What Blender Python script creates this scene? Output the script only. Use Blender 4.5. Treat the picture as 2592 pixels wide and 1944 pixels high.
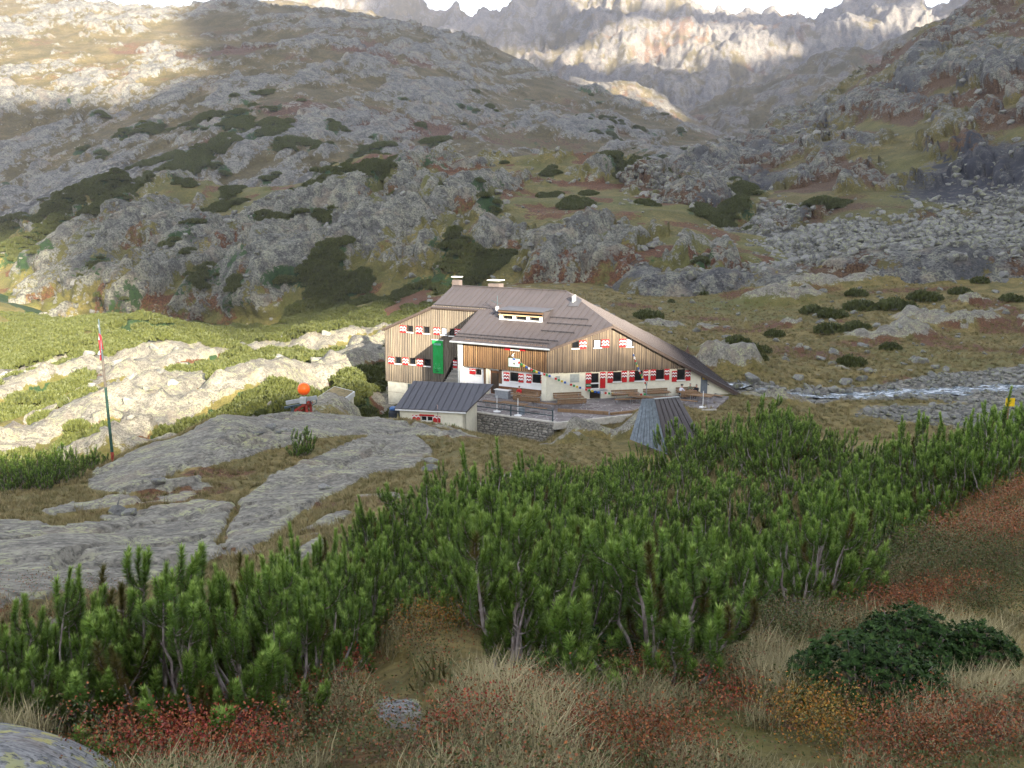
import bpy, bmesh, math, random
import numpy as np
from mathutils import Vector, Matrix

for _o in list(bpy.data.objects):
    bpy.data.objects.remove(_o)
SC = bpy.context.scene
COL = SC.collection

# ------------------------------------------------------------------ camera
F_PX = 2338.0                      # focal length in pixels of a 2592 px wide picture
PITCH = math.radians(10.9)
cam_data = bpy.data.cameras.new('camera')
cam_data.sensor_width = 36.0
cam_data.lens = F_PX / 2592.0 * 36.0
cam_data.clip_start = 0.1
cam_data.clip_end = 20000.0
cam = bpy.data.objects.new('camera', cam_data)
COL.objects.link(cam)
cam.location = (0, 0, 0)
cam.rotation_euler = (math.pi / 2 - PITCH, 0, 0)
SC.camera = cam

# ------------------------------------------------------------------ sky, sun, exposure
SUN_H = np.array([0.455, -0.890]); SUN_H = SUN_H / np.hypot(*SUN_H)
SUN_EL = math.radians(17.4)
SUN_TAN = math.tan(SUN_EL)
world = bpy.data.worlds.new('World'); SC.world = world; world.use_nodes = True
wn = world.node_tree.nodes; wl = world.node_tree.links
sky_tex = wn.new('ShaderNodeTexSky'); sky_tex.sky_type = 'NISHITA'; sky_tex.sun_disc = False
sky_tex.sun_elevation = SUN_EL
sky_tex.sun_rotation = math.atan2(SUN_H[0], SUN_H[1])
sky_tex.altitude = 2000; sky_tex.air_density = 1.0; sky_tex.dust_density = 2.5; sky_tex.ozone_density = 1.0
hsv = wn.new('ShaderNodeHueSaturation'); hsv.inputs['Saturation'].default_value = 0.36   # bright thin cloud veils the blue
wl.new(sky_tex.outputs[0], hsv.inputs['Color']); wl.new(hsv.outputs[0], wn['Background'].inputs[0])
wn['Background'].inputs[1].default_value = 0.10
sun_data = bpy.data.lights.new('sun', 'SUN')
sun_data.energy = 4.4; sun_data.angle = math.radians(0.6); sun_data.color = (1.0, 0.90, 0.74)
sun = bpy.data.objects.new('sun', sun_data); COL.objects.link(sun)
sun.rotation_euler = Vector((SUN_H[0], SUN_H[1], SUN_TAN)).to_track_quat('Z', 'Y').to_euler()
vs = SC.view_settings
vs.view_transform = 'Standard'; vs.look = 'None'; vs.gamma = 1.0; vs.use_curve_mapping = False
vs.exposure = 2.7
SC.render.engine = 'CYCLES'
SC.cycles.use_denoising = True
SC.cycles.use_adaptive_sampling = True; SC.cycles.adaptive_threshold = 0.018
SC.cycles.max_bounces = 4; SC.cycles.diffuse_bounces = 2; SC.cycles.glossy_bounces = 2
SC.cycles.transmission_bounces = 4; SC.cycles.volume_bounces = 0; SC.cycles.transparent_max_bounces = 8
SC.cycles.caustics_reflective = False; SC.cycles.caustics_refractive = False

# ------------------------------------------------------------------ small helpers
RNG = np.random.default_rng(7)
CP, SP = math.cos(PITCH), math.sin(PITCH)

def ray(u, v):
    x = (u - 1296.0) / F_PX; y = -(v - 972.0) / F_PX
    return np.array([x, CP + y * SP, -SP + y * CP])

def P(u, v, y):                    # the place seen at (u, v) that lies y metres ahead
    d = ray(u, v); return d * (y / d[1])

def onz(u, v, z):                  # ... that lies at height z
    d = ray(u, v); return d * (z / d[2])

def onplane(u, v, p0, n):
    d = ray(u, v); return d * (np.dot(p0, n) / np.dot(d, n))

def project(p):
    f = p[..., 1] * CP - p[..., 2] * SP; up = p[..., 1] * SP + p[..., 2] * CP
    f = np.where(f > 0.05, f, np.nan)
    return 1296.0 + F_PX * p[..., 0] / f, 972.0 - F_PX * up / f

def _hash(ix, iy, iz, seed):
    h = (ix.astype(np.uint32) * np.uint32(374761393)) ^ (iy.astype(np.uint32) * np.uint32(668265263)) \
        ^ (iz.astype(np.uint32) * np.uint32(2147483647)) ^ np.uint32((seed * 1274126177) & 0xffffffff)
    h = (h ^ (h >> np.uint32(13))) * np.uint32(1274126177)
    h = (h ^ (h >> np.uint32(15))) * np.uint32(2246822519)
    return ((h ^ (h >> np.uint32(16))) & np.uint32(0xffff)).astype(np.float32) / 65535.0

def vnoise(p, seed=0):             # value noise in 0..1 for an (n, 3) array
    p = np.asarray(p, np.float64); f = np.floor(p); w = (p - f).astype(np.float32); i = f.astype(np.int64)
    w = w * w * w * (w * (w * 6 - 15) + 10)
    x, y, z = i[:, 0], i[:, 1], i[:, 2]; a, b, c = w[:, 0], w[:, 1], w[:, 2]
    def H(dx, dy, dz): return _hash(x + dx, y + dy, z + dz, seed)
    x00 = H(0,0,0) * (1-a) + H(1,0,0) * a; x10 = H(0,1,0) * (1-a) + H(1,1,0) * a
    x01 = H(0,0,1) * (1-a) + H(1,0,1) * a; x11 = H(0,1,1) * (1-a) + H(1,1,1) * a
    return (x00 * (1-b) + x10 * b) * (1-c) + (x01 * (1-b) + x11 * b) * c

def fbm(p, octaves=4, seed=0, gain=0.5):
    s = 0.0; a = 1.0; t = 0.0; q = np.array(p, np.float64)
    for o in range(octaves):
        s = s + a * vnoise(q, seed + o * 17); t += a; a *= gain; q = q * 2.03 + 11.3
    return s / t

def ridged(p, octaves=4, seed=0, gain=0.55):
    s = 0.0; a = 1.0; t = 0.0; q = np.array(p, np.float64)
    for o in range(octaves):
        s = s + a * (1 - np.abs(2 * vnoise(q, seed + o * 17) - 1)); t += a; a *= gain; q = q * 2.05 + 7.1
    return s / t

def sstep(a, b, x):
    t = np.clip((x - a) / (b - a), 0, 1); return t * t * (3 - 2 * t)

def inpoly(x, y, poly):
    c = np.zeros(np.shape(x), bool); n = len(poly); j = n - 1
    for i in range(n):
        xi, yi = poly[i]; xj, yj = poly[j]
        if yi != yj:
            c ^= ((yi > y) != (yj > y)) & (x < (xj - xi) * (y - yi) / (yj - yi) + xi)
        j = i
    return c

def mesh_np(name, verts, faces, mat=None, smooth=False):
    """verts (n,3); faces (m,3) or (m,4) array, or list of arrays of these"""
    me = bpy.data.meshes.new(name)
    fl = faces if isinstance(faces, list) else [faces]
    fl = [np.asarray(f, np.int32) for f in fl if len(f)]
    verts = np.asarray(verts, np.float32)
    nl = sum(f.size for f in fl); nf = sum(len(f) for f in fl)
    me.vertices.add(len(verts)); me.vertices.foreach_set('co', verts.ravel())
    me.loops.add(nl); me.polygons.add(nf)
    me.loops.foreach_set('vertex_index', np.concatenate([f.ravel() for f in fl]))
    tot = np.concatenate([np.full(len(f), f.shape[1], np.int32) for f in fl])
    st = np.concatenate([[0], np.cumsum(tot)[:-1]]).astype(np.int32)
    me.polygons.foreach_set('loop_start', st)
    me.update(calc_edges=True); me.validate()
    if smooth:
        me.polygons.foreach_set('use_smooth', np.ones(nf, bool))
    if mat is not None:
        me.materials.append(mat)
    return me

def vattr(me, name, rgba):
    at = me.color_attributes.new(name, 'FLOAT_COLOR', 'POINT')
    at.data.foreach_set('color', np.asarray(rgba, np.float32).ravel())

def link(name, me, parent=None, loc=None):
    o = bpy.data.objects.new(name, me); COL.objects.link(o)
    if parent is not None: o.parent = parent
    if loc is not None: o.location = loc
    return o

def tag(o, label=None, cat=None, group=None, kind=None):
    if label: o['label'] = label
    if cat: o['category'] = cat
    if group: o['group'] = group
    if kind: o['kind'] = kind
    return o

def thing(name, label, cat, loc=(0, 0, 0), rz=0.0, group=None):
    o = bpy.data.objects.new(name, None); COL.objects.link(o)
    o.empty_display_size = 0.2
    o.location = loc; o.rotation_euler = (0, 0, rz)
    return tag(o, label, cat, group)

def copy_tree(o, parent=None):
    c = o.copy(); COL.objects.link(c)
    if parent is not None: c.parent = parent
    for ch in list(o.children):
        copy_tree(ch, c)
    return c

class MB:                          # collects simple solids into one mesh
    def __init__(self): self.v = []; self.f = []
    def add(self, vs, fs):
        b = len(self.v); self.v += [tuple(map(float, p)) for p in vs]; self.f += [tuple(b + i for i in f) for f in fs]; return self
    def box(self, c, s, R=None, taper=1.0):
        hx, hy, hz = s[0] / 2, s[1] / 2, s[2] / 2
        pts = [Vector((x * hx * (taper if z > 0 else 1), y * hy * (taper if z > 0 else 1), z * hz)) for z in (-1, 1) for y in (-1, 1) for x in (-1, 1)]
        if R is not None: pts = [R @ p for p in pts]
        c = Vector(c)
        return self.add([c + p for p in pts], [(0,2,3,1),(4,5,7,6),(0,1,5,4),(2,6,7,3),(0,4,6,2),(1,3,7,5)])
    def bar(self, a, b, w, h=None):   # box bar between two points
        a, b = Vector(a), Vector(b); d = b - a; L = d.length
        if L < 1e-6: return self
        R = d.to_track_quat('X', 'Z').to_matrix()
        return self.box((a + b) / 2, (L, w, h or w), R)
    def prism(self, poly, off):       # poly: list of 3d points, extruded along off
        n = len(poly); off = Vector(off); a = [Vector(p) for p in poly]
        fs = [tuple(range(n)), tuple(range(2 * n - 1, n - 1, -1))]
        fs += [(i, i + n, (i + 1) % n + n, (i + 1) % n) for i in range(n)]
        return self.add(a + [p + off for p in a], fs)
    def tube(self, pts, r, n=8, cap=True):
        pts = [Vector(p) for p in pts]; rs = r if isinstance(r, (list, tuple, np.ndarray)) else [r] * len(pts)
        vs = []; fs = []
        for i, p in enumerate(pts):
            d = (pts[min(i + 1, len(pts) - 1)] - pts[max(i - 1, 0)]).normalized()
            q = d.to_track_quat('Z', 'Y')
            for k in range(n):
                a = 2 * math.pi * k / n
                vs.append(p + q @ Vector((math.cos(a) * rs[i], math.sin(a) * rs[i], 0)))
        for i in range(len(pts) - 1):
            for k in range(n):
                fs.append((i*n+k, i*n+(k+1) % n, (i+1)*n+(k+1) % n, (i+1)*n+k))
        if cap:
            fs.append(tuple(range(n - 1, -1, -1))); fs.append(tuple((len(pts)-1)*n + k for k in range(n)))
        return self.add(vs, fs)
    def build(self, name, mat, parent=None, loc=None, smooth=False, bevel=0.0):
        me = bpy.data.meshes.new(name); me.from_pydata(self.v, [], self.f)
        bm = bmesh.new(); bm.from_mesh(me); bmesh.ops.recalc_face_normals(bm, faces=bm.faces)
        if bevel: bmesh.ops.bevel(bm, geom=list(bm.edges), offset=bevel, segments=1, affect='EDGES', profile=0.5)
        bm.to_mesh(me); bm.free()
        if smooth: me.polygons.foreach_set('use_smooth', np.ones(len(me.polygons), bool))
        if mat is not None: me.materials.append(mat)
        return link(name, me, parent, loc)

# ------------------------------------------------------------------ node helpers
class NT:
    def __init__(self, name):
        self.m = bpy.data.materials.new(name); self.m.use_nodes = True
        self.t = self.m.node_tree; self.n = self.t.nodes; self.b = self.n['Principled BSDF']
        self.b.inputs['Specular IOR Level'].default_value = 0.25
    def node(self, typ, **kw):
        nd = self.n.new(typ)
        for k, v in kw.items(): setattr(nd, k, v)
        return nd
    def put(self, sock, v):
        if isinstance(v, bpy.types.NodeSocket): self.t.links.new(v, sock)
        elif isinstance(v, (tuple, list)) and len(v) == 3 and sock.type == 'RGBA': sock.default_value = (*v, 1)
        else: sock.default_value = v
    def coord(self, which='Object'): return self.node('ShaderNodeTexCoord').outputs[which]
    def geom(self, which='Position'): return self.node('ShaderNodeNewGeometry').outputs[which]
    def mapping(self, vec, scale=(1,1,1), rot=(0,0,0), loc=(0,0,0)):
        m = self.node('ShaderNodeMapping'); self.put(m.inputs['Vector'], vec)
        m.inputs['Scale'].default_value = scale; m.inputs['Rotation'].default_value = rot; m.inputs['Location'].default_value = loc
        return m.outputs[0]
    def noise(self, vec, scale=1.0, detail=4.0, rough=0.55, dist=0.0, out=0):
        k = self.node('ShaderNodeTexNoise'); self.put(k.inputs['Vector'], vec); k.inputs['Scale'].default_value = scale
        k.inputs['Detail'].default_value = detail; k.inputs['Roughness'].default_value = rough; k.inputs['Distortion'].default_value = dist
        return k.outputs[out]
    def voro(self, vec, scale=1.0, feature='F1', out='Distance', rand=1.0):
        k = self.node('ShaderNodeTexVoronoi', feature=feature); self.put(k.inputs['Vector'], vec); k.inputs['Scale'].default_value = scale
        k.inputs['Randomness'].default_value = rand
        return k.outputs[out]
    def math(self, op, a, b=None, clamp=False):
        k = self.node('ShaderNodeMath', operation=op, use_clamp=clamp); self.put(k.inputs[0], a)
        if b is not None: self.put(k.inputs[1], b)
        return k.outputs[0]
    def rng(self, v, a, b, c=0.0, d=1.0, smooth=True):
        k = self.node('ShaderNodeMapRange', interpolation_type='SMOOTHSTEP' if smooth else 'LINEAR'); self.put(k.inputs[0], v)
        for i, x in enumerate((a, b, c, d)): self.put(k.inputs[i + 1], x)
        return k.outputs[0]
    def mix(self, f, a, b, blend='MIX'):
        k = self.node('ShaderNodeMix', data_type='RGBA', blend_type=blend); self.put(k.inputs[0], f); self.put(k.inputs[6], a); self.put(k.inputs[7], b)
        return k.outputs[2]
    def ramp(self, f, stops, interp='LINEAR'):
        k = self.node('ShaderNodeValToRGB'); self.put(k.inputs[0], f); cr = k.color_ramp; cr.interpolation = interp
        while len(cr.elements) < len(stops): cr.elements.new(0.5)
        for e, (p, c) in zip(cr.elements, stops): e.position = p; e.color = (*c, 1)
        return k.outputs[0]
    def attr(self, name, out='Color'):
        k = self.node('ShaderNodeAttribute', attribute_name=name); return k.outputs[out]
    def sep(self, c):
        k = self.node('ShaderNodeSeparateColor'); self.put(k.inputs[0], c); return k.outputs
    def bump(self, h, strength=0.5, dist=0.1, normal=None):
        k = self.node('ShaderNodeBump'); k.inputs['Strength'].default_value = strength; k.inputs['Distance'].default_value = dist
        self.put(k.inputs['Height'], h)
        if normal is not None: self.put(k.inputs['Normal'], normal)
        return k.outputs[0]
    def rand(self): return self.node('ShaderNodeObjectInfo').outputs['Random']
    def out(self, color=None, rough=None, normal=None, **kw):
        if color is not None: self.put(self.b.inputs['Base Color'], color)
        if rough is not None: self.put(self.b.inputs['Roughness'], rough)
        if normal is not None: self.put(self.b.inputs['Normal'], normal)
        for k, v in kw.items(): self.put(self.b.inputs[k.replace('_', ' ')], v)
        return self.m

def paint(name, col, rough=0.6, var=0.12, scale=6.0, metal=0.0, bump=0.0):
    """plain coat with uneven tone"""
    k = NT(name); c = k.coord(); n = k.noise(c, scale, 5, 0.6)
    d = tuple(x * (1 - var) for x in col); e = tuple(min(1, x * (1 + var)) for x in col)
    k.out(k.mix(k.rng(n, 0.3, 0.7), d, e), rough, Metallic=metal)
    if bump: k.out(normal=k.bump(k.noise(c, scale * 4, 3), bump, 0.02))
    return k.m
# ================================================================== terrain materials
def terrain_mat(name, s, bump_d, rock=(0.30, 0.30, 0.28), rock_d=(0.14, 0.145, 0.15), grass=((0.125, 0.115, 0.030), (0.27, 0.205, 0.066)),
                heath=((0.085, 0.034, 0.018), (0.145, 0.068, 0.030)), pine=((0.014, 0.034, 0.012), (0.032, 0.062, 0.018)), strat=0.6, lichen=0.25, edge=0.55, flat=False, stones=False):
    """s: size in metres of the finest grain worth drawing. cov = rock, pine, heath; cov2 = gravel, wet streaks, green grass"""
    rock = (rock[0] * 1.02, rock[1], rock[2] * .93); rock_d = (rock_d[0] * 1.03, rock_d[1], rock_d[2] * .93)
    k = NT(name); c = k.geom('Position')
    cov = k.sep(k.attr('cov')); cov2 = k.sep(k.attr('cov2'))
    cs = k.mapping(c, scale=(1, 1, 0.42), rot=(0, math.radians(-38), 0))
    n_f = k.noise(c, 0.40 / s, 3, 0.62); n_m = k.noise(c, 0.06 / s, 3, 0.6); n_s = k.noise(c if flat else cs, 0.15 / s, 4, 0.62, 0.0 if flat else 0.3)
    n_x = k.noise(c, (6.0 if flat else 0.9 / s), 4, 0.7)
    # rock: grey with pale and dark patches
    rc = k.mix(k.rng(n_s, 0.36, 0.66), rock_d, rock)
    rc = k.mix(k.rng(n_f, 0.40, 0.72, 0, 0.55), rc, tuple(min(1, x * 1.38) for x in rock))
    rc = k.mix(k.rng(n_x, 0.36, 0.52, 0.75, 0.0), rc, tuple(x * 0.45 for x in rock_d)); rc = k.mix(k.rng(n_x, 0.56, 0.68, 0.0, 0.6), rc, tuple(min(1, x * 1.6) for x in rock))
    lic = k.math('MULTIPLY', k.rng(n_s, 0.46, 0.58), k.rng(n_x, 0.48, 0.56))
    rc = k.mix(k.math('MULTIPLY', k.math('MULTIPLY', lic, k.rng(n_m, 0.38, 0.6)), lichen), rc, (0.34, 0.36, 0.15))
    rc = k.mix(k.rng(n_m, 0.52, 0.70, 0, 0.35), rc, (0.26, 0.20, 0.14))
    rc = k.mix(k.rng(n_f, 0.30, 0.40, 0.5, 0.0), rc, (0.07, 0.07, 0.065))
    rc = k.mix(k.math('MULTIPLY', cov2[1], k.rng(n_s, 0.36, 0.56)), rc, (0.030, 0.031, 0.038))
    # turf, heath and dwarf pine
    gc = k.mix(k.rng(n_m, 0.32, 0.68), grass[0], grass[1])
    gc = k.mix(k.rng(n_f, 0.35, 0.75, 0, 0.6), gc, tuple(x * 0.55 for x in grass[0]))
    gc = k.mix(k.math('MULTIPLY', cov2[2], 0.75), gc, (0.095, 0.104, 0.028))
    gc = k.mix(k.rng(n_x, 0.38, 0.58, 0.5, 0.0), gc, tuple(x * 0.45 for x in grass[0]))
    hc = k.mix(k.rng(n_x, 0.38, 0.62), tuple(x * .6 for x in heath[0]), heath[1])
    pc = k.mix(k.rng(n_f, 0.36, 0.66), pine[0], pine[1])
    jit = k.math('ADD', k.math('MULTIPLY', k.math('SUBTRACT', n_f, 0.5), 0.75), k.math('MULTIPLY', k.math('SUBTRACT', n_m, 0.5), 0.9))
    jit = k.math('ADD', k.math('MULTIPLY', jit, edge * 1.6), k.math('MULTIPLY', k.math('SUBTRACT', n_x, 0.5), 0.5 * edge))
    jr = k.math('ADD', jit, k.math('MULTIPLY', k.math('SUBTRACT', n_s, 0.5), strat * 1.8))
    col = k.mix(k.rng(k.math('ADD', cov[2], jit), 0.40, 0.66), gc, hc)
    rmask = k.rng(k.math('ADD', cov[0], jr), 0.46, 0.56)
    col = k.mix(rmask, col, rc)
    pmask = k.rng(k.math('ADD', cov[1], jit), 0.46, 0.55)
    col = k.mix(pmask, col, pc)
    h = k.math('ADD', k.math('MULTIPLY', n_s, 0.9), k.math('ADD', k.math('MULTIPLY', n_f, 0.6), k.math('MULTIPLY', n_x, 0.35)))
    if stones:                               # gravel, scree
        ge = k.voro(c, 0.30 / s, 'F1'); gmask = k.rng(k.math('ADD', cov2[0], jit), 0.46, 0.58)
        gvc = k.mix(k.rng(n_f, 0.35, 0.65), tuple(x * 0.55 for x in rock), tuple(min(1, x * 1.4) for x in rock))
        gvc = k.mix(k.rng(ge, 0.35, 0.62, 0.0, 0.8), gvc, (0.05, 0.05, 0.05))
        col = k.mix(gmask, col, gvc)
        h = k.math('SUBTRACT', h, k.math('MULTIPLY', gmask, ge))
    return k.out(col, 0.9, k.bump(h, 0.9, bump_d))

# ================================================================== near ground: smooth surface through surveyed points
CTRL = [  # (u, v, metres ahead)
 (1296,1944,3.3),(0,1944,2.9),(2592,1944,3.6),(350,1925,3.5),(700,1880,4.0),(900,1770,4.9),(1000,1650,6.0),(1050,1560,7.2),(450,1860,4.6),(150,1845,4.3),
 (1300,1720,5.5),(1600,1690,6.0),(1900,1560,7.4),(2100,1650,6.2),(2300,1500,8.2),(2592,1600,6.8),(2592,1300,11.5),(2300,1390,10.0),(2592,1250,13.0),(1700,1850,4.3),(2300,1800,4.8),
 (0,1500,14),(150,1400,20),(0,1350,24),(0,1440,18),(300,1400,21),(560,1400,20),(700,1290,28),(600,1250,32),(450,1270,31),(200,1270,32),(60,1290,29),(-200,1350,22),
 (850,1250,31),(1000,1200,37),(1100,1180,40),(1200,1130,47),(900,1120,47),(1040,1100,54),(700,1062,60),(900,1066,64),(600,1080,55),(800,1150,42),(760,1220,34),
 (1000,1063,70),(1090,1078,72),(1180,1098,75),(1260,1112,77),(281,1165,45),(440,1110,48),(520,1078,55),(350,1125,47),(200,1200,42),(100,1215,40),(0,1240,38),
 (1300,1130,50),(1320,1180,40),
 (50,1160,82),(250,1100,82),(100,1000,112),(400,1000,102),(600,1000,96),(740,960,106),(770,1052,75),(860,1045,82),(950,900,132),(900,980,104),(600,900,140),(300,900,142),
 (100,880,160),(300,802,170),(450,832,168),(200,840,165),(0,850,172),(700,850,190),(850,780,225),(950,745,240),(-200,900,170),(-200,1050,105),(-250,1200,60),
 (1700,850,140),(1500,720,210),(1650,760,190),(1900,800,170),(1750,930,112),(2000,980,102),(2300,1000,98),(2592,985,100),(2592,1062,86),(2300,1050,88),(2300,900,125),
 (2500,830,145),(2200,760,175),(2592,760,170),(2592,690,195),(2300,700,200),(2000,720,205),(1800,700,225),(2800,1000,96),(2800,750,165),(1900,900,125),
 (1300,1106,80.5),(1390,1106,79),(1480,1090,77),(1600,1060,78),(1850,1010,92),
]
CTRL_W = [  # hidden or off-frame places, in metres
 (0,0,-1.65),(0.0,12,-5.1),(0,18,-6.4),(0,25,-8.2),(-1.6,16,-6.2),(0,34,-11.2),(4,15,-5.9),(7.8,26,-7.0),(12,22,-7.2),(12,34,-11.5),(6,40,-13.5),(12,55,-17.5),(10,66,-18.8),(20,60,-18.5),(30,50,-17),
 (-3.5,9,-4.9),(-2.5,7,-4.1),(-2,12,-5.6),(-5,6,-3.6),(-6,10,-5.4),(-1.2,9,-4.8),(2,9,-4.9),(5,12,-5.6),(-22,62,-19.5),(-32,58,-20.5),(-32,45,-18.5),(-40,30,-17),(-30,20,-11),(-28,40,-14.5),
 (-85,205,-29),(-60,210,-28),(-110,200,-27),(-130,120,-24),(-90,60,-22),(0,120,-19.5),(0,150,-19.5),(10,105,-19.2),(-12,105,-22),(-17,94,-22.5),(-14,100,-24.0),(-22,102,-23.5),(-11,96,-22),(25,95,-19.2),(20,84,-19.2),(10,79,-19.7),(0,83,-21.2),(-4,85,-21.6),(-3,81,-20.9),(3,79.5,-20.9),(-8,84,-21.4),(-12,90,-22.0),(-14,82,-21.0),
 (0,-5,0.8),(8,-6,2.0),(-8,-6,0.5),(0,-30,7),(30,-30,9),(-30,-30,4),(40,0,0),(-40,0,-8),(25,8,-2),(-15,4,-3.0),(15,4,-2.0),(120,-80,20),(0,-150,28),(-120,-80,10),(150,60,-5),(130,120,-14),(-150,0,-15),(0,-280,45),(200,-150,40),(-200,-150,20),(250,0,30),(-250,0,-10),
 (60,230,-14),(-20,250,-20),(-150,240,-18),(150,230,-4),
]
_pts = np.array([P(*c) for c in CTRL] + [np.array(c, float) for c in CTRL_W])
def _lp(x, y):
    r = np.sqrt(x * x + y * y); L = np.log(r + 1.2); s = L / np.maximum(r, 1e-6); return x * s, y * s
_cx, _cy = _lp(_pts[:, 0], _pts[:, 1])
_cq = _pts[:, 2] / (np.hypot(_pts[:, 0], _pts[:, 1]) + 1.2)
def _tps(d2): return 0.5 * d2 * np.log(d2 + 1e-12)
_n = len(_cx)
_A = np.zeros((_n + 3, _n + 3)); _d2 = (_cx[:, None] - _cx[None]) ** 2 + (_cy[:, None] - _cy[None]) ** 2
_A[:_n, :_n] = _tps(_d2) + np.eye(_n) * 2e-3
_A[:_n, _n:] = np.stack([np.ones(_n), _cx, _cy], 1); _A[_n:, :_n] = _A[:_n, _n:].T
_wt = np.linalg.solve(_A, np.concatenate([_cq, [0, 0, 0]]))
TERR = -19.05                       # height of the paved terrace
def base_z(x, y):
    x = np.asarray(x, float); y = np.asarray(y, float); sh = x.shape; x = x.ravel(); y = y.ravel()
    lx, ly = _lp(x, y); q = _wt[_n] + _wt[_n + 1] * lx + _wt[_n + 2] * ly
    for i in range(_n):
        q += _wt[i] * _tps((lx - _cx[i]) ** 2 + (ly - _cy[i]) ** 2)
    return (q * (np.sqrt(x * x + y * y) + 1.2)).reshape(sh)

# polar survey grid, close-meshed where the valley opens ahead
_th = np.radians(np.concatenate([np.arange(-180, -40, 4.0), np.arange(-40, -33, 0.4), np.arange(-33, 33, 0.135), np.arange(33, 40, 0.4), np.arange(40, 180.1, 4.0)]))
_r = np.concatenate([[0.5, 1.0, 1.6], np.exp(np.linspace(math.log(2.2), math.log(300), 430))])
TH, RR = np.meshgrid(_th, _r)
GX, GY = RR * np.sin(TH), RR * np.cos(TH)
GZ = base_z(GX, GY)
GU, GV = project(np.stack([GX, GY, GZ], -1))
_front = np.abs(TH) < math.radians(42)

def at(u, v, ymin=0.0, ymax=1e9):   # ground point seen at (u, v)
    d = (GU - u) ** 2 + (GV - v) ** 2; d = np.where(_front & (GY >= ymin) & (GY <= ymax), d, 1e12); d = np.where(np.isnan(d), 1e12, d)
    k = np.argmin(np.where(d < d.min() + 30, RR, 1e9)) if d.min() < 400 else np.argmin(d)
    i = np.unravel_index(k, d.shape); return np.array([GX[i], GY[i], GZ[i]])

def gpoly(pts, ymin=0, ymax=1e9): return [tuple(at(u, v, ymin, ymax)[:2]) for u, v in pts]
def soft_poly(poly, wob, amp, seed=0, x=None, y=None):
    """0..1 mask of a ground polygon with a wandering outline"""
    x = GX if x is None else x; y = GY if y is None else y
    p = np.stack([x.ravel() / wob, y.ravel() / wob, np.zeros(x.size)], 1)
    dx = (fbm(p, 3, seed) - 0.5).reshape(x.shape) * amp * 2; dy = (fbm(p + 31.7, 3, seed + 5) - 0.5).reshape(x.shape) * amp * 2
    m = np.zeros(x.shape)
    for ox, oy in ((0, 0), (.5, .2), (-.5, -.2), (.2, -.5), (-.2, .5)):
        m += inpoly(x + dx + ox * amp * .5, y + dy + oy * amp * .5, poly)
    return m / 5
def blob(cx, cy, rx, ry, ang=0.0):
    c, s = math.cos(ang), math.sin(ang); X, Y = GX - cx, GY - cy
    return np.exp(-(((X * c + Y * s) / rx) ** 2 + ((-X * s + Y * c) / ry) ** 2))
def pblob(u, v, wu, wv, ymin=0, ymax=1e9, ang=0.0):
    """an oval patch of ground about the place seen at (u, v); wu, wv in metres"""
    p = at(u, v, ymin, ymax); return blob(p[0], p[1], wu, wv, ang)
_flatp = np.stack([GX.ravel(), GY.ravel(), GZ.ravel() * 0], 1)
def gn(scale, octv=4, seed=0, rid=False): return (ridged if rid else fbm)(_flatp * scale, octv, seed).reshape(GX.shape)
def mx(*a):
    r = a[0]
    for b in a[1:]: r = np.maximum(r, b)
    return r

# ---- what covers the ground
rock = np.zeros_like(GX); pine = np.zeros_like(GX); heath = np.zeros_like(GX); gravel = np.zeros_like(GX); wet = np.zeros_like(GX); green = np.zeros_like(GX)
n30, n12, n4, n1 = gn(1/30., 4, 1), gn(1/12., 4, 2), gn(1/4., 4, 3), gn(1/1.2, 3, 4)
slabs = [
 [(540,1400),(560,1350),(630,1252),(715,1192),(835,1138),(950,1102),(1050,1105),(1090,1145),(1040,1180),(960,1200),(880,1230),(800,1285),(720,1330),(690,1370),(640,1400)],
 [(-40,1330),(60,1330),(130,1350),(260,1338),(340,1305),(430,1292),(520,1270),(600,1285),(560,1340),(560,1420),(400,1480),(-60,1560)],
 [(230,1230),(250,1180),(300,1160),(360,1120),(440,1105),(520,1075),(640,1045),(760,1040),(880,1050),(960,1062),(1060,1068),(1180,1100),(1140,1110),(1000,1106),(885,1104),(790,1118),(700,1142),(620,1163),(540,1180),(450,1190),(390,1212),(330,1252)],
 [(120,1300),(180,1275),(300,1262),(370,1268),(330,1285),(240,1290),(150,1305)],
 [(310,1240),(420,1215),(520,1215),(500,1235),(420,1245),(330,1255)],
 [(520,1170),(600,1150),(650,1150),(600,1168),(540,1180)],
 [(770,1335),(830,1300),(890,1290),(870,1310),(800,1345)],
 [(690,1440),(760,1400),(850,1360),(860,1375),(800,1410)],
 [(265,1320),(320,1310),(325,1325),(280,1335)],
]
slab_m = np.zeros_like(GX)
for i, s_ in enumerate(slabs): slab_m = mx(slab_m, soft_poly(gpoly(s_, 12, 80), 2.5, 0.35, i))
slab_m *= (GY > 10)
rock = mx(rock, slab_m)
rock = mx(rock, pblob(1500, 1092, 3.0, 1.6, 66, 82), pblob(1420, 1110, 2.5, 1.5, 66, 82) * .9, pblob(1590, 1085, 2.5, 2.5, 60, 82))
dome_zone = soft_poly([(-28, 12), (-2, 12), (2, 40), (1, 60), (-4, 78), (-20, 66), (-24, 50), (-30, 36)], 6, 1.0, 3)
heath = mx(heath, dome_zone * sstep(0.54, 0.68, n4) * 0.65, pblob(850, 1330, 2.0, 1.2, 15) , pblob(700,1110,2.5,1.2,40)*.8, pblob(560,1195,2,1,30)*.9)
rock = mx(rock, dome_zone * sstep(0.60, 0.68, n4 * .6 + n1 * .4) * 0.7)
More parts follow.
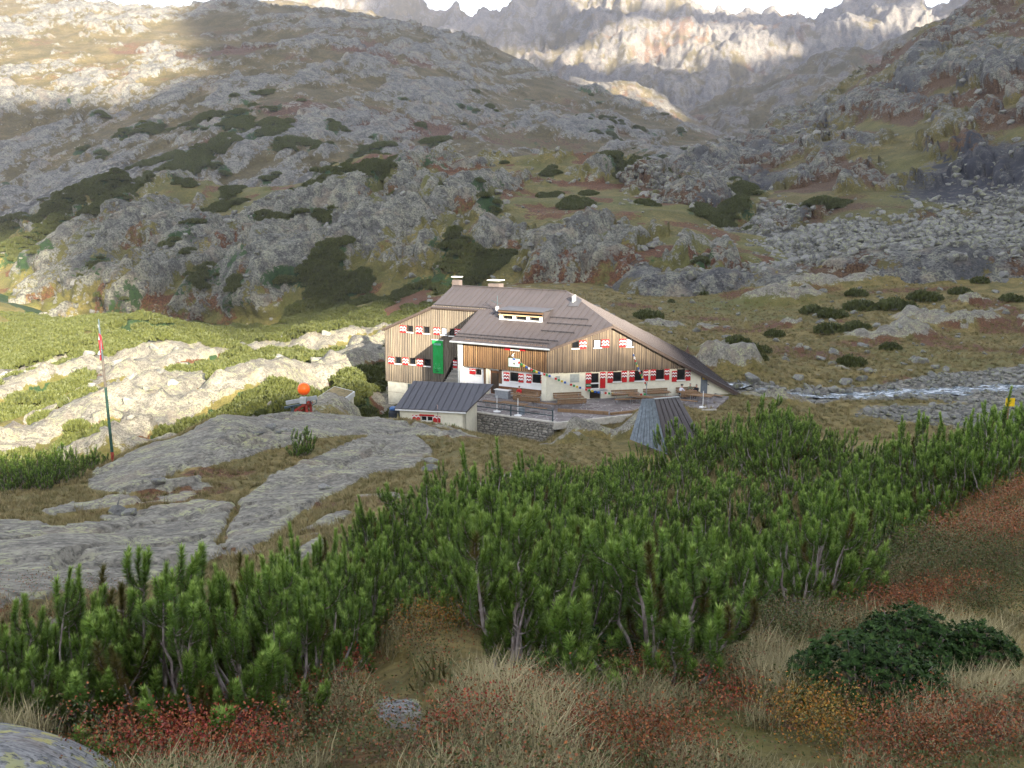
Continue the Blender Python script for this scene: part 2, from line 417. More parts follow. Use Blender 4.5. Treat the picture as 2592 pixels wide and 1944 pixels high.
# corner boulder slab beside the camera, small flat stone in the path
near_slab = soft_poly([(-2.2, 2.0), (-1.45, 2.2), (-1.3, 2.7), (-1.5, 3.05), (-1.9, 3.3), (-2.3, 3.5), (-3.0, 3.7), (-4.5, 3.8), (-4.5, 2.0)], 0.8, 0.08, 9)
stone = soft_poly(gpoly([(940,1735),(965,1722),(1040,1740),(1075,1775),(1050,1815),(970,1805)], 3, 7), 0.3, 0.05, 11)
rock = mx(rock, stone)
path_m = soft_poly(gpoly([(915,1620),(1020,1620),(1060,1700),(1100,1790),(1040,1840),(960,1830),(915,1720)], 3, 9), 0.5, 0.12, 12)
# left hillside across the gully
hill_l = sstep(-14, -24, GX + 0.12 * (GY - 90)) * sstep(60, 74, GY) * sstep(-16, -17.5, GZ + 0 * GX)
st = gn(1.0, 1, 0)
_a = math.radians(68); _rx = GX * math.cos(_a) + GY * math.sin(_a); _ry = -GX * math.sin(_a) + GY * math.cos(_a)
strk = fbm(np.stack([_rx.ravel() / 26, _ry.ravel() / 6.0, 0 * _rx.ravel()], 1), 4, 21).reshape(GX.shape)
left_zone = sstep(-8, -16, GX) * sstep(68, 80, GY) + 0.0
lrock = left_zone * sstep(0.485, 0.55, strk) * sstep(190, 150, GY)
rock = mx(rock, lrock)
pine = mx(pine, left_zone * (1 - sstep(0.46, 0.52, strk)) * sstep(0.40, 0.50, n12) * 0.9, sstep(-20, -34, GX) * sstep(120, 150, GY) * sstep(.42, .54, n12 + .03) * .9)
heath = mx(heath, left_zone * sstep(0.50, 0.60, n12) * 0.85)
# valley right of and behind the hut
val = sstep(8, 16, GX) * sstep(96, 104, GY) + sstep(100, 112, GY) * sstep(-14, -4, GX)
val = np.clip(val, 0, 1)
for (u, v, wu, wv, am) in [(1850,935,4.2,3.0,1.3),(1770,960,3.0,2.0,1.0),(2330,800,5,4,1.1),(2250,850,7,4,1.2),(2420,820,8,4,1.1),(2450,690,14,7,1.2),(2560,680,10,9,1.2),(2100,720,16,4,1.1),(1980,760,10,3.5,1.0),(2200,690,14,5,1.0),(1900,720,9,4,.9),(1930,690,8,5,.9),(1680,820,5,2,1.0),(1830,880,5,2.5,.9),(2120,830,4,2,.9),(1960,1000,5,1.2,.9),(1900,985,4,1.2,1.0),(2160,930,3,1.5,.8)]:
    rock = mx(rock, pblob(u, v, wu, wv, 90) * am)
for (u, v, wu, wv, am) in [(2080,900,9,5,.95),(2200,870,9,4,.8),(2300,730,20,4,.8),(1900,760,10,3,.8),(2350,680,18,5,.9),(2050,740,10,4,.7),(1800,800,8,3,.8),(1600,770,8,4,.8),(1680,700,14,6,.7),(2500,890,7,3,.7),(2592,800,10,5,.8)]:
    heath = mx(heath, pblob(u, v, wu, wv, 90) * am)
for (u, v, wu, wv, am) in [(1850,770,16,12,1.1),(1800,730,14,10,.9),(1950,800,14,6,.8),(2350,900,16,6,.7),(2500,920,14,5,.7),(1700,870,9,5,.7),(1750,1010,3,2,.9),(1660,1020,2,2,.6),(1850,1000,6,3,.7)]:
    green = mx(green, pblob(u, v, wu, wv, 78) * am)
green = mx(green, left_zone * .5)
heath = mx(heath, val * sstep(0.58, 0.7, n12) * 0.7)
rock = mx(rock, val * sstep(0.66, 0.72, n12 * .5 + n4 * .5) * 0.9)
# stream bed with its gravel banks
STREAM = [tuple(onz(u, v, -20.3)[:2]) for u, v in [(1820,1008),(1960,1000),(2080,993),(2250,990),(2420,985),(2592,982),(2800,976)]]
def dist_line(x, y, pts):
    d = np.full(np.shape(x), 1e9)
    for (ax, ay), (bx, by) in zip(pts[:-1], pts[1:]):
        t = np.clip(((x - ax) * (bx - ax) + (y - ay) * (by - ay)) / ((bx - ax) ** 2 + (by - ay) ** 2), 0, 1)
        d = np.minimum(d, np.hypot(x - ax - t * (bx - ax), y - ay - t * (by - ay)))
    return d
_ds = dist_line(GX, GY, STREAM)
_w = 2.4 + 5.5 * sstep(40, 58, GX)
gravel = mx(gravel, sstep(_w + 2.5, _w - 0.5, _ds + (n4 - .5) * 5) * (GY > 60), pblob(2592, 1040, 12, 9, 78), pblob(2400, 1040, 10, 5, 78))
rock *= (1 - 0.7 * sstep(.3, .6, gravel))
# near slope
nearz = sstep(30, 24, RR)
heath = mx(heath, nearz * sstep(.52, .66, fbm(_flatp / 1.1, 4, 41).reshape(GX.shape)) * .6 * (1 - near_slab))

# ---- relief that belongs to those covers
DZ = (n30 - .5) * 1.6 * sstep(60, 110, RR) + (n12 - .5) * 0.8 * sstep(25, 60, RR) + (n4 - .5) * 0.35 * sstep(6, 30, RR) + (n1 - .5) * 0.10 * sstep(2, 6, RR)
flat_plat = soft_poly([(-13, 78), (2, 76), (8, 78), (20, 82), (27, 92), (24, 110), (-2, 118), (-24, 112), (-20, 92)], 8, 0.5, 14)
DZ *= (1 - 0.85 * flat_plat)
DZ += slab_m * (0.16 + 0.6 * (n12 - .5) + .35 * (n4 - .5)) * sstep(9, 14, RR)
rk = gn(1/3.2, 4, 51, True); rk2 = gn(1/9., 4, 52, True)
DZ += sstep(.35, .75, rock) * (GY > 66) * (1 - slab_m) * (1 - flat_plat) * ((rk2 - .72) * 3.2 + (rk - .72) * 1.3 + 1.0)
DZ += left_zone * (strk - .5) * 4
for (u, v, wu, wv, h) in [(1850,935,4.2,3.0,2.8),(2250,850,7,3.5,2.2),(2420,820,8,4,2.5),(2450,690,14,7,4),(2100,720,16,4,3.5),(1980,760,10,3,2.5),(2200,690,14,5,2.5)]:
    DZ += pblob(u, v, wu, wv, 90) * h * (.5 + .8 * (rk2 - .4))
DZ -= sstep(2.6, 1.0, _ds) * 0.5 * (GX > 26)
DZ += -near_slab * 0.25 + stone * 0.02 - path_m * 0.10
# cracks across the granite
ck = np.abs(fbm(np.stack([_rx.ravel() / 9, _ry.ravel() / 3.5, 0 * _rx.ravel()], 1), 3, 61).reshape(GX.shape) - .5)
DZ -= slab_m * (sstep(.030, .006, ck) * 0.30 + sstep(.02, .004, np.abs(n4 - .5)) * .10)
# wanders of the paved and built ground are levelled where the house stands
GZ2 = GZ + DZ
terr_poly = [tuple(onz(u, v, TERR)[:2]) for u, v in [(1212,1036),(1396,1059),(1612,1040),(1798,1028),(1840,1000),(1867,992)]] + [(22, 96), (18, 118), (-8, 118), (-12, 110.5), (-1.2, 102.0), (-4.5, 95.2)]
tp = soft_poly(terr_poly, 20, 0.25, 16)
GZ2 = GZ2 * (1 - tp) + (TERR - 0.12) * tp
rock *= (1 - tp); heath *= (1 - tp)

def grid_faces(nr, nc, wrap=False):
    i = np.arange(nr - 1)[:, None] * nc; j = np.arange(nc - 1)[None]
    a = i + j; return np.stack([a, a + 1, a + 1 + nc, a + nc], -1).reshape(-1, 4)
def cover(me, **kw):
    z = np.zeros(len(me.vertices)); o = np.ones(len(me.vertices)); g = lambda n: np.clip(kw[n].ravel(), 0, 1.3) if n in kw else z
    vattr(me, 'cov', np.stack([g('rock'), g('pine'), g('heath'), o], 1)); vattr(me, 'cov2', np.stack([g('gravel'), g('wet'), g('green'), o], 1))

M_ground = terrain_mat('ground_cover', 0.16, 0.06, rock=(0.225, 0.212, 0.182), rock_d=(0.120, 0.113, 0.100), grass=((0.115, 0.10, 0.028), (0.27, 0.20, 0.07)), strat=0.15, lichen=0.75, edge=0.35, flat=True, stones=True)
me = mesh_np('terrain', np.stack([GX, GY, GZ2], -1).reshape(-1, 3), grid_faces(*GX.shape)[:, ::-1], M_ground, True)
cover(me, rock=rock, pine=pine, heath=heath, gravel=gravel, wet=wet, green=green)
terrain = tag(link('terrain', me), kind='structure')
_lr = np.log(_r)
def gz(x, y):                       # final height of the ground
    x = np.atleast_1d(np.asarray(x, float)); y = np.atleast_1d(np.asarray(y, float))
    th = np.arctan2(x, y); r = np.hypot(x, y)
    j = np.clip(np.searchsorted(_th, th) - 1, 0, len(_th) - 2); i = np.clip(np.searchsorted(_r, r) - 1, 0, len(_r) - 2)
    a = np.clip((th - _th[j]) / (_th[j + 1] - _th[j]), 0, 1); b = np.clip((r - _r[i]) / (_r[i + 1] - _r[i]), 0, 1)
    return (GZ2[i, j] * (1-a) + GZ2[i, j+1] * a) * (1-b) + (GZ2[i+1, j] * (1-a) + GZ2[i+1, j+1] * a) * b
def gsample(field, x, y):
    th = np.arctan2(x, y); r = np.hypot(x, y)
    j = np.clip(np.searchsorted(_th, th), 0, len(_th) - 1); i = np.clip(np.searchsorted(_r, r), 0, len(_r) - 1)
    return field[i, j]

# ================================================================== hills and mountains: lofted sheets through surveyed rows
def catmull(p0, p1, p2, p3, t):
    return 0.5 * ((2 * p1) + (-p0 + p2) * t + (2*p0 - 5*p1 + 4*p2 - p3) * t * t + (-p0 + 3*p1 - 3*p2 + p3) * t ** 3)
def loft(rows, u0, u1, nu, nv):
    """rows: top to bottom lists of (u, v, y); returns (nv, nu, 3) points and parameter arrays"""
    us = np.linspace(u0, u1, nu); R = []
    for row in rows:
        row = sorted(row); a = np.array(row, float)
        v = np.interp(us, a[:, 0], a[:, 1]); y = np.interp(us, a[:, 0], a[:, 2])
        dz = np.interp(us, a[:, 0], a[:, 3]) if a.shape[1] > 3 else 0
        R.append(np.stack([P(u_, v_, y_) for u_, v_, y_ in zip(us, v, y)]) + np.stack([0 * us, 0 * us, dz + 0 * us], 1))
    R = np.array(R)
    Rs = R.copy()
    k = max(1, nu // 40)                     # inner rows are smoothed, the skyline row is kept sharp
    ker = np.hanning(2 * k + 3); ker /= ker.sum()
    for r in range(len(R)):
        if r == 0 or r == 1: continue
        for c in range(3):
            e = np.pad(R[r, :, c], k + 1, mode='reflect', reflect_type='odd'); Rs[r, :, c] = np.convolve(e, ker, 'valid')
    n = len(rows); out = np.empty((nv, nu, 3))
    # spend the lines evenly over the height that shows
    ys = np.array([np.median([np.interp((u0 + u1) / 2, [q[0] for q in sorted(rw)], [q[1] for q in sorted(rw)])]) for rw in rows])
    wts = np.maximum(np.abs(np.diff(ys)), 25); wts[0] = 25; cum = np.concatenate([[0], np.cumsum(wts)]) / wts.sum()
    for i, s in enumerate(np.linspace(0, 1, nv)):
        k = min(max(np.searchsorted(cum, s) - 1, 0), n - 2); t = (s - cum[k]) / (cum[k + 1] - cum[k])
        out[i] = catmull(Rs[max(k - 1, 0)], Rs[k], Rs[k + 1], Rs[min(k + 2, n - 1)], t) if k >= 2 else Rs[k] * (1 - t) + Rs[k + 1] * t
    return out
def sheet_normals(S):
    du = np.gradient(S, axis=1); dv = np.gradient(S, axis=0); nn = np.cross(dv, du); nn /= np.linalg.norm(nn, axis=-1, keepdims=True) + 1e-9
    return np.where(nn[..., 2:3] < 0, -nn, nn)
class Sheet:
    def __init__(self, name, rows, u0, u1, nu, nv):
        self.name = name; self.S = loft(rows, u0, u1, nu, nv); self.N = sheet_normals(self.S); self.U, self.V = project(self.S)
        self.p = self.S.reshape(-1, 3); self.sh = self.S.shape[:2]
    def noise(self, size, octv=4, seed=0, rid=False, stretch=None):
        q = self.p / size
        if stretch:                          # along tilted strata: (angle in the face, ratio)
            a, ratio = stretch; c, s = math.cos(a), math.sin(a)
            q = np.stack([(q[:, 0] * c + q[:, 2] * s) / ratio, q[:, 1] / ratio, -q[:, 0] * s + q[:, 2] * c], 1)
        return (ridged if rid else fbm)(q, octv, seed).reshape(self.sh)
    def blocks(self, size, ang, seed, warp=.55, lon=2.4):
        """tilted slabs: returns relief 0..1 with sharp lower edges, and one value for each block"""
        x, y, z = self.p.T; c, s_ = math.cos(ang), math.sin(ang); w = fbm(self.p / (size * 2.2), 4, seed) - .5; w2 = fbm(self.p / (size * 1.3) + 40, 3, seed + 3) - .5
        a = (-x * s_ + z * c + .25 * y) / size + warp * 3 * w + .5 * w2; ia = np.floor(a); fa = a - ia
        b = (x * c + z * s_ + .45 * y) / (size * lon) + warp * 2 * w2 + _hash(ia.astype(np.int64), ia.astype(np.int64) * 3, ia.astype(np.int64) * 0, seed) * 9; ib = np.floor(b); fb = b - ib
        v = _hash(ia.astype(np.int64), ib.astype(np.int64), ia.astype(np.int64) * 0 + 5, seed + 9)
        shp = np.minimum(fa / .72, (1 - fa) / .28) ** .6 * np.clip(np.minimum(fb, 1 - fb) / .10, 0, 1) ** .6
        return (shp * (.35 + .9 * v)).reshape(self.sh), v.reshape(self.sh)
    def spot(self, u, v, ru, rv, ang=0.0):
        """patch around the surface point seen at (u, v); radii in metres across and up the slope"""
        d = (self.U - u) ** 2 + (self.V - v) ** 2; k = np.unravel_index(np.nanargmin(d), d.shape); q = self.S - self.S[k]
        h = q[..., 0]; w = np.hypot(q[..., 1] * 0.45, q[..., 2]) * np.sign(q[..., 2] + q[..., 1] * .2)
        c, s = math.cos(ang), math.sin(ang)
        return np.exp(-(((h * c + w * s) / ru) ** 2 + ((-h * s + w * c) / rv) ** 2))
    def spots(self, lst): return mx(*[self.spot(*q[:4], ang=q[5] if len(q) > 5 else 0.0) * q[4] for q in lst])
    def push(self, d): self.S = self.S + self.N * d[..., None]; return self
    def build(self, mat, **cov):
        me = mesh_np(self.name, self.S.reshape(-1, 3), grid_faces(*self.sh), mat, True); cover(me, **cov)
        self.o = tag(link(self.name, me), kind='structure'); self.cov = cov; return self
    def slope(self): self.N = sheet_normals(self.S); return self.N[..., 2]

def sil_back(row, dy, dz): return [(u, v, y + dy * 0, ) for u, v, y in row]
def with_back(rows, back_y, back_drop, base_sink):
    top = rows[0]; bot = rows[-1]
    back = [(u, project(P(u, v, y)[None] + np.array([[0, back_y, -back_drop]]))[1][0], y + back_y) for u, v, y in top]
    sink = [(u, v + 60, y - 12, -base_sink) for u, v, y in bot]
    return [back] + rows + [sink]
STR = (math.radians(42), 3.2)

# ---- the rocky knoll behind the hut
L2_rows = [
 [(-500,720,380),(-200,665,370),(0,597,360),(80,550,365),(150,515,372),(250,480,380),(350,478,380),(430,446,390),(520,462,385),(600,478,380),(700,472,375),(780,462,370),(850,425,365),(950,402,360),(1080,397,358),(1200,390,355),(1400,386,352),(1560,392,350),(1640,412,345),(1700,440,335),(1850,480,320),(2100,540,300)],
 [(-500,760,335),(0,650,325),(300,540,335),(600,540,335),(900,470,325),(1200,450,320),(1500,450,315),(1700,490,300),(2100,580,280)],
 [(-500,800,300),(0,710,290),(300,610,295),(600,610,290),(900,560,280),(1200,540,275),(1500,540,270),(1700,560,265),(2100,620,255)],
 [(-500,860,265),(0,770,262),(300,690,258),(600,690,252),(900,650,245),(1200,640,238),(1500,630,235),(1700,640,235),(2100,660,230)],
 [(-500,900,245),(0,820,245),(300,760,240),(600,760,236),(900,720,232),(1200,710,222),(1500,700,215),(1700,690,215),(2100,690,215)],
]
L2 = Sheet('hill', with_back(L2_rows, 90, 30, 9), -500, 2100, 620, 210)
big = L2.noise(45, 4, 71); nn_ = L2.noise(14, 4, 74); B1, b1 = L2.blocks(9, math.radians(50), 171, .5, 3.6); B2, b2 = L2.blocks(3.4, math.radians(54), 172, .5, 3.2); B3, b3 = L2.blocks(24, math.radians(42), 173, .55, 3.0)
L2.push((big - .5) * 11)
cliff = L2.spots([(560,620,34,12,1.1),(760,560,34,13,1.1),(960,590,22,16,1.2),(1010,660,20,9,1.2),(640,680,26,9,1.0),(420,600,26,12,1.0),(250,690,24,14,1.0),(80,800,20,16,.9),(1130,490,18,8,.9),(1180,660,22,8,.9),(1380,650,26,9,.8),(1500,620,20,9,.8),(1560,430,15,4,.8),(1300,460,15,6,.7),(330,730,22,9,.9),(870,500,20,8,.9)])
rmask = np.clip(.21 + cliff * .46 + (b1 - .5) * .55 + (b3 - .5) * .45 + (b2 - .5) * .22 + (nn_ - .5) * .7, 0, 1.1)
L2.push(sstep(.30, .62, rmask) * (B3 * 4.0 + B1 * 3.6 * (.35 + cliff) + B2 * 1.4))
pine2 = L2.spots([(760,730,26,7,1.2),(620,760,26,6,1.1),(900,720,16,6,1.2),(950,770,14,6,1.0),(280,500,16,6,1.2),(330,640,13,12,1.0),(250,720,10,7,.9),(1400,490,10,3,1.0),(1480,530,14,3,1.1),(1600,420,10,5,1.2),(1560,410,8,3,1.0),(1260,660,13,3.5,1.2),(1150,665,9,3,1.0),(950,530,10,3,.9),(840,560,10,3,.8),(700,590,8,3,.9),(150,560,14,5,1.0),(420,480,14,5,.8),(560,500,10,4,.8),(70,600,14,6,.9),(700,800,24,5,1.0),(500,830,20,5,.9),(1120,470,9,2.5,.7),(1450,450,10,3,.7)])
heath2 = L2.spots([(860,440,16,5,1.0),(960,450,14,4,.9),(1180,430,20,4,.8),(1330,440,16,5,.8),(640,560,14,4,.9),(1520,460,14,4,.8),(200,560,16,5,.7),(1500,680,24,4,.9),(1420,720,18,4,.8),(520,640,10,4,.6),(1650,480,14,6,.7),(100,640,14,6,.5)]) + sstep(.50, .62, L2.noise(9, 4, 76)) * .62
M_hill = terrain_mat('hill_cover', 0.42, 0.35, rock=(0.175, 0.174, 0.155), rock_d=(0.048,0.050,0.048), grass=((0.10, 0.094, 0.026), (0.21, 0.165, 0.054)), strat=0.55)
L2.build(M_hill, rock=rmask, pine=np.clip(pine2 * .55 + (L2.noise(6.5, 4, 77, False, STR) - .5) * 2.0 + (L2.noise(30, 3, 75) - .5) * .7 + .20 - .25 * cliff, 0, 1), heath=heath2, wet=sstep(.62, .7, L2.noise(9, 3, 78)) * .55, green=sstep(.5, .62, L2.noise(25, 3, 79)) * .6)

# ---- the steep slope on the right
L3_rows = [
 [(1480,560,262),(1560,490,300),(1640,442,330),(1700,432,370),(1790,420,420),(1875,387,480),(1922,351,520),(1980,281,560),(2040,262,560),(2098,234,560),(2160,205,560),(2227,164,560),(2344,70,560),(2461,12,560),(2592,-60,560),(3100,-330,600)],
 [(1480,600,250),(1560,530,275),(1700,480,310),(1850,450,360),(1980,390,420),(2100,330,440),(2300,210,450),(2592,60,460),(3100,-150,470)],
 [(1480,640,240),(1560,590,250),(1700,550,270),(1900,520,300),(2100,450,330),(2300,370,345),(2592,250,350),(3100,60,350)],
 [(1480,690,225),(1560,650,228),(1800,620,240),(2000,590,250),(2300,520,262),(2592,440,265),(3100,320,262)],
 [(1480,720,208),(1560,700,212),(1800,675,215),(2000,655,218),(2300,610,222),(2592,570,222),(3100,520,215)],
 [(1480,750,198),(1560,735,200),(1800,705,200),(2000,690,200),(2300,665,198),(2592,645,195),(3100,620,185)],
]
L3 = Sheet('hill', with_back(L3_rows, 120, 60, 8), 1480, 3100, 450, 250)
big = L3.noise(70, 4, 81); nn_ = L3.noise(18, 4, 84); B1, b1 = L3.blocks(12, math.radians(50), 181); B2, b2 = L3.blocks(4.2, math.radians(54), 182); B3, b3 = L3.blocks(34, math.radians(46), 183)
fade = sstep(1480, 1640, L3.U); L3.push((big - .5) * 11 * fade - (1 - fade) * 4)
grassy = L3.spots([(2290,430,12,8,1.0,.9),(2300,510,16,7,1.1),(2240,330,5,16,.9),(2400,510,16,8,1.0),(2200,560,16,5,.9),(1750,600,12,6,.6),(2592,340,16,5,.8),(2480,350,12,5,.6)])
scree = L3.spots([(1780,600,20,14,1.1),(1850,640,22,8,1.1),(1700,560,16,10,1.0),(2050,600,26,6,1.1),(2200,610,28,7,1.2),(2400,600,30,9,1.2),(2550,580,28,11,1.2),(1900,560,20,8,.7),(2592,500,20,10,.7),(1700,480,14,8,.6)])
rmask = np.clip(.43 + (b1 - .5) * .55 + (b3 - .5) * .3 + (b2 - .5) * .35 + (nn_ - .5) * .6 - grassy * .65, 0, 1.1) * (1 - .75 * sstep(.4, .8, scree))
L3.push(fade * sstep(.28, .6, rmask) * (.25 + .75 * sstep(640, 480, L3.V)) * (1 - .8 * sstep(.3, .7, scree)) * (B3 * 4.2 + B1 * 3.0 + B2 * 1.5))
wet3 = L3.spots([(2480,440,20,14,1.3,.5),(2420,480,14,10,1.2),(1880,520,8,4,1.2,.7),(1930,470,6,6,.9),(2540,380,10,8,1.0),(2300,230,5,14,.8),(1850,560,6,5,.9),(2100,330,10,6,.6)]) * 1.1
L3.push(-wet3 * 3)
heath3 = np.clip(sstep(.34, .54, L3.noise(22, 4, 86)) * .9 - grassy * .8, 0, 1)
M_slope = terrain_mat('slope_cover', 0.40, 0.45, rock=(0.145, 0.144, 0.133), rock_d=(0.030,0.032,0.040), heath=((0.065, 0.034, 0.018), (0.115, 0.068, 0.034)), grass=((0.085, 0.074, 0.022), (0.18, 0.14, 0.046)), strat=0.7, stones=True)
L3.build(M_slope, rock=np.clip(mx(rmask, wet3 * .9), 0, 1.1), heath=heath3, wet=wet3 + sstep(.6, .7, L3.noise(12, 3, 87)) * .7, green=np.clip(grassy * .7, 0, 1), gravel=scree,
         pine=L3.spots([(2060,545,12,3,1.0),(1720,470,8,3,.8),(1900,585,6,2,.7)]))

# ---- the broad mountain on the left
L4_rows = [
 [(-900,-220,1200),(-400,-90,1180),(0,-18,1160),(150,-2,1150),(234,6,1150),(270,13,1150),(310,22,1150),(380,24,1150),(433,22,1150),(540,8,1160),(640,7,1170),(760,20,1170),(820,26,1170),(900,36,1170),(980,46,1165),(1100,72,1150),(1200,97,1140),(1300,142,1120),(1350,168,1110),(1400,192,1100),(1500,226,1060),(1600,262,1010),(1690,296,960),(1760,322,930),(1900,380,880)],
 [(-900,-60,960),(0,90,920),(400,100,920),(800,110,930),(1100,150,950),(1300,210,960),(1500,280,930),(1760,350,870),(1900,400,840)],
 [(-900,120,800),(0,230,760),(400,220,760),(800,220,760),(1100,250,790),(1300,290,810),(1500,335,810),(1760,390,800),(1900,420,790)],
 [(-900,330,680),(0,390,640),(400,350,640),(800,340,640),(1100,350,680),(1300,370,700),(1500,390,710),(1760,420,710),(1900,440,700)],
 [(-900,560,580),(0,520,560),(400,450,550),(800,440,550),(1100,440,570),(1300,440,590),(1500,440,600),(1760,450,620),(1900,460,620)],
 [(-900,760,500),(0,700,500),(400,600,490),(800,540,490),(1100,520,500),(1300,510,510),(1500,500,530),(1760,490,550),(1900,490,550)],
]
L4 = Sheet('mountain', with_back(L4_rows, 250, 90, 20), -900, 1900, 560, 260)
big = L4.noise(150, 4, 91); nn_ = L4.noise(40, 4, 94); B1, b1 = L4.blocks(15, math.radians(58), 191); B2, b2 = L4.blocks(6, math.radians(62), 192); B3, b3 = L4.blocks(55, math.radians(50), 193, .8, 3.2)
L4.push((big - .5) * 32 * sstep(0, 40, L4.V - np.interp(L4.U, [r[0] for r in L4_rows[0]], [r[1] for r in L4_rows[0]])))
cl = L4.spots([(150,450,60,30,1.0),(60,380,60,30,.8),(1100,230,60,26,.9),(1350,300,60,26,1.1),(1250,340,50,22,.9),(900,350,60,22,.7),(500,230,80,22,.6),(1450,330,40,20,.9)])
rmask = np.clip(.43 + cl * .3 + (b1 - .5) * .5 + (b3 - .5) * .3 + (b2 - .5) * .35 + (nn_ - .5) * .6 - L4.spots([(500,60,90,20,.5),(650,90,70,20,.4),(1310,350,30,12,.9),(1380,350,30,10,.8),(1000,60,120,10,.4)]), 0, 1.1)
L4.push(sstep(.3, .65, rmask) * (B3 * 4.0 + B1 * 2.4 + B2 * 1.2))
pine4 = L4.spots([(520,310,34,10,1.1),(560,350,34,10,1.1),(480,430,40,10,1.1),(600,400,30,12,.9),(680,410,26,9,.9),(850,420,24,7,1.0),(930,410,18,6,.9),(700,370,20,7,.7),(1140,380,24,6,.6),(420,400,24,8,.9),(360,480,20,9,.8)])
heath4 = L4.spots([(800,300,70,12,.9),(900,340,60,14,1.0),(1020,400,34,12,1.1),(560,380,40,14,.7),(1080,330,40,12,.8),(1000,150,120,18,.5),(600,130,80,20,.5)]) + sstep(.5, .66, L4.noise(50, 4, 96)) * .5
M_mtn = terrain_mat('mountain_cover', 1.0, 0.8, heath=((0.085, 0.042, 0.026), (0.125, 0.075, 0.046)), rock=(0.165, 0.164, 0.155), rock_d=(0.068, 0.069, 0.073), grass=((0.085, 0.072, 0.034), (0.155, 0.12, 0.06)), strat=0.5, lichen=0.15, stones=True)
L4.build(M_mtn, rock=rmask, pine=np.clip(pine4 * .62 + (L4.noise(17, 4, 97) - .5) * 1.8 + .08 - .3 * sstep(250, 120, L4.V), 0, 1) * sstep(150, 260, L4.V), heath=heath4, green=L4.spots([(1310,350,30,12,.8),(1380,355,30,10,.8)]), gravel=L4.spots([(130,500,80,10,1.0,.5),(250,440,60,9,1.0,.5),(60,560,60,10,1.0,.5),(330,400,50,9,.7,.5),(800,470,14,14,.7)]))

# ---- lit ridge behind it, low spur, valley head, farther ridges, jagged peaks
def far(name, rows, u0, u1, nu, nv, amp, size, seed, mat, rk=.55, ch=60, bd=.3, vert=True, **cov):
    s = Sheet(name, with_back(rows, ch * 3, ch, ch * .4), u0, u1, nu, nv)
    stc = (math.radians(75), 1.8)
    a = s.noise(size, 4, seed); B1, b1 = s.blocks(size * .15, math.radians(66), seed + 1, .7, 3.0); B2, b2 = s.blocks(size * .055, math.radians(70), seed + 2, .6, 2.6); r = s.noise(size * .5, 5, seed + 3, True, (math.radians(80), 2.2))
    top = np.interp(s.U, [q[0] for q in sorted(rows[0])], [q[1] for q in sorted(rows[0])])
    s.push((a - .5) * amp * sstep(0, 50, s.V - top)); m = np.clip(rk + (b1 - .5) * .5 + (b2 - .5) * .3 + (a - .5) * .8, 0, 1.1)
    s.push((r - .72) * amp * bd * 2.8 + (s.noise(size * .16, 4, seed + 8, True, (math.radians(84), 2.6)) - .72) * amp * .35 + sstep(.2, .6, m) * (B1 * amp * .06 + B2 * amp * .035))
    for kk in list(cov):
        if callable(cov[kk]): cov[kk] = cov[kk](s)
    return s.build(mat, rock=m, heath=sstep(.45, .62, s.noise(size * .8, 3, seed + 5)) * .6, **cov)
M_far = terrain_mat('far_cover', 2.6, 2.4, rock=(0.140, 0.130, 0.120), rock_d=(0.072, 0.069, 0.068), grass=((0.085, 0.072, 0.034), (0.155, 0.12, 0.06)), heath=((0.11, 0.06, 0.04), (0.16, 0.10, 0.06)), strat=0.5, lichen=0.05)
far('mountain', [[(450,25,1700),(540,14,1700),(600,2,1700),(700,-6,1700),(780,6,1700),(825,22,1700),(860,16,1700),(900,17,1700),(940,28,1700),(985,44,1700),(1050,66,1690),(1130,84,1680)],
     [(450,70,1500),(1130,140,1500)], [(450,130,1400),(1130,200,1400)]], 450, 1130, 150, 50, 14, 80, 101, M_far, .35, 50)
far('mountain', [[(1440,190,1400),(1530,204,1400),(1570,196,1400),(1610,205,1400),(1680,240,1390),(1741,288,1380),(1790,312,1370),(1850,330,1360)],
     [(1440,240,1250),(1600,250,1250),(1741,310,1230),(1850,350,1200)], [(1440,330,1100),(1741,380,1050),(1850,400,1020)]], 1440, 1850, 130, 60, 16, 80, 111, M_far, .5, 50)
far('mountain', [[(1380,300,2300),(1600,290,2300),(1800,300,2200),(2050,250,2100),(2300,240,2000)], [(1380,335,1500),(1650,318,1500),(1800,322,1450),(2050,310,1300),(2300,330,1200)],
     [(1380,380,1000),(1650,360,1000),(1800,370,950),(2050,400,850),(2300,420,800)], [(1380,440,700),(1650,425,660),(1800,440,640),(2050,470,620),(2300,480,600)],
     [(1380,500,560),(1650,470,520),(1800,470,520),(2300,520,520)]], 1380, 2300, 240, 150, 22, 90, 121, M_mtn, .45, 60,
     gravel=lambda s: s.spots([(1780,390,60,16,1.2,.5),(1850,370,60,14,1.2,.5),(1720,420,60,10,1.0),(1900,340,60,10,.9)]))
far('mountain', [[(1640,335,1550),(1750,262,1600),(1800,238,1600),(1850,213,1620),(1930,196,1620),(2000,176,1600),(2060,150,1600),(2116,122,1580),(2170,118,1560),(2227,113,1540),(2270,92,1520),(2304,76,1500),(2350,62,1480),(2400,40,1460),(2470,-10,1440),(2650,-80,1400)],
     [(1640,345,1400),(1850,270,1400),(2116,210,1350),(2350,160,1300),(2650,60,1250)], [(1640,360,1250),(1850,330,1200),(2116,310,1100),(2350,300,1050),(2650,280,1000)],
     [(1640,420,950),(2116,420,850),(2650,420,800)]], 1640, 2650, 260, 110, 40, 160, 131, M_far, .45, 80)
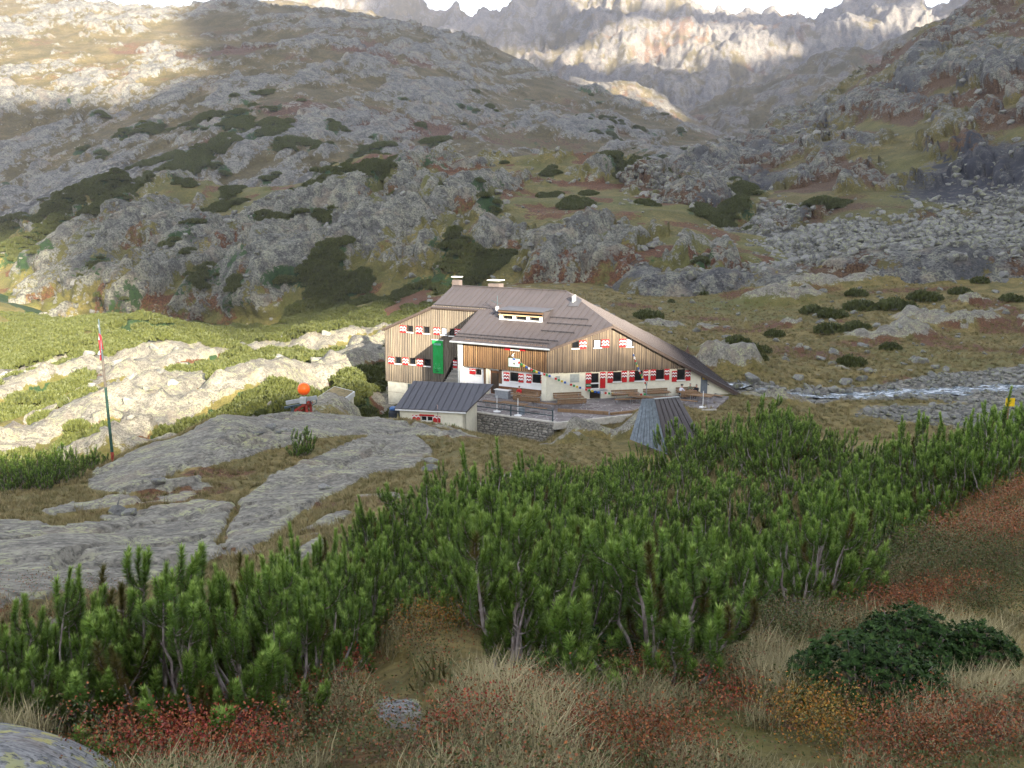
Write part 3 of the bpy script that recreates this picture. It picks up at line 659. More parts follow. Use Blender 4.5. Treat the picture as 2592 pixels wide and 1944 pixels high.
PEAKS = [(700,-60),(860,-40),(960,-35),(1020,-28),(1050,-12),(1067,0),(1085,22),(1120,30),(1150,37),(1180,45),(1196,43),(1206,33),(1222,28),(1245,21),(1290,12),(1340,-6),(1400,-45),(1470,-80),(1560,-120),(1640,-90),(1700,-45),(1740,-12),(1765,0),(1790,12),(1812,10),(1841,18),(1858,33),(1870,28),(1882,29),(1896,19),(1911,15),(1925,7),(1940,5),(1956,13),(1970,18),(1981,27),(1992,17),(2006,22),(2022,17),(2040,30),(2057,39),(2072,30),(2093,22),(2108,8),(2122,0),(2170,-40),(2240,-80),(2300,-50),(2338,-5),(2352,12),(2390,10),(2438,3),(2470,-25),(2560,-60),(2800,-120)]
far('mountain', [[(u, v - 7, 3000) for u, v in PEAKS], [(u, 40 + .55 * v, 2850) for u, v in PEAKS],
     [(700,120,2600),(1250,120,2600),(1500,110,2500),(1800,130,2550),(2100,120,2600),(2800,60,2600)], [(700,200,2350),(1250,200,2350),(1500,210,2250),(1800,220,2300),(2100,200,2350),(2800,150,2300)],
     [(700,290,2050),(1250,280,2050),(1500,290,2000),(1800,290,2050),(2800,260,2000)], [(700,370,1750),(1800,360,1750),(2800,360,1750)]], 700, 2800, 560, 170, 120, 330, 141, M_far, .6, 150)
# ================================================================== the hut
def wood_mat(name, a, b, dark, scale=1.0, rough=0.8):
    k = NT(name); c = k.coord(); r = k.rand()
    v = k.mapping(c, scale=(9 * scale, 9 * scale, 0.7 * scale)); n = k.noise(v, 1.0, 4, 0.6); n2 = k.noise(c, 0.5, 2)
    col = k.mix(k.rng(r, 0.0, 1.0, smooth=False), a, b)
    col = k.mix(k.rng(n, 0.42, 0.75, 0, 0.6), col, dark)
    col = k.mix(k.rng(n2, 0.45, 0.7, 0, 0.45), col, dark)
    return k.out(col, rough, k.bump(n, 0.4, 0.01))
M_wl = wood_mat('weathered_larch', (0.20, 0.165, 0.125), (0.09, 0.076, 0.062), (0.05, 0.042, 0.036))
M_wg = wood_mat('greyed_larch', (0.19, 0.145, 0.10), (0.085, 0.066, 0.052), (0.048, 0.038, 0.032))
M_we = wood_mat('brown_larch', (0.19, 0.11, 0.055), (0.095, 0.054, 0.03), (0.05, 0.03, 0.02))
M_wlb = wood_mat('weathered_batten', (0.31, 0.255, 0.18), (0.17, 0.142, 0.11), (0.12, 0.10, 0.08)); M_wgb = wood_mat('greyed_batten', (0.31, 0.235, 0.155), (0.155, 0.122, 0.092), (0.11, 0.09, 0.07)); M_web = wood_mat('brown_batten', (0.44, 0.27, 0.13), (0.24, 0.14, 0.07), (0.12, 0.07, 0.04))
M_timber = wood_mat('bench_timber', (0.27, 0.17, 0.09), (0.20, 0.125, 0.07), (0.09, 0.06, 0.04))
M_darkw = paint('dark_boarding', (0.055, 0.038, 0.026), 0.85)
M_fascia = paint('dark_fascia', (0.075, 0.055, 0.045), 0.75, 0.25)
def roof_mat(name, col, dirt):
    k = NT(name); c = k.coord(); n = k.noise(c, 0.7, 5, 0.65); n2 = k.noise(k.mapping(c, scale=(2, 2, .3)), 2.0, 3)
    cc = k.mix(k.rng(k.rand(), 0, 1, -.0, .35, False), col, tuple(x * 0.8 for x in col))
    cc = k.mix(k.rng(n, .45, .75, 0, .5), cc, dirt); cc = k.mix(k.rng(n2, .5, .8, 0, .3), cc, dirt)
    return k.out(cc, 0.48, k.bump(n2, .15, .02), Metallic=0.25)
M_roof = roof_mat('brown_sheet_roof', (0.092, 0.079, 0.080), (0.062, 0.056, 0.057))
M_roofg = roof_mat('grey_sheet_roof', (0.095, 0.094, 0.105), (0.072, 0.068, 0.068))
M_white = paint('white_render', (0.80, 0.80, 0.78), 0.85, 0.05, 2)
M_cream = paint('cream_render', (0.76, 0.72, 0.57), 0.85, 0.07, 2.5)
M_conc = paint('old_concrete', (0.47, 0.46, 0.39), 0.9, 0.14, 2.0, bump=.2)
M_red = paint('red_paint', (0.50, 0.018, 0.020), 0.55, 0.12, 5)
M_wpaint = paint('white_paint', (0.82, 0.82, 0.80), 0.5, 0.04)
M_black = paint('black_paint', (0.02, 0.02, 0.022), 0.6, 0.1)
M_glass = NT('window_glass').out((0.012, 0.014, 0.017), 0.08); M_glass.node_tree.nodes['Principled BSDF'].inputs['Specular IOR Level'].default_value = 0.5
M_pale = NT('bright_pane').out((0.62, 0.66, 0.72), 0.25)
M_zinc = paint('zinc_gutter', (0.46, 0.49, 0.50), 0.45, 0.1, metal=.4)
M_iron = paint('grey_green_iron', (0.06, 0.085, 0.095), 0.5, 0.15, metal=.3)
M_steel = paint('galvanised_steel', (0.34, 0.36, 0.38), 0.45, 0.12, metal=.5)
M_door = paint('brown_door', (0.16, 0.07, 0.03), 0.6, 0.2)
M_greydoor = paint('grey_door', (0.15, 0.17, 0.19), 0.6, 0.1)
M_yellow = paint('yellow_sign_paint', (0.78, 0.53, 0.02), 0.5, 0.06)
M_green = paint('green_paint', (0.02, 0.16, 0.07), 0.6, 0.1)
M_stone = None
k = NT('terrace_stone'); c = k.coord(); n = k.noise(c, 3.0, 5, .65); n2 = k.noise(c, 14, 3)
M_stone = k.out(k.mix(k.rng(n2, .35, .75, 0, .6), k.mix(k.rng(k.rand(), 0, 1, 0, 1, False), (0.22, 0.205, 0.18), (0.42, 0.39, 0.33)), (0.12, 0.115, 0.10)), .9, k.bump(n, .6, .05))
k = NT('crazy_paving'); c = k.geom('Position'); vd = k.voro(c, 1.5, 'DISTANCE_TO_EDGE'); vc = k.sep(k.voro(c, 1.5, 'F1', 'Color'))[0]; n = k.noise(c, 4, 4)
pv = k.mix(vc, (0.15, 0.125, 0.12), (0.25, 0.225, 0.215)); pv = k.mix(k.rng(n, .4, .7, 0, .5), pv, (0.13, 0.115, 0.11))
M_pave = k.out(k.mix(k.rng(vd, 0.015, 0.05, 1, 0), pv, k.mix(k.rng(k.noise(c, .6, 2), .45, .6), (0.42, 0.40, 0.38), (0.14, .13, .12))), .85, k.bump(k.rng(vd, 0, .06), .4, .02))

C0 = P(1383, 1015, 90); C0[2] = 0
_EL = onz(1170, 991, TERR); _GR = onz(1867, 994, TERR); _c0 = onz(1383, 1015, TERR)
ED = (_c0 - _EL); ED[2] = 0; ED /= np.linalg.norm(ED); EN = np.array([ED[1], -ED[0], 0]); EN = EN if EN[1] < 0 else -EN
GD = (_GR - _c0); GD[2] = 0; GD /= np.linalg.norm(GD); GN = np.array([GD[1], -GD[0], 0])
C0 = _c0.copy()
ZV = np.array([0, 0, 1.0])
class Face:                         # a facade: along, up, outward
    def __init__(s, o, d, n): s.o, s.d, s.n = np.array(o, float), d, n
    def p(s, a, h, out=0.0): return s.o + s.d * a + ZV * h + s.n * out
    def px(s, u, v): q = onplane(u, v, s.o, s.n) - s.o; return np.dot(q, s.d), q[2]
    def rect(s, u0, v0, u1, v1):
        a0, h1 = s.px(u0, (v0 + v1) / 2)[0], s.px((u0 + u1) / 2, v0)[1]; a1, h0 = s.px(u1, (v0 + v1) / 2)[0], s.px((u0 + u1) / 2, v1)[1]
        return a0, a1, h0, h1
    def slab(s, mb, a0, a1, h0, h1, o0, o1): return mb.prism([s.p(a0, h0, o0), s.p(a1, h0, o0), s.p(a1, h1, o0), s.p(a0, h1, o0)], s.n * (o1 - o0))
    def poly(s, mb, pts, o0, o1): return mb.prism([s.p(a, h, o0) for a, h in pts], s.n * (o1 - o0))
OFF = 5.5
FE = Face(C0, ED, EN); FL = Face(C0 - EN * OFF, ED, EN); FG = Face(C0, GD, GN)
EAVE = 5.55; SLOPE = 0.467
def roofz(o): return EAVE - SLOPE * o
hut_label = 'large alpine hut of weathered boards and pale walls under a brown sheet-metal roof'
hut = thing('mountain_hut', hut_label, 'hut', (float(C0[0]), float(C0[1]), TERR))
def HB(mb, name, mat, parent=None, **kw):   # build in world place, parented to the hut
    o = mb.build(name, mat, None, **kw); p = parent or hut
    o.parent = p; o.matrix_parent_inverse = Matrix.Translation(-Vector(hut.location)) if p is hut else Matrix.Identity(4)
    return o
def inv(o, parent): o.parent = parent; return o

def c1(x, y): return 940 + x / 3.606, 660 + y / 3.606      # places read off two enlargements
def c2(x, y): return 1360 + x / 3.770, 680 + y / 3.770
def r1(F, x0, y0, x1, y1): return F.rect(*c1(x0, y0), *c1(x1, y1))
def r2(F, x0, y0, x1, y1): return F.rect(*c2(x0, y0), *c2(x1, y1))

holes = {'L': [], 'E': [], 'G': [], 'Gl': [], 'El': []}
def window(F, r, key, out=0.0, pane=None, sill=True, frame=None):
    a0, a1, h0, h1 = r; holes[key].append((a0, a1, h0, h1))
    mb = MB(); t = 0.06
    for q in ((a0, a0 + t, h0, h1), (a1 - t, a1, h0, h1), (a0 + t, a1 - t, h0, h0 + t), (a0 + t, a1 - t, h1 - t, h1)): F.slab(mb, *q, out - 0.10, out + 0.025)
    w = HB(mb, 'window', frame or M_darkw)
    HB(F.slab(MB(), a0 + t, a1 - t, h0 + t, h1 - t, out - 0.09, out - 0.07), 'pane', pane or M_glass, w)
    if sill: HB(F.slab(MB(), a0 - 0.06, a1 + 0.06, h0 - 0.10, h0 - 0.005, out - 0.02, out + 0.16), 'sill', M_wpaint, w)
    return w
def shutter(F, r, out=0.05, waves=2, top=True):
    a0, a1, h0, h1 = r; W = a1 - a0; H = h1 - h0
    s = HB(F.slab(MB(), a0, a1, h0, h1, out, out + 0.045), 'shutter', M_red)
    span = min(H, W * 1.5); amp = span * 0.075; th = span * 0.15
    for i in range(waves):
        hc = h1 - span * (0.30 + 0.36 * i)
        for mat, nm, dh, tt, oo in ((M_wpaint, 'wave', 0, th, 0.052), (M_black, 'wave', -th * 0.95, th * 0.55, 0.049)):
            n = 13; xs = np.linspace(a0 + W * .02, a1 - W * .02, n); ph = np.abs(np.sin(np.linspace(0, 2 * math.pi, n))) * amp * 2 - amp
            up = [(x, hc + dh + p + tt / 2) for x, p in zip(xs, ph)]; dn = [(x, hc + dh + p - tt / 2) for x, p in zip(xs, ph)]
            mb = MB()
            for j in range(n - 1): F.poly(mb, [dn[j], dn[j + 1], up[j + 1], up[j]], out + 0.0455, out + oo)
            HB(mb, nm, mat, s)
    return s
def boards(F, key, cladding, a0, a1, bot, top, step=0.225, out=0.0, mat=None, bat=None, seed=1):
    """boards with proud battens over the joints, cut round the openings"""
    rg = random.Random(seed); a = a0; n = 0
    while a < a1 - 0.03:
        batten = n % 2 == 1; b = min(a + (rg.uniform(.055, .085) if batten else rg.uniform(.13, .21)), a1); g = 0.0 if batten else 0.016; x0, x1 = a + g / 2, b - g / 2; n += 1
        mids = sorted((q0, q1) for (p0, p1, q0, q1) in holes[key] if p1 > x0 + .02 and p0 < x1 - .02); lo0, lo1 = bot(x0), bot(x1); pcs = []
        for q0, q1 in mids:
            if q0 > max(lo0, lo1) + .02: pcs.append((lo0, lo1, q0, q0))
            lo0 = lo1 = max(q1, lo0)
        if min(top(x0), top(x1)) > max(lo0, lo1): pcs.append((lo0, lo1, top(x0), top(x1)))
        d = rg.uniform(.055, .075) if batten else rg.uniform(.012, .03); mb = MB(); dz = rg.uniform(-.03, .03)
        for (l0, l1, t0, t1) in pcs: F.poly(mb, [(x0, l0 + dz), (x1, l1 + dz), (x1, t1), (x0, t0)], out, out + d)
        if mb.v: HB(mb, 'batten' if batten else 'board', bat if batten else mat, cladding)
        a = b
def wall_holes(F, a0, a1, h0, h1, hs, o0, o1, mb):
    xs = sorted({a0, a1, *[min(max(q, a0), a1) for h in hs for q in h[:2]]}); ys = sorted({h0, h1, *[min(max(q, h0), h1) for h in hs for q in h[2:]]})
    for x0, x1 in zip(xs[:-1], xs[1:]):
        if x1 - x0 < 1e-4: continue
        run = None
        for y0, y1 in list(zip(ys[:-1], ys[1:])) + [(None, None)]:
            solid = y0 is not None and y1 - y0 > 1e-4 and not any(h[0] < (x0 + x1) / 2 < h[1] and h[2] < (y0 + y1) / 2 < h[3] for h in hs)
            if solid: run = (run[0], y1) if run else (y0, y1)
            elif y0 is None or y1 - y0 > 1e-4:
                if run: F.slab(mb, x0, x1, run[0], run[1], o0, o1)
                run = None
    return mb

# ---- openings and shutters
for (s_, w_) in [((265,590,322,655),(330,590,382,650)),((412,598,470,668),(478,600,532,662)),((572,608,632,675),(638,612,692,675)),((765,622,825,680),(712,618,762,684)),
                 ((160,875,213,940),(220,877,272,938)),((290,882,343,950),(350,885,405,945)),((420,893,478,962),(482,895,540,960))]:
    shutter(FL, r1(FL, *s_)); window(FL, r1(FL, *w_), 'L', pane=M_pale if w_[0] == 638 else None)
shutter(FL, r1(FL, 434, 1140, 490, 1200)); window(FL, r1(FL, 495, 1146, 552, 1200), 'L', sill=False)
HB(FL.slab(MB(), *r1(FL, 338, 1128, 414, 1400), -0.05, 0.03), 'cellar_door', M_iron)
shutter(FE, r1(FE, 1222, 770, 1274, 815), waves=1); shutter(FE, r1(FE, 1356, 777, 1407, 822), waves=1); window(FE, r1(FE, 1280, 772, 1352, 812), 'E')
RC = -0.38                          # ground floor stands back under the boarding
FR = Face(C0 + EN * RC, ED, EN)
shutter(FR, r1(FR, 900, 985, 955, 1035), waves=1); window(FR, r1(FR, 957, 988, 1005, 1040), 'El')
for (s_, w_) in [((1212,1018,1262,1097),(1268,1020,1343,1100)),((1418,1035,1466,1115),(1472,1038,1548,1115))]:
    shutter(FR, r1(FR, *s_)); window(FR, r1(FR, *w_), 'El')
shutter(FR, r1(FR, 1346, 1030, 1392, 1110)); shutter(FR, r1(FR, 1551, 1040, 1588, 1122))
for (s_, w_) in [((400,683,468,765),(330,685,396,758)),((612,673,683,752),(538,678,608,752)),((782,668,845,748),(848,665,912,742))]:
    shutter(FG, r2(FG, *s_)); window(FG, r2(FG, *w_), 'G', pane=M_pale if w_[0] != 330 else None)
FGl = Face(C0 + GN * -0.06, GD, GN)
for (a_, w_, b_) in [((460,995,512,1145),(514,998,584,1088),(598,985,648,1138)),((668,983,720,1088),(722,985,800,1075),(803,975,853,1083)),((876,972,925,1078),(927,972,1005,1068),(1010,965,1057,1070)),
                     ((1078,960,1128,1065),(1130,962,1208,1055),(1210,955,1258,1060)),((1282,975,1330,1078),(1332,958,1408,1060),(1410,968,1460,1068))]:
    shutter(FGl, r2(FGl, *a_)); shutter(FGl, r2(FGl, *b_)); window(FGl, r2(FGl, *w_), 'Gl')
window(FGl, r2(FGl, 514, 1100, 584, 1140), 'Gl')
ra = r2(FGl, 500, 1157, 605, 1242); holes['Gl'].append((ra[0], ra[1], 0.0, ra[3]))
HB(FGl.slab(MB(), ra[0], ra[1], 0.0, ra[3], -0.34, -0.30), 'cellar_door', M_darkw)
HB(FGl.slab(MB(), ra[0] - .35, ra[1] + .6, ra[3], ra[3] + .07, -.02, .55), 'door_canopy', M_zinc)
rd = r2(FGl, 1560, 1000, 1622, 1190); dr = HB(FGl.slab(MB(), rd[0], rd[1], 0.02, rd[3] - .05, 0.0, 0.05), 'door', M_greydoor)
HB(FGl.slab(MB(), rd[1] + .03, rd[1] + .12, 0.95, 1.05, .05, .12), 'door_handle', M_black, dr)
HB(FGl.slab(MB(), *r2(FGl, 1576, 1028, 1614, 1056), 0.055, 0.075), 'notice', M_yellow, dr)
mb = MB(); rr_ = r2(FGl, 460, 1096, 512, 1126); nb = HB(FGl.slab(mb, *rr_, 0.103, 0.115), 'notice', M_green)
mb = MB()
for i in range(5): FGl.slab(mb, rr_[0] + .07 + i * .09, rr_[0] + .13 + i * .09, (rr_[2] + rr_[3]) / 2 - .04, (rr_[2] + rr_[3]) / 2 + .04, .1155, .118)
HB(mb, 'lettering', M_wpaint, nb)
for q in ((175,1025,215,1056),(312,1005,400,1085)): HB(FGl.slab(MB(), *r2(FGl, *q), 0.0, 0.02), 'plaque', paint('grey_plaque', (0.40, 0.42, 0.38), .7))

# ---- walls
gtop = lambda s: min(EAVE + 0.05 + (s - 0.3) * (7.58 - 5.6) / 6.36, 7.58 - (s - 6.66) * 7.54 / 13.76) - 0.02
WB = 2.78                           # lower edge of the boarding
mb = wall_holes(FGl, 0.0, 15.0, -0.6, WB + .05, holes['Gl'], -0.28, 0.0, MB()); FGl.poly(mb, [(15.0, -0.6), (20.3, -0.6), (20.3, .05), (15.0, WB + .1)], -0.28, 0.0)
HB(mb, 'wall', M_cream)
cl = HB(FG.poly(MB(), [(0.05, WB + .02), (15.1, WB + .02), (6.66, gtop(6.66) - .03), (0.05, gtop(0.05) - .03)], -0.35, -0.12), 'gable_cladding', M_darkw)
boards(FG, 'G', cl, 0.0, 15.35, lambda x: WB, gtop, mat=M_wg, bat=M_wgb, seed=4)
mb = wall_holes(FR, -9.85, -0.55, -0.6, WB, holes['El'] + [(FR.px(*c1(1080, 1100))[0], FR.px(*c1(1165, 1100))[0], 0.0, 2.5)], -0.3, 0.0, MB())
HB(mb, 'wall', M_white)
HB(FE.slab(MB(), -0.55, 0.0, -.6, WB - .05, -0.75, 0.02), 'corner_pier', M_cream)
a0, a1 = FR.px(*c1(1080, 1100))[0], FR.px(*c1(1165, 1100))[0]
dd = HB(FR.slab(MB(), a0, a1, 0, 2.5, -0.30, -0.22), 'entrance_door', M_door); HB(FR.slab(MB(), a0 + .12, a0 + .95, .1, 2.2, -.215, -.2), 'door_leaf', M_darkw, dd)
HB(FR.slab(MB(), FR.px(*c1(1034, 1100))[0], FR.px(*c1(1054, 1100))[0], 0, WB - .06, 0.02, 0.2), 'door_post', M_we)
HB(FR.slab(MB(), FR.px(*c1(1057, 1100))[0], FR.px(*c1(1078, 1100))[0], 0, WB - .06, 0.02, 0.25), 'door_post', M_cream)
HB(FR.slab(MB(), a1 + .02, -.6, .55, .95, .01, .05), 'wall_panel', M_door)
HB(FR.slab(MB(), a1 + .0, a1 + .35, 1.2, WB - .06, .01, .06), 'wall_panel', M_we)
HB(FR.slab(MB(), *r1(FR, 838, 1075, 852, 1115), 0.005, 0.09), 'letter_box', M_green)
cl = HB(FE.poly(MB(), [(-9.75, WB + .01), (-0.02, WB + .01), (-0.02, EAVE), (-9.75, EAVE)], -0.4, -0.06), 'wing_cladding', M_darkw)
boards(FE, 'E', cl, -9.75, 0.0, lambda x: WB - .05, lambda x: EAVE, mat=M_we, bat=M_web, seed=5)
HB(FE.poly(MB(), [(-10.15, -.6), (-9.76, -.6), (-9.76, EAVE - .05), (-10.15, EAVE - .05)], -0.5, 0.03), 'corner_pier', M_white)
FW = Face(FE.p(-10.15, 0, 0), -EN, -ED)     # left flank of the wing
HB(FW.poly(MB(), [(0.5, -1.5), (OFF, -1.5), (OFF, roofz(-OFF) - .1), (.5, EAVE + .1)], -0.25, -0.01), 'wall', M_white)
ltop = lambda a: (8.20 if a > -17.1 else 8.20 - (-17.1 - a) * (8.20 - 5.15) / 6.8) - .04
p0, p1 = FL.px(*c1(640, 1150)), FL.px(*c1(760, 880))
LB = -1.03
def lbot(a): return LB if a < p0[0] else (LB + (a - p0[0]) / (p1[0] - p0[0]) * (p1[1] - LB) if a < p1[0] else p1[1])
la0 = FL.px(975, 900)[0]
cl = HB(FL.poly(MB(), [(la0 + .05, LB + .03), (p0[0], LB + .03), (p1[0], p1[1] + .03), (-10.2, p1[1] + .03), (-10.2, 8.1), (-17.1, 8.1), (la0 + .05, 5.0)], -0.35, -0.12), 'gable_cladding', M_darkw)
boards(FL, 'L', cl, la0, -10.2, lbot, ltop, mat=M_wl, bat=M_wlb, seed=6)
HB(FL.poly(MB(), [(la0 + .25, -6.2), (p0[0] + .1, -6.2), (p0[0] + .1, LB + .02), (la0 + .25, LB + .02)], -.5, -.06), 'wall', M_conc)
for hh in (-2.3, -3.6): HB(FL.slab(MB(), la0 + .25, p0[0], hh - .012, hh + .012, -.06, -.05), 'shuttering_joint', M_darkw)
HB(FL.poly(MB(), [(p0[0] - .1, LB - .12), (p1[0], p1[1] - .12), (p1[0], p1[1] + .06), (p0[0] - .1, LB + .06)], 0.0, 0.08), 'trim_board', M_darkw)
# stone stair between the two parts of the house
ns = 14
for i in range(ns):
    f0, f1 = i / ns, (i + 1) / ns; aL = p0[0] + (p1[0] - p0[0]) * f0; hh = LB - 1.2 + (p1[1] - LB) * f1
    HB(FL.slab(MB(), aL, -10.25, hh - .24, hh, -.30 + .02 * i, 1.6 - 1.5 * f0), 'step', M_stone)
shutter(FL, r1(FL, 752, 905, 790, 990), out=.12); shutter(FW, (1.2, 2.0, -1.1, -.2), out=.02, waves=1)

# ---- roof
def clip(poly, a, c):               # keep x*a <= c, a = +-1
    out = []
    for (x0, y0), (x1, y1) in zip(poly, poly[1:] + poly[:1]):
        i0, i1 = x0 * a <= c, x1 * a <= c
        if i0: out.append((x0, y0))
        if i0 != i1: t = (c * a - x0) / (x1 - x0); out.append((c * a, y0 + t * (y1 - y0)))
    return out
def sheet_roof(parent_builder, name, pts, ex, width, thick, mat, under, seam=0.045):
    """pts: 3-d polygon of a roof plane; ex: direction along the eave. Slab plus one panel per seam spacing"""
    pts = [np.array(p, float) for p in pts]; ex = np.array(ex, float); nrm = np.zeros(3)
    for i in range(len(pts)): nrm += np.cross(pts[i] - pts[0], pts[(i + 1) % len(pts)] - pts[0])
    nrm /= np.linalg.norm(nrm); nrm = nrm if nrm[2] > 0 else -nrm
    ex = ex - nrm * np.dot(ex, nrm); ex /= np.linalg.norm(ex); ey = np.cross(nrm, ex); o = pts[0]
    pl = [(float(np.dot(p - o, ex)), float(np.dot(p - o, ey))) for p in pts]
    W = lambda x, y, z=0.0: o + ex * x + ey * y + nrm * z
    base = parent_builder(MB().prism([W(x, y, -thick) for x, y in pl], nrm * (thick - .012)), name, under)
    xs = [p[0] for p in pl]; x = min(xs)
    while x < max(xs) - .02:
        q = clip(clip(pl, 1, x + width - .012), -1, -x)
        if len(q) >= 3:
            mb = MB().prism([W(a, b, -.011) for a, b in q], nrm * .012)
            ys = [b for a, b in q if a < x + .03] or [b for a, b in q]
            if max(ys) - min(ys) > .2: mb.bar(W(x + .02, min(ys) + .02, seam / 2 + .004), W(x + .02, max(ys) - .02, seam / 2 + .004), .03, seam)
            parent_builder(mb, 'roof_panel', mat, base)
        x += width
    return base, W, pl
hb_ = lambda mb, nm, mat, par=None: HB(mb, nm, mat, par)
def plane_hit(u, v):                # front roof plane
    d = ray(u, v); n = EN * SLOPE + ZV; p0_ = FE.p(0, EAVE, 0); return d * (np.dot(p0_, n) / np.dot(d, n))
R1, R2 = plane_hit(1146, 724), plane_hit(1436, 734)
rh = (R1[2] + R2[2]) / 2
oR = -(rh - TERR - EAVE) / SLOPE
R1 = FE.p(np.dot(R1 - C0, ED), EAVE - SLOPE * oR, oR); R2 = FE.p(np.dot(R2 - C0, ED), EAVE - SLOPE * oR, oR)
AP = FG.p(6.66, 0, .35); AP[2] = TERR + EAVE - SLOPE * np.dot(AP - C0, EN)
N1 = FE.p(np.dot(plane_hit(1095, 772) - C0, ED), roofz(-OFF + .3), -OFF + .3); N2 = FE.p(-11.0, roofz(-OFF + .3), -OFF + .3)
E1 = FE.p(-11.0, roofz(.4), .4); E2 = FE.p(0.55, roofz(.4), .4)
roof, WF, plF = sheet_roof(hb_, 'roof', [E1, E2, AP, R2, R1, N1, N2], ED, 0.70, 0.20, M_roof, M_fascia)
GE = FG.p(20.75, -.1, .35); BK = np.array([0.0, 0, 0])
bdir = (R2 - AP); bdir /= np.linalg.norm(bdir)
rgt = [AP, GE, GE - GN * 14 + ZV * 0.0 + GD * 0, R2 + (R2 - AP) * .25]
nr_ = np.cross(GE - AP, R2 - AP); d_ = np.dot(AP, nr_)
q3 = GE - GN * 13; q3[2] = (d_ - nr_[0] * q3[0] - nr_[1] * q3[1]) / nr_[2]
q4 = R2.copy()
sheet_roof(hb_, 'roof', [AP, GE, q3, q4], GN, 0.70, 0.22, M_roof, M_fascia)
LLp = FL.p(-24.0, 5.10, .3); q5 = LLp - EN * 9; q5[2] = LLp[2] - 1.8
sheet_roof(hb_, 'roof', [N1, q5, LLp], EN, 0.70, 0.20, M_roof, M_fascia)
sheet_roof(hb_, 'roof', [N1, R1, q5], EN, 0.70, 0.20, M_roof, M_fascia)
# back of the house
mb = MB(); back_r = R2 - EN * .2; 
bl = FE.p(-23.6, 0, -OFF - 8.8); br = q3.copy(); br[2] = TERR
bp = [bl, FE.p(-16, 0, oR - 1.2), FE.p(-1.5, 0, oR - 1.2), br]
for A_, B_ in zip(bp[:-1], bp[1:]):
    tz = lambda p: (rh - 1.6) if p is bp[1] or p is bp[2] else (q5[2] - .5 if p is bl else TERR + .1)
    mb.add([(A_[0], A_[1], TERR - 5), (B_[0], B_[1], TERR - 5), (B_[0], B_[1], tz(B_)), (A_[0], A_[1], tz(A_))], [(0, 1, 2, 3)])
bs = FL.p(la0 + .3, 0, -.3); mb.add([(bs[0], bs[1], TERR - 6), (bl[0], bl[1], TERR - 6), (bl[0], bl[1], q5[2] - .3), (bs[0], bs[1], TERR + 4.9)], [(0, 1, 2, 3)])
HB(mb, 'wall', M_cream)
# rake fascia of the long right slope
HB(MB().prism([AP + GN * .02 - ZV * .05, GE + GN * .02 - ZV * .02, GE + GN * .02 - ZV * .48, AP + GN * .02 - ZV * .30], GN * .08), 'verge_board', M_fascia)
HB(MB().prism([AP + GN * .02 - ZV * .05, E2 + GN * .02 - ZV * .02, E2 + GN * .02 - ZV * .24, AP + GN * .02 - ZV * .27], GN * .06), 'verge_board', M_fascia)
HB(MB().prism([N1 + EN * .02 - ZV * .02, LLp + EN * .02 - ZV * .02, LLp + EN * .02 - ZV * .26, N1 + EN * .02 - ZV * .26], EN * .06), 'verge_board', M_fascia)
HB(MB().prism([R1, R2, R2 + ZV * .06, R1 + ZV * .06], EN * .18), 'ridge_cap', M_roof)
HB(MB().tube([E1 + EN * .1 - ZV * .10, E2 + EN * .1 - ZV * .10], .10, 8), 'gutter', M_zinc)
HB(MB().tube([FE.p(-10.25, EAVE - .15, .3), FE.p(-10.25, EAVE - .6, .1), FE.p(-10.25, -.2, .1)], .07, 8), 'downpipe', M_zinc)
def guard(o, a0, a1, name='snow_guard'):
    mb = MB(); n = EN * SLOPE + ZV; n = n / np.linalg.norm(n)
    f = lambda a: FE.p(a, roofz(o), o)
    mb.bar(f(a0) + n * .14, f(a1) + n * .14, .045); mb.bar(f(a0) + n * .06, f(a1) + n * .06, .03)
    for a in np.arange(a0 + .1, a1, .7): mb.bar(f(a), f(a) + n * .16, .035)
    HB(mb, name, M_black, roof)
guard(-.25, -10.8, .2); guard(-.75, -10.8, .9)
def pa(u, v): q = plane_hit(u, v); return np.dot(q - C0, ED), np.dot(q - C0, EN)
for (u0, v0, u1, v1) in [(1391,806,1490,809),(1384,821,1500,825),(1369,840,1456,843),(1098,776,1246,779)]:
    A_, B_ = pa(u0, v0), pa(u1, v1); guard((A_[1] + B_[1]) / 2, A_[0], B_[0])
# dormer with three openings
A_, B_ = pa(1263, 809), pa(1374, 814); do = (A_[1] + B_[1]) / 2; dz = roofz(do); FD = Face(FE.p(0, 0, do), ED, EN)
mb = MB(); H_ = .98; x0, x1 = A_[0], B_[0]; back_o = -1.9
mb.prism([FD.p(x0, dz - .1, 0), FD.p(x0, dz + H_, 0), FD.p(x0, roofz(do + back_o) , back_o)], ED * .06); mb.prism([FD.p(x1, dz - .1, 0), FD.p(x1, dz + H_, 0), FD.p(x1, roofz(do + back_o), back_o)], -ED * .06)
dm = HB(mb, 'dormer', M_roof, roof)
HB(MB().prism([FD.p(x0 - .15, dz + H_ + .02, .25), FD.p(x1 + .15, dz + H_ + .02, .25), FD.p(x1 + .15, roofz(do - 2.3) + .06, -2.3), FD.p(x0 - .15, roofz(do - 2.3) + .06, -2.3)], ZV * .06), 'dormer_roof', M_roofg, roof)
HB(FD.slab(MB(), x0 - .1, x1 + .1, dz + H_ - .22, dz + H_, 0.02, .1), 'dormer_beam', M_we, roof)
HB(FD.slab(MB(), x0, x1, dz + .45, dz + .56, 0.02, .14), 'dormer_beam', paint('pale_timber', (.52, .36, .2), .7), roof)
HB(FD.slab(MB(), x0, x1, dz - .05, dz + H_ - .1, -.3, -.22), 'dormer_glazing', M_glass, roof)
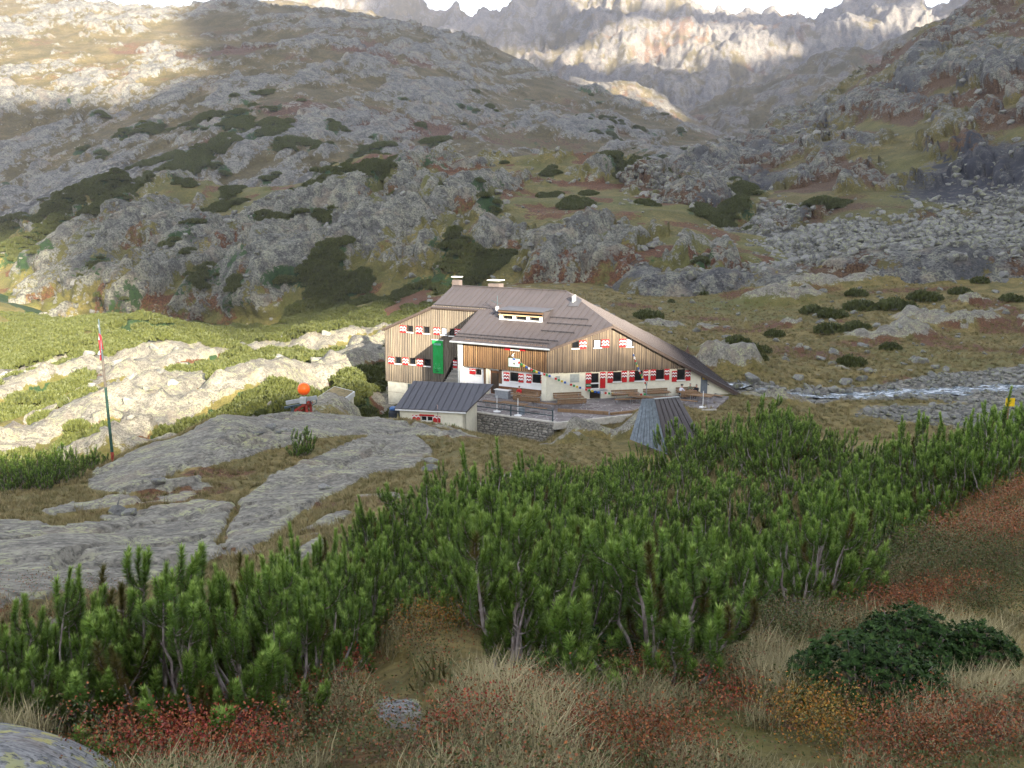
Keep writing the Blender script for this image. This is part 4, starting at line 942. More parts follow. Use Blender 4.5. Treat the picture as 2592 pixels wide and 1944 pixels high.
for f_ in (0.045, .35, .67, .965): HB(FD.slab(MB(), x0 + (x1 - x0) * f_ - .17, x0 + (x1 - x0) * f_ + .17, dz - .05, dz + .46, -.1, .04), 'dormer_post', M_wpaint, roof)
HB(FD.slab(MB(), x0, x1, dz - .08, dz + .06, -.1, .06), 'dormer_sill', M_wpaint, roof)
# aerial, hatch, chimneys
q = pa(1259, 790); b_ = FE.p(q[0], roofz(q[1]), q[1])
mb = MB(); mb.tube([b_ - ZV * .1, b_ + ZV * 1.75], .045, 6); mb.bar(b_ + ZV * .95 - ED * .1, b_ + ZV * .95 + ED * .55, .04); mb.bar(b_ + ZV * .95, b_ + ZV * 1.25 - ED * .8, .05); mb.bar(b_ + ZV * 1.25 - ED * .8, b_ + ZV * 1.02 - ED * .3, .05)
ae = HB(mb, 'aerial', M_iron, roof); HB(MB().box(b_ + ZV * .35, (.3, .25, .5)), 'aerial_box', M_wpaint, roof)
hp = [plane_hit(*c) for c in ((1438,776),(1463,777),(1473,760),(1453,749))]; nf = EN * SLOPE + ZV; nf = nf / np.linalg.norm(nf)
HB(MB().prism([p + nf * .02 for p in hp], nf * .06), 'roof_hatch', M_roofg, roof)
for c in ((1450,766),(1455,763)): q = plane_hit(*c); HB(MB().tube([q, q + ZV * .7], .12, 8), 'vent_pipe', M_zinc, roof)
def chimney(u0, u1, vtop, back, hgt):
    q0, q1 = plane_hit(u0, 728), plane_hit(u1, 728); cen = FE.p((np.dot(q0 - C0, ED) + np.dot(q1 - C0, ED)) / 2, 0, oR - back); w = np.dot(q1 - q0, ED)
    R = Matrix.Rotation(math.atan2(ED[1], ED[0]), 3, 'Z'); cz = rh
    ch = HB(MB().box((cen[0], cen[1], cz + hgt / 2 - .8), (w, w * .8, hgt + .8), R), 'chimney', paint('chimney_brick', (.13, .105, .095), .85), None)
    HB(MB().box((cen[0], cen[1], cz + hgt - .02), (w * 1.15, w * .95, .08), R), 'chimney_cap', M_wpaint, ch)
chimney(1133, 1151, 704, .8, .95); chimney(1230, 1258, 709, .9, .75)
# name board, lamp
a0, a1, h0, h1 = r1(FE, 1255, 888, 1362, 970)
sg = HB(FE.slab(MB(), a0, a1, h0, h1, .08, .12), 'name_board', M_green); HB(FE.slab(MB(), a0 + .05, a1 - .05, h0 + .05, h1 - .05, .12, .13), 'board_face', M_wpaint, sg)
mb = MB(); W_, H_ = a1 - a0, h1 - h0; rg = random.Random(2); M_ink = paint('blue_ink', (.05, .13, .22), .6)
for i in range(13):
    t = i / 12; x = a0 + W_ * (.12 + .76 * t); y = h0 + H_ * (.70 + .12 * math.sin(math.pi * t)); hh = H_ * rg.uniform(.09, .13)
    FE.slab(mb, x - W_ * .018, x + W_ * .018, y, y + hh, .1305, .134)
for (y, xs, xe, n) in ((.47, .10, .34, 5), (.36, .08, .36, 6), (.47, .70, .88, 4), (.33, .66, .92, 7), (.14, .14, .88, 18)):
    for i in range(n): x = a0 + W_ * (xs + (xe - xs) * i / n); FE.slab(mb, x, x + W_ * (xe - xs) / n * .7, h0 + H_ * y, h0 + H_ * (y + .05), .1305, .134)
HB(mb, 'lettering', M_ink, sg)
FE.slab(mb := MB(), a0 + W_ * .43, a0 + W_ * .58, h0 + H_ * .30, h0 + H_ * .52, .1305, .136); HB(mb, 'emblem', M_black, sg); FE.poly(mb := MB(), [(a0 + W_ * .47, h0 + H_ * .35), (a0 + W_ * .54, h0 + H_ * .35), (a0 + W_ * .505, h0 + H_ * .48)], .1362, .139); HB(mb, 'emblem', paint('emblem_green', (.35, .5, .25), .6), sg)
HB(MB().tube([FE.p((a0 + a1) / 2, h1 + .5, .05), FE.p((a0 + a1) / 2, h1 + .45, .4), FE.p((a0 + a1) / 2, h1 + .25, .42)], [.03, .03, .14], 8), 'lamp', M_wpaint)
# green banner hung on the boards
a0, a1, h0, h1 = r1(FL, 567, 722, 660, 1028)
bn = thing('banner', 'tall bright green cloth banner hanging on the weathered left gable', 'banner', tuple(FL.p((a0 + a1) / 2, h0, .12)))
def TB(mb, name, mat, par, root=None, **kw):
    o = mb.build(name, mat, None, **kw); o.parent = par
    r = root or par
    o.matrix_parent_inverse = (Matrix.Translation(Vector(r.location)) @ Matrix.Rotation(r.rotation_euler.z, 4, 'Z')).inverted() if par is r else Matrix.Identity(4)
    return o
k = NT('banner_cloth'); n = k.noise(k.mapping(k.coord(), scale=(1, 1, .5)), 3.0, 4); M_banner = k.out(k.mix(k.rng(n, .4, .65, 0, .5), (0.012, 0.30, 0.055), (0.02, 0.38, 0.10)), .7)
nx, nz = 6, 18; vs_ = []; fs_ = []
for i in range(nz + 1):
    for j in range(nx + 1): vs_.append(FL.p(a0 + (a1 - a0) * j / nx, h0 + (h1 - h0) * i / nz, .12 + .025 * math.sin(j * 1.9 + i * .5) + .02 * math.sin(i * .8)))
for i in range(nz):
    for j in range(nx): b = i * (nx + 1) + j; fs_.append((b, b + 1, b + nx + 2, b + nx + 1))
cloth = TB(MB().add(vs_, fs_), 'cloth', M_banner, bn, smooth=True)
W_, H_ = a1 - a0, h1 - h0; mb = MB()
for (y, xs, xe, n) in ((.875, .15, .85, 7), (.845, .15, .85, 6)):
    for i in range(n): x = a0 + W_ * (xs + (xe - xs) * i / n); FL.slab(mb, x, x + W_ * (xe - xs) / n * .72, h0 + H_ * y, h0 + H_ * (y + .022), .168, .172)
TB(mb, 'lettering', paint('pale_blue_print', (.30, .50, .52), .7), bn)
mb = MB()
for (y, xs, xe) in ((.10, .2, .5), (.055, .3, .62)): FL.slab(mb, a0 + W_ * xs, a0 + W_ * xe, h0 + H_ * y, h0 + H_ * (y + .018), .168, .172)
TB(mb, 'lettering', paint('dark_green_print', (.01, .07, .03), .7), bn)
rg = random.Random(9); mb = MB()
for i in range(40): x = a0 + W_ * rg.uniform(.08, .86); y = h0 + H_ * (.14 + .16 * rg.random() ** 1.5); FL.slab(mb, x, x + W_ * rg.uniform(.03, .09), y, y + H_ * rg.uniform(.005, .015), .168, .171)
TB(mb, 'printed_meadow', paint('light_green_print', (.16, .46, .22), .7), bn)
TB(MB().tube([FL.p(a0 - .12, h1, .14), FL.p(a1 + .06, h1, .14)], .04, 8), 'rod', M_wpaint, bn)
# ================================================================== terrace, sheds, furniture
def U(p): return Vector((float(p[0]), float(p[1]), float(p[2])))
# paved terrace
tpts = [onz(u, v, TERR) for u, v in [(1203,1043),(1400,1069),(1500,1058),(1612,1047),(1700,1040),(1812,1034),(1845,1003)]] + [FG.p(16.5, 0, .05), FG.p(0, 0, -.3), FE.p(0, 0, -.5), FE.p(-10.0, 0, -.4), FE.p(-11.5, 0, .6)]
mb = MB(); mb.prism([U(p) - Vector((0, 0, .30)) for p in tpts], (0, 0, .30)); tag(mb.build('terrace', M_pave), kind='structure')
# kerb of the terrace, right-hand part
k1, k2, k3 = onz(1402, 1070, TERR), onz(1612, 1048, TERR), onz(1812, 1035, TERR)
M_kerb = paint('kerb_concrete', (.46, .43, .37), .9, .2, 3, bump=.3)
mb = MB(); mb.bar(U(k1) + Vector((0, -.1, -.28)), U(k2) + Vector((0, -.1, -.28)), .3, .62); mb.bar(U(k2) + Vector((0.05, -.1, -.28)), U(k3) + Vector((0, -.1, -.28)), .28, .6); tag(mb.build('kerb', M_kerb), kind='structure')
# stone retaining wall: courses of rubble stones
w0, w1 = onz(1200, 1043, TERR), onz(1402, 1069.5, TERR); wd = w1 - w0; wl_ = np.linalg.norm(wd); wd /= wl_; wn_ = np.array([wd[1], -wd[0], 0]); wn_ = wn_ if wn_[1] < 0 else -wn_
sw = thing('retaining_wall', 'grey rubble stone wall holding up the terrace below the railing', 'stone wall', tuple(w0 - ZV * 2.0))
FWL = Face(w0 - ZV * 2.0, wd, wn_)
TB(FWL.slab(MB(), 0, wl_, 0, 1.93, -.45, -.06), 'core', paint('wall_mortar', (.15, .145, .13), .95), sw)
TB(FWL.slab(MB(), -.05, wl_ + .05, 1.93, 2.03, -.45, .06), 'coping', M_kerb, sw)
rg = random.Random(31)
def hull_mesh(name, seed, n=13, mat=None, flat=(1, 1, 1), bev=0.0, cube=.55):
    r = np.random.default_rng(seed); p = r.normal(size=(n, 3)); p /= np.linalg.norm(p, axis=1, keepdims=True); p = np.sign(p) * np.abs(p) ** cube; p *= r.uniform(.82, 1.0, (n, 1)) * np.array(flat) * .72
    bm = bmesh.new(); vs = [bm.verts.new(q) for q in p]; res = bmesh.ops.convex_hull(bm, input=vs); bmesh.ops.delete(bm, geom=[g for g in res['geom_interior'] if isinstance(g, bmesh.types.BMVert)], context='VERTS')
    if bev: bmesh.ops.bevel(bm, geom=list(bm.edges), offset=bev, segments=1, affect='EDGES', profile=.5)
    bmesh.ops.recalc_face_normals(bm, faces=bm.faces); me = bpy.data.meshes.new(name); bm.to_mesh(me); bm.free()
    if mat: me.materials.append(mat)
    return me
stone_me = [hull_mesh('stone', 60 + i, 16, M_stone, (.5, .35, .5), .04, .45) for i in range(5)]
h = 0.0
while h < 1.9:
    rh_ = min(rg.uniform(.20, .30), 1.93 - h); a = -rg.uniform(0, .3)
    while a < wl_:
        lw = rg.uniform(.28, .62); b = min(a + lw, wl_); a2 = max(a, 0)
        if b - a2 > .08:
            o = link('stone', rg.choice(stone_me), sw); c = FWL.p((a2 + b) / 2, h + rh_ / 2, -.05) - (w0 - ZV * 2.0)
            o.location = c; o.rotation_euler = (rg.uniform(-.1, .1), rg.choice((0, math.pi)), math.atan2(wd[1], wd[0]) + rg.uniform(-.06, .06)); o.scale = ((b - a2) * 1.45, .42, rh_ * 1.42)
        a = b + .02
    h += rh_ + .005
# railing on the wall
rail = thing('railing', 'dark iron railing with two bars along the top of the stone wall', 'railing', tuple(w0))
for u in (1206, 1293, 1399):
    q = onz(u, 1043 + (u - 1200) * .131 - 1, TERR); TB(MB().box(U(q) + Vector((0, .12, .55)), (.13, .13, 1.10)), 'post', M_iron, rail)
qa, qb = onz(1206, 1043, TERR), onz(1399, 1068, TERR)
for hh in (1.02, .55): TB(MB().bar(U(qa) + Vector((0, .12, hh)), U(qb) + Vector((0, .12, hh)), .06, .08), 'rail', M_iron, rail)
# shed with the grey roof in front
za = TERR - 1.1; s_r = P(1178, 1045, 80.5); ax_ = P(1178, 1045, 80.5) - P(1012, 1043, 81.8); ax_[2] = 0; La = np.linalg.norm(ax_); ax_ /= La; an = np.array([ax_[1], -ax_[0], 0]); an = an if an[1] < 0 else -an
zb = s_r[2]
shed = thing('shed', 'low cream shed with a grey seamed metal roof below the hut', 'shed', (float(s_r[0]), float(s_r[1]), za - 1.4))
FS = Face(np.array([s_r[0], s_r[1], 0.0]), ax_, an)
def SB(mb, n, m, par=None): return TB(mb, n, m, par or shed, shed)
dS = 4.2; zt = zb + 1.75
wa0, wa1 = -1.95, -0.0
wr = FS.rect(*(960 + 775 / 7.373, 960 + 690 / 7.375), *(960 + 1000 / 7.373, 960 + 785 / 7.375))
SB(wall_holes(FS, -La, 0, za - 1.6, zb, [wr], -.25, 0, MB()), 'wall', M_cream)
SB(MB().prism([FS.p(0, za - 1.6, 0), FS.p(0, za - 1.6, -dS), FS.p(0, zt - .05, -dS), FS.p(0, zb, 0)], -ax_ * .25), 'wall', M_cream)
SB(MB().prism([FS.p(-La, za - 1.6, 0), FS.p(-La, za - 1.6, -dS), FS.p(-La, zt - .05, -dS), FS.p(-La, zb, 0)], ax_ * .25), 'wall', M_cream)
t_ = .05
SB(FS.slab(MB(), wr[0], wr[1], wr[2], wr[3], -.2, -.17), 'window_pane', M_glass)
mb = MB()
for q in ((wr[0], wr[0] + t_, wr[2], wr[3]), (wr[1] - t_, wr[1], wr[2], wr[3]), (wr[0], wr[1], wr[3] - t_, wr[3]), (wr[0], wr[1], wr[2], wr[2] + t_), ((wr[0] + wr[1]) / 2 - .05, (wr[0] + wr[1]) / 2 + .05, wr[2], wr[3])): FS.slab(mb, *q, -.165, -.05)
SB(mb, 'window_frame', M_wpaint)
SB(FS.slab(MB(), wr[0] - .12, wr[1] + .12, wr[3] + .005, wr[3] + .16, .003, .04), 'lintel_board', M_red)
def shut_s(a0, a1, h0, h1):
    s = SB(FS.slab(MB(), a0, a1, h0, h1, .01, .05), 'shutter', M_red); W = a1 - a0; xs = np.linspace(a0, a1, 9); ph = np.abs(np.sin(np.linspace(0, 2 * math.pi, 9))) * .12; mb = MB()
    for j in range(8): FS.poly(mb, [(xs[j], h0 + .34 + ph[j]), (xs[j+1], h0 + .34 + ph[j+1]), (xs[j+1], h0 + .46 + ph[j+1]), (xs[j], h0 + .46 + ph[j])], .0505, .056)
    TB(mb, 'wave', M_wpaint, s, shed)
shut_s(wr[0] - .78, wr[0] - .03, wr[2] - .05, wr[3] + .06); shut_s(wr[1] + .03, wr[1] + .72, wr[2] - .05, wr[3] + .06)
SB(FS.slab(MB(), -La - .35, .12, zb - .02, zb + .16, .02, .28), 'eave_board', M_wpaint)
sheet_roof(lambda mb, n, m, par=None: SB(mb, n, m, par), 'roof', [FS.p(-La - .4, zb + .17, .3), FS.p(.15, zb + .17, .3), FS.p(1.6, zt + .1, -dS - .2), FS.p(-3.0, zt + .42, -dS - .2), FS.p(-La + .2, zt + .12, -dS - .2)][:3] + [FS.p(-La - .1, zt + .1, -dS - .2)], ax_, .62, .12, M_roofg, M_fascia)
SB(MB().tube([FS.p(-2.55, za - 1.0, .1), FS.p(-2.55, zb + .55, .1), FS.p(-2.62, zb + .66, .1)], .035, 6), 'vent_pipe', paint('pinkish_pipe', (.42, .30, .27), .6))
# rain barrel beside the shed
q = FS.p(-La - .75, 0, -.6); bz = zb - 1.9
br_ = thing('rain_barrel', 'dark rain barrel with a blue lid at the left end of the shed', 'barrel', (q[0], q[1], bz))
TB(MB().tube([(q[0], q[1], bz), (q[0], q[1], bz + .5), (q[0], q[1], bz + 1.5), (q[0], q[1], bz + 1.75)], [.45, .52, .52, .42], 12), 'body', paint('dark_plastic', (.03, .035, .045), .5), br_)
TB(MB().tube([(q[0], q[1], bz + 1.76), (q[0], q[1], bz + 1.84), (q[0] + .02, q[1], bz + 2.0)], [.46, .46, .3], 12), 'lid', paint('blue_plastic', (.05, .13, .30), .5), br_)
# small tent-shaped hut with seamed roof, half hidden by the thicket
zr = -18.75; b_l, b_m, b_r = P(1594, 1112, 69.6), P(1690, 1150, 68.0), P(1775, 1105, 70.6)
t_l, t_m, t_r = P(1625, 1013, 70.5), P(1657, 1011, 69.2), P(1718, 1006, 71.6)
ten = thing('tent_shaped_hut', 'small steep tent-shaped hut with seamed metal side and grey boards', 'hut', (float(b_m[0]), float(b_m[1]), float(b_m[2])))
bk = b_l + (b_r - b_m); bkt = t_l + (t_r - t_m)
TB(MB().add([b_l, b_m, b_r, bk, t_l, t_m, t_r, bkt], [(2, 3, 7, 6), (3, 0, 4, 7), (3, 2, 1, 0)]), 'body', M_darkw, ten)
nb_d = 11; M_gb = paint('blue_grey_boards', (.17, .20, .225), .8, .25, 4); fn = np.cross(b_m - b_l, t_l - b_l); fn /= np.linalg.norm(fn); fn = fn if fn[1] < 0 else -fn
for i in range(nb_d):
    f0, f1 = (i + .06) / nb_d, (i + .94) / nb_d; L = lambda a, b, f: np.array(a) * (1 - f) + np.array(b) * f
    TB(MB().prism([L(b_l, b_m, f0) + fn * .01, L(b_l, b_m, f1) + fn * .01, L(t_l, t_m, f1) + fn * .01, L(t_l, t_m, f0) + fn * .01], fn * (.03 + .03 * (i % 2))), 'board', M_gb, ten)
fn2 = np.cross(b_r - b_m, t_m - b_m); fn2 /= np.linalg.norm(fn2); fn2 = fn2 if fn2[1] < 0 else -fn2
for i in range(6):
    f0, f1 = (i + .005) / 6, (i + .995) / 6
    mb = MB().prism([L(b_m, b_r, f0) + fn2 * .01, L(b_m, b_r, f1) + fn2 * .01, L(t_m, t_r, f1) + fn2 * .01, L(t_m, t_r, f0) + fn2 * .01], fn2 * .03); mb.bar(L(b_m, b_r, f0) + fn2 * .06, L(t_m, t_r, f0) + fn2 * .06, .04, .06)
    TB(mb, 'roof_panel', M_roof, ten)
TB(MB().bar(t_m + ZV * .05, t_r + ZV * .05, .18, .07), 'ridge_cap', M_zinc, ten); TB(MB().bar(t_l + ZV * .03, t_m + ZV * .03, .16, .06), 'ridge_cap', M_gb, ten)
# flat building with turf roof behind the dome
zf = P(1435 / 9.217 * .0 + 845, 1032, 84)[2]
f1 = P(690 + 930 / 9.217, 950 + 690 / 9.215, 80); f2 = P(690 + 1430 / 9.217, 950 + 775 / 9.215, 77.5); f3 = P(690 + 1930 / 9.217, 950 + 650 / 9.215, 84)
f3 = np.array([f3[0], f3[1], f2[2]]); f1 = np.array([f1[0], f1[1], f2[2]]); f4 = f1 + (f3 - f2)
tur = thing('turf_roofed_bunker', 'flat grey building with a turf roof just behind the granite dome', 'building', (float(f2[0]), float(f2[1]), float(f2[2]) - 2.6))
ins = lambda p, f: p * (1 - f) + (f1 + f3) / 2 * f
TB(MB().prism([ins(p, .07) - ZV * 2.6 for p in (f1, f2, f3, f4)], ZV * 2.4), 'wall', M_conc, tur)
TB(MB().prism([p - ZV * .25 for p in (f1, f2, f3, f4)], ZV * .45), 'roof_edge', M_zinc, tur)
k = NT('roof_turf'); n = k.noise(k.geom(), 3, 5); M_turf = k.out(k.mix(k.rng(n, .35, .65), (.09, .075, .035), (.20, .16, .08)), .9, k.bump(n, .8, .2))
TB(MB().prism([ins(p, .10) for p in (f1, f2, f3, f4)], ZV * .26), 'turf', M_turf, tur)
# cable winch with red lattice legs and an orange marker ball
wq = at(770, 1052, 60, 90); wz = float(gz(wq[0], wq[1])[0]); g = lambda u, v: P(u, v, wq[1])
win = thing('cable_station', 'red lattice cable winch frame with a grey beam behind the granite dome', 'winch', (float(wq[0]), float(wq[1]), wz))
M_rust = paint('red_lead_paint', (.30, .045, .03), .6, .25, 6)
top_ = [g(752, 1030), g(783, 1020)]
for (ua, va, ub, vb, dy) in [(742,1042,770,1024,0),(770,1024,784,1015,0),(745,1044,762,1056,.3),(757,1036,768,1060,0),(765,1030,774,1060,.5),(773,1024,782,1058,0),(781,1016,785,1050,.4),(742,1040,742,1050,0),(762,1056,785,1058,0),(785,1042,790,1056,.2),(766,1036,786,1024,.6),(758,1044,776,1034,.5)]:
    a, b = g(ua, va), g(ub, vb); TB(MB().bar(U(a) + Vector((0, dy, 0)), U(b) + Vector((0, dy, 0)), .14), 'strut', M_rust, win)
TB(MB().bar(g(724, 1020), g(802, 1006), .14, .26), 'beam', M_steel, win); TB(MB().box(g(768, 1013), (.42, .4, .42)), 'gearbox', M_zinc, win)
TB(MB().bar(g(720, 1032), g(762, 1024), .2, .14), 'arm', M_iron, win); TB(MB().bar(g(741, 1028), g(741, 1044), .2), 'arm_post', M_iron, win)
mb = MB(); cw = g(794, 1016)
for i in range(16): a, b = 2 * math.pi * i / 16, 2 * math.pi * (i + 1) / 16; mb.bar(cw + np.array([math.cos(a), 0, math.sin(a)]) * .20, cw + np.array([math.cos(b), 0, math.sin(b)]) * .20, .05)
TB(mb, 'pulley', M_iron, win)
TB(MB().tube([g(771, 1012), g(770, 1004)], .05, 6), 'ball_stem', M_steel, win)
bm = bmesh.new(); bmesh.ops.create_uvsphere(bm, u_segments=24, v_segments=16, radius=16.2 / 2338 * wq[1]); me = bpy.data.meshes.new('marker_ball'); bm.to_mesh(me); bm.free(); me.polygons.foreach_set('use_smooth', np.ones(len(me.polygons), bool)); me.materials.append(paint('orange_gloss', (.78, .11, .012), .38, .1, 2))
bo = link('marker_ball', me, None, tuple(g(768, 985.5) + np.array([0, .1, 0]))); tag(bo, 'large orange warning ball on the cable winch', 'ball')
# flagpole and limp flag
fb = at(281, 1163, 35, 55); fz = float(gz(fb[0], fb[1])[0]); ftop = P(249.5, 808, fb[1]); fbase = np.array([fb[0], fb[1], fz])
fp = thing('flagpole', 'tall leaning green flagpole standing on the granite rock', 'flagpole', tuple(fbase))
L = lambda a, b, f: np.array(a) * (1 - f) + np.array(b) * f
M_pg = paint('green_pole_paint', (.022, .062, .05), .6, .3, 3); M_pd = paint('bare_pole_wood', (.11, .095, .08), .8, .2)
for f0, f1_, r0, r1_, m in ((0, .07, .075, .073, M_rust), (.07, .53, .072, .062, M_pg), (.53, .72, .062, .055, M_pd), (.72, 1.0, .05, .035, M_iron)): TB(MB().tube([L(fbase, ftop, f0) - ZV * (.05 if f0 == 0 else 0), L(fbase, ftop, f1_)], [r0, r1_], 8), 'pole_section', m, fp)
flag = thing('flag', 'limp red and white flag hanging down the flagpole', 'flag', tuple(L(fbase, ftop, .70)))
def cloth_strip(name, mat, fa, fb_, wa, wb, ph, sx):
    vs_, fs_ = [], []; n = 10
    for i in range(n + 1):
        f = i / n; c = L(fbase, ftop, fa + (fb_ - fa) * f); w = wa + (wb - wa) * f
        for j in range(5): t = j / 4 - .1; vs_.append(c + np.array([sx * w * t, -.07 - .06 * math.sin(3.3 * t + ph + f * 2.5), .05 * math.sin(4 * t + ph)]))
    for i in range(n):
        for j in range(4): b = i * 5 + j; fs_.append((b, b + 1, b + 6, b + 5))
    TB(MB().add(vs_, fs_), name, mat, flag, smooth=True)
M_fr = paint('flag_red', (.26, .02, .03), .8, .3); M_fw = paint('flag_white', (.42, .43, .46), .8, .2)
cloth_strip('stripe', M_fr, .855, .715, .08, .14, 0, -1); cloth_strip('stripe', M_fw, .96, .855, .03, .08, 1, -1); cloth_strip('stripe', M_fr, .90, .80, .05, .17, 2, 1); cloth_strip('stripe', M_fw, .79, .765, .10, .15, 2.5, -1.02)
# yellow trail sign
ys = P(2557, 1018, 27); ysg = thing('trail_sign', 'square yellow trail sign standing in the pines by the stream', 'sign', (float(ys[0]), float(ys[1]), float(gz(ys[0], ys[1])[0])))
gq = float(gz(ys[0], ys[1])[0]); TB(MB().box((ys[0], ys[1], ys[2]), (.27, .02, .25)), 'plate', M_yellow, ysg); TB(MB().tube([(ys[0] - .02, ys[1] + .03, gq - .1), (ys[0] - .02, ys[1] + .03, ys[2] + .05)], .025, 8), 'post', M_timber, ysg)
# little bin by the stone wall
q = at(1320, 1103, 70, 90); bz = float(gz(q[0], q[1])[0]); bi = thing('litter_bin', 'small blue-grey wooden bin at the foot of the stone wall', 'bin', (q[0], q[1], bz))
TB(MB().box((q[0], q[1], bz + .35), (.55, .5, .7), None, .9), 'body', M_gb, bi); TB(MB().box((q[0], q[1], bz + .75), (.62, .56, .07)), 'lid', M_steel, bi)

# ---- tables and benches
def table(u, v, L_, ang, label, z=TERR, w=.8, mat=None):
    q = onz(u, v, z); t = thing('table', label, 'table', (q[0], q[1], z), ang, 'terrace tables')
    for i in range(3): TMP = MB().box((0, (i - 1) * w / 3, .74), (L_, w / 3 - .012, .07)).build('plank', mat or M_timber, t)
    for sx in (-1, 1):
        MB().tube([(sx * L_ * .38, -w * .38, .0), (sx * L_ * .38, -w * .3, .70)], .028, 6).build('leg', M_steel, t); MB().tube([(sx * L_ * .38, w * .38, .0), (sx * L_ * .38, w * .3, .70)], .028, 6).build('leg', M_steel, t)
    return t
def bench(u, v, L_, ang, label, back=True, z=TERR, mat=None):
    q = onz(u, v, z); t = thing('bench', label, 'bench', (q[0], q[1], z), ang, 'terrace benches'); m = mat or M_timber
    for i in range(2): MB().box((0, (i - .5) * .2, .44), (L_, .19, .07)).build('seat_plank', m, t)
    if back:
        for i in range(2): MB().box((0, .22 + .02 * i, .63 + .2 * i), (L_, .05, .17)).build('back_plank', m, t)
    for sx in (-1, 1):
        MB().tube([(sx * L_ * .4, -.14, 0), (sx * L_ * .4, -.12, .42)], .024, 6).build('leg', M_steel, t)
        MB().tube([(sx * L_ * .4, .2, 0), (sx * L_ * .4, .15, .42), (sx * L_ * .4, .25, .86 if back else .43)], .024, 6).build('leg', M_steel, t)
    return t
GA = math.atan2(GD[1], GD[0]); EA = math.atan2(ED[1], ED[0])
TS = [(1440,1024,2.9,GA),(1584,1015,2.8,GA),(1664,1011,2.6,GA),(1738,1008.5,2.0,GA),(1772,1019,2.4,GA - .75),(1330,1018,3.0,EA),(1300,1040,2.8,EA - .05),(1622,1022,2.5,GA - .7)]
TL = ['timber table nearest the cream corner pier, along the gable wall','table left of the grey metal post, along the gable wall','table under the second window from the grey door','table where three people sit near the grey door','bare table slanting at the right end of the terrace','table under the entrance windows beside the person in red','table just behind the railing of the stone wall','slanting table behind the tent-shaped hut roof']
for (u, v, l_, a), lb in zip(TS, TL): table(u, v, l_, a, lb)
BS = [(1437,1017,2.9,GA,1,'timber bench with its back to the cream gable wall by the corner'),(1446,1032,2.9,GA + math.pi,1,'front bench of the table nearest the corner pier'),(1582,1010,2.8,GA,1,'bench with its back to the wall under the third gable window'),(1590,1021,2.8,GA + math.pi,0,'backless bench in front of the second gable table'),(1660,1006.5,2.6,GA,1,'wall bench under the second window from the grey door'),(1672,1016,2.6,GA + math.pi,0,'backless bench in front of the third gable table'),
      (1738,1003,2.2,GA,1,'wall bench behind the three people'),(1745,1014,2.0,GA + math.pi,1,'bench turning its back to the valley in front of the three people'),(1800,1010,2.4,GA - .75,0,'slanting backless bench nearest the grass at the end of the terrace'),(1735,1024,2.4,GA - .75,0,'slanting backless bench left of the bare slanting table'),
      (1325,1010.5,3.6,EA,1,'bench against the panelled entrance wall'),(1335,1026,3.0,EA + math.pi,1,'backless bench in front of the entrance table'),(1190,998,2.4,EA,1,'grey bench left of the entrance door under the white wall'),(1250,1028,2.4,EA,0,'backless bench behind the first white parasol stand'),(1375,1031,2.8,EA,0,'long dark bench between the railing and the corner pier'),(1350,1043,2.8,EA,0,'long dark bench close behind the railing')]
for (u, v, l_, a, bk_, lb) in BS: bench(u, v, l_, a, lb, bool(bk_))
# white sideboard by the door, parasol stands, timber beam, post with prayer flags
q = onz(1272, 1008, TERR); sb_ = thing('serving_table', 'white-topped serving table right of the entrance door', 'table', (q[0], q[1], TERR), EA)
MB().box((0, 0, .86), (1.7, .6, .06)).build('top', M_wpaint, sb_); MB().box((0, .05, .42), (1.55, .5, .80)).build('body', M_steel, sb_)
for (u, v, h, lb) in [(1258,1042,1.55,'white parasol stand nearest the shed behind the railing'),(1311,1052,1.65,'white parasol stand in the middle of the railing'),(1779,1031,1.6,'white parasol stand at the right end of the terrace')]:
    q = onz(u, v, TERR); t = thing('parasol_stand', lb, 'parasol stand', (q[0], q[1], TERR), 0, 'white parasol stands')
    MB().tube([(0, 0, 0), (0, 0, .05), (0, 0, .12)], [.36, .36, .1], 14).build('base', M_wpaint, t); MB().tube([(0, 0, .1), (0, 0, h)], .035, 8).build('tube', M_wpaint, t)
a, b = onz(1412, 1042, TERR), onz(1540, 1050, TERR); o = MB().bar(U(a) + Vector((0, 0, .16)), U(b) + Vector((0, 0, .16)), .22, .3).build('timber_beam', M_timber); tag(o, 'long squared timber beam lying on the terrace paving', 'beam')
a, b = onz(1546, 1050, TERR), onz(1612, 1043, TERR); o = MB().bar(U(a) + Vector((0, 0, .1)), U(b) + Vector((0, 0, .1)), .3, .2).build('timber_beam', M_timber); tag(o, 'short brown beam between the long beam and the tent-shaped hut', 'beam')
fpost = onz(1636, 1015, TERR); o = MB().tube([U(fpost), U(fpost) + Vector((0, 0, 1.75)), U(fpost) + Vector((.05, 0, 1.9))], [.05, .05, .03], 8).build('post', M_steel); tag(o, 'grey metal post the flag strings are tied to', 'post')
FC = [(.03, .10, .35), (.7, .7, .68), (.5, .04, .03), (.03, .25, .07), (.62, .45, .04)]; M_flags = [paint('prayer_flag_' + n_, c, .8, .1) for n_, c in zip(('blue', 'white', 'red', 'green', 'yellow'), FC)]
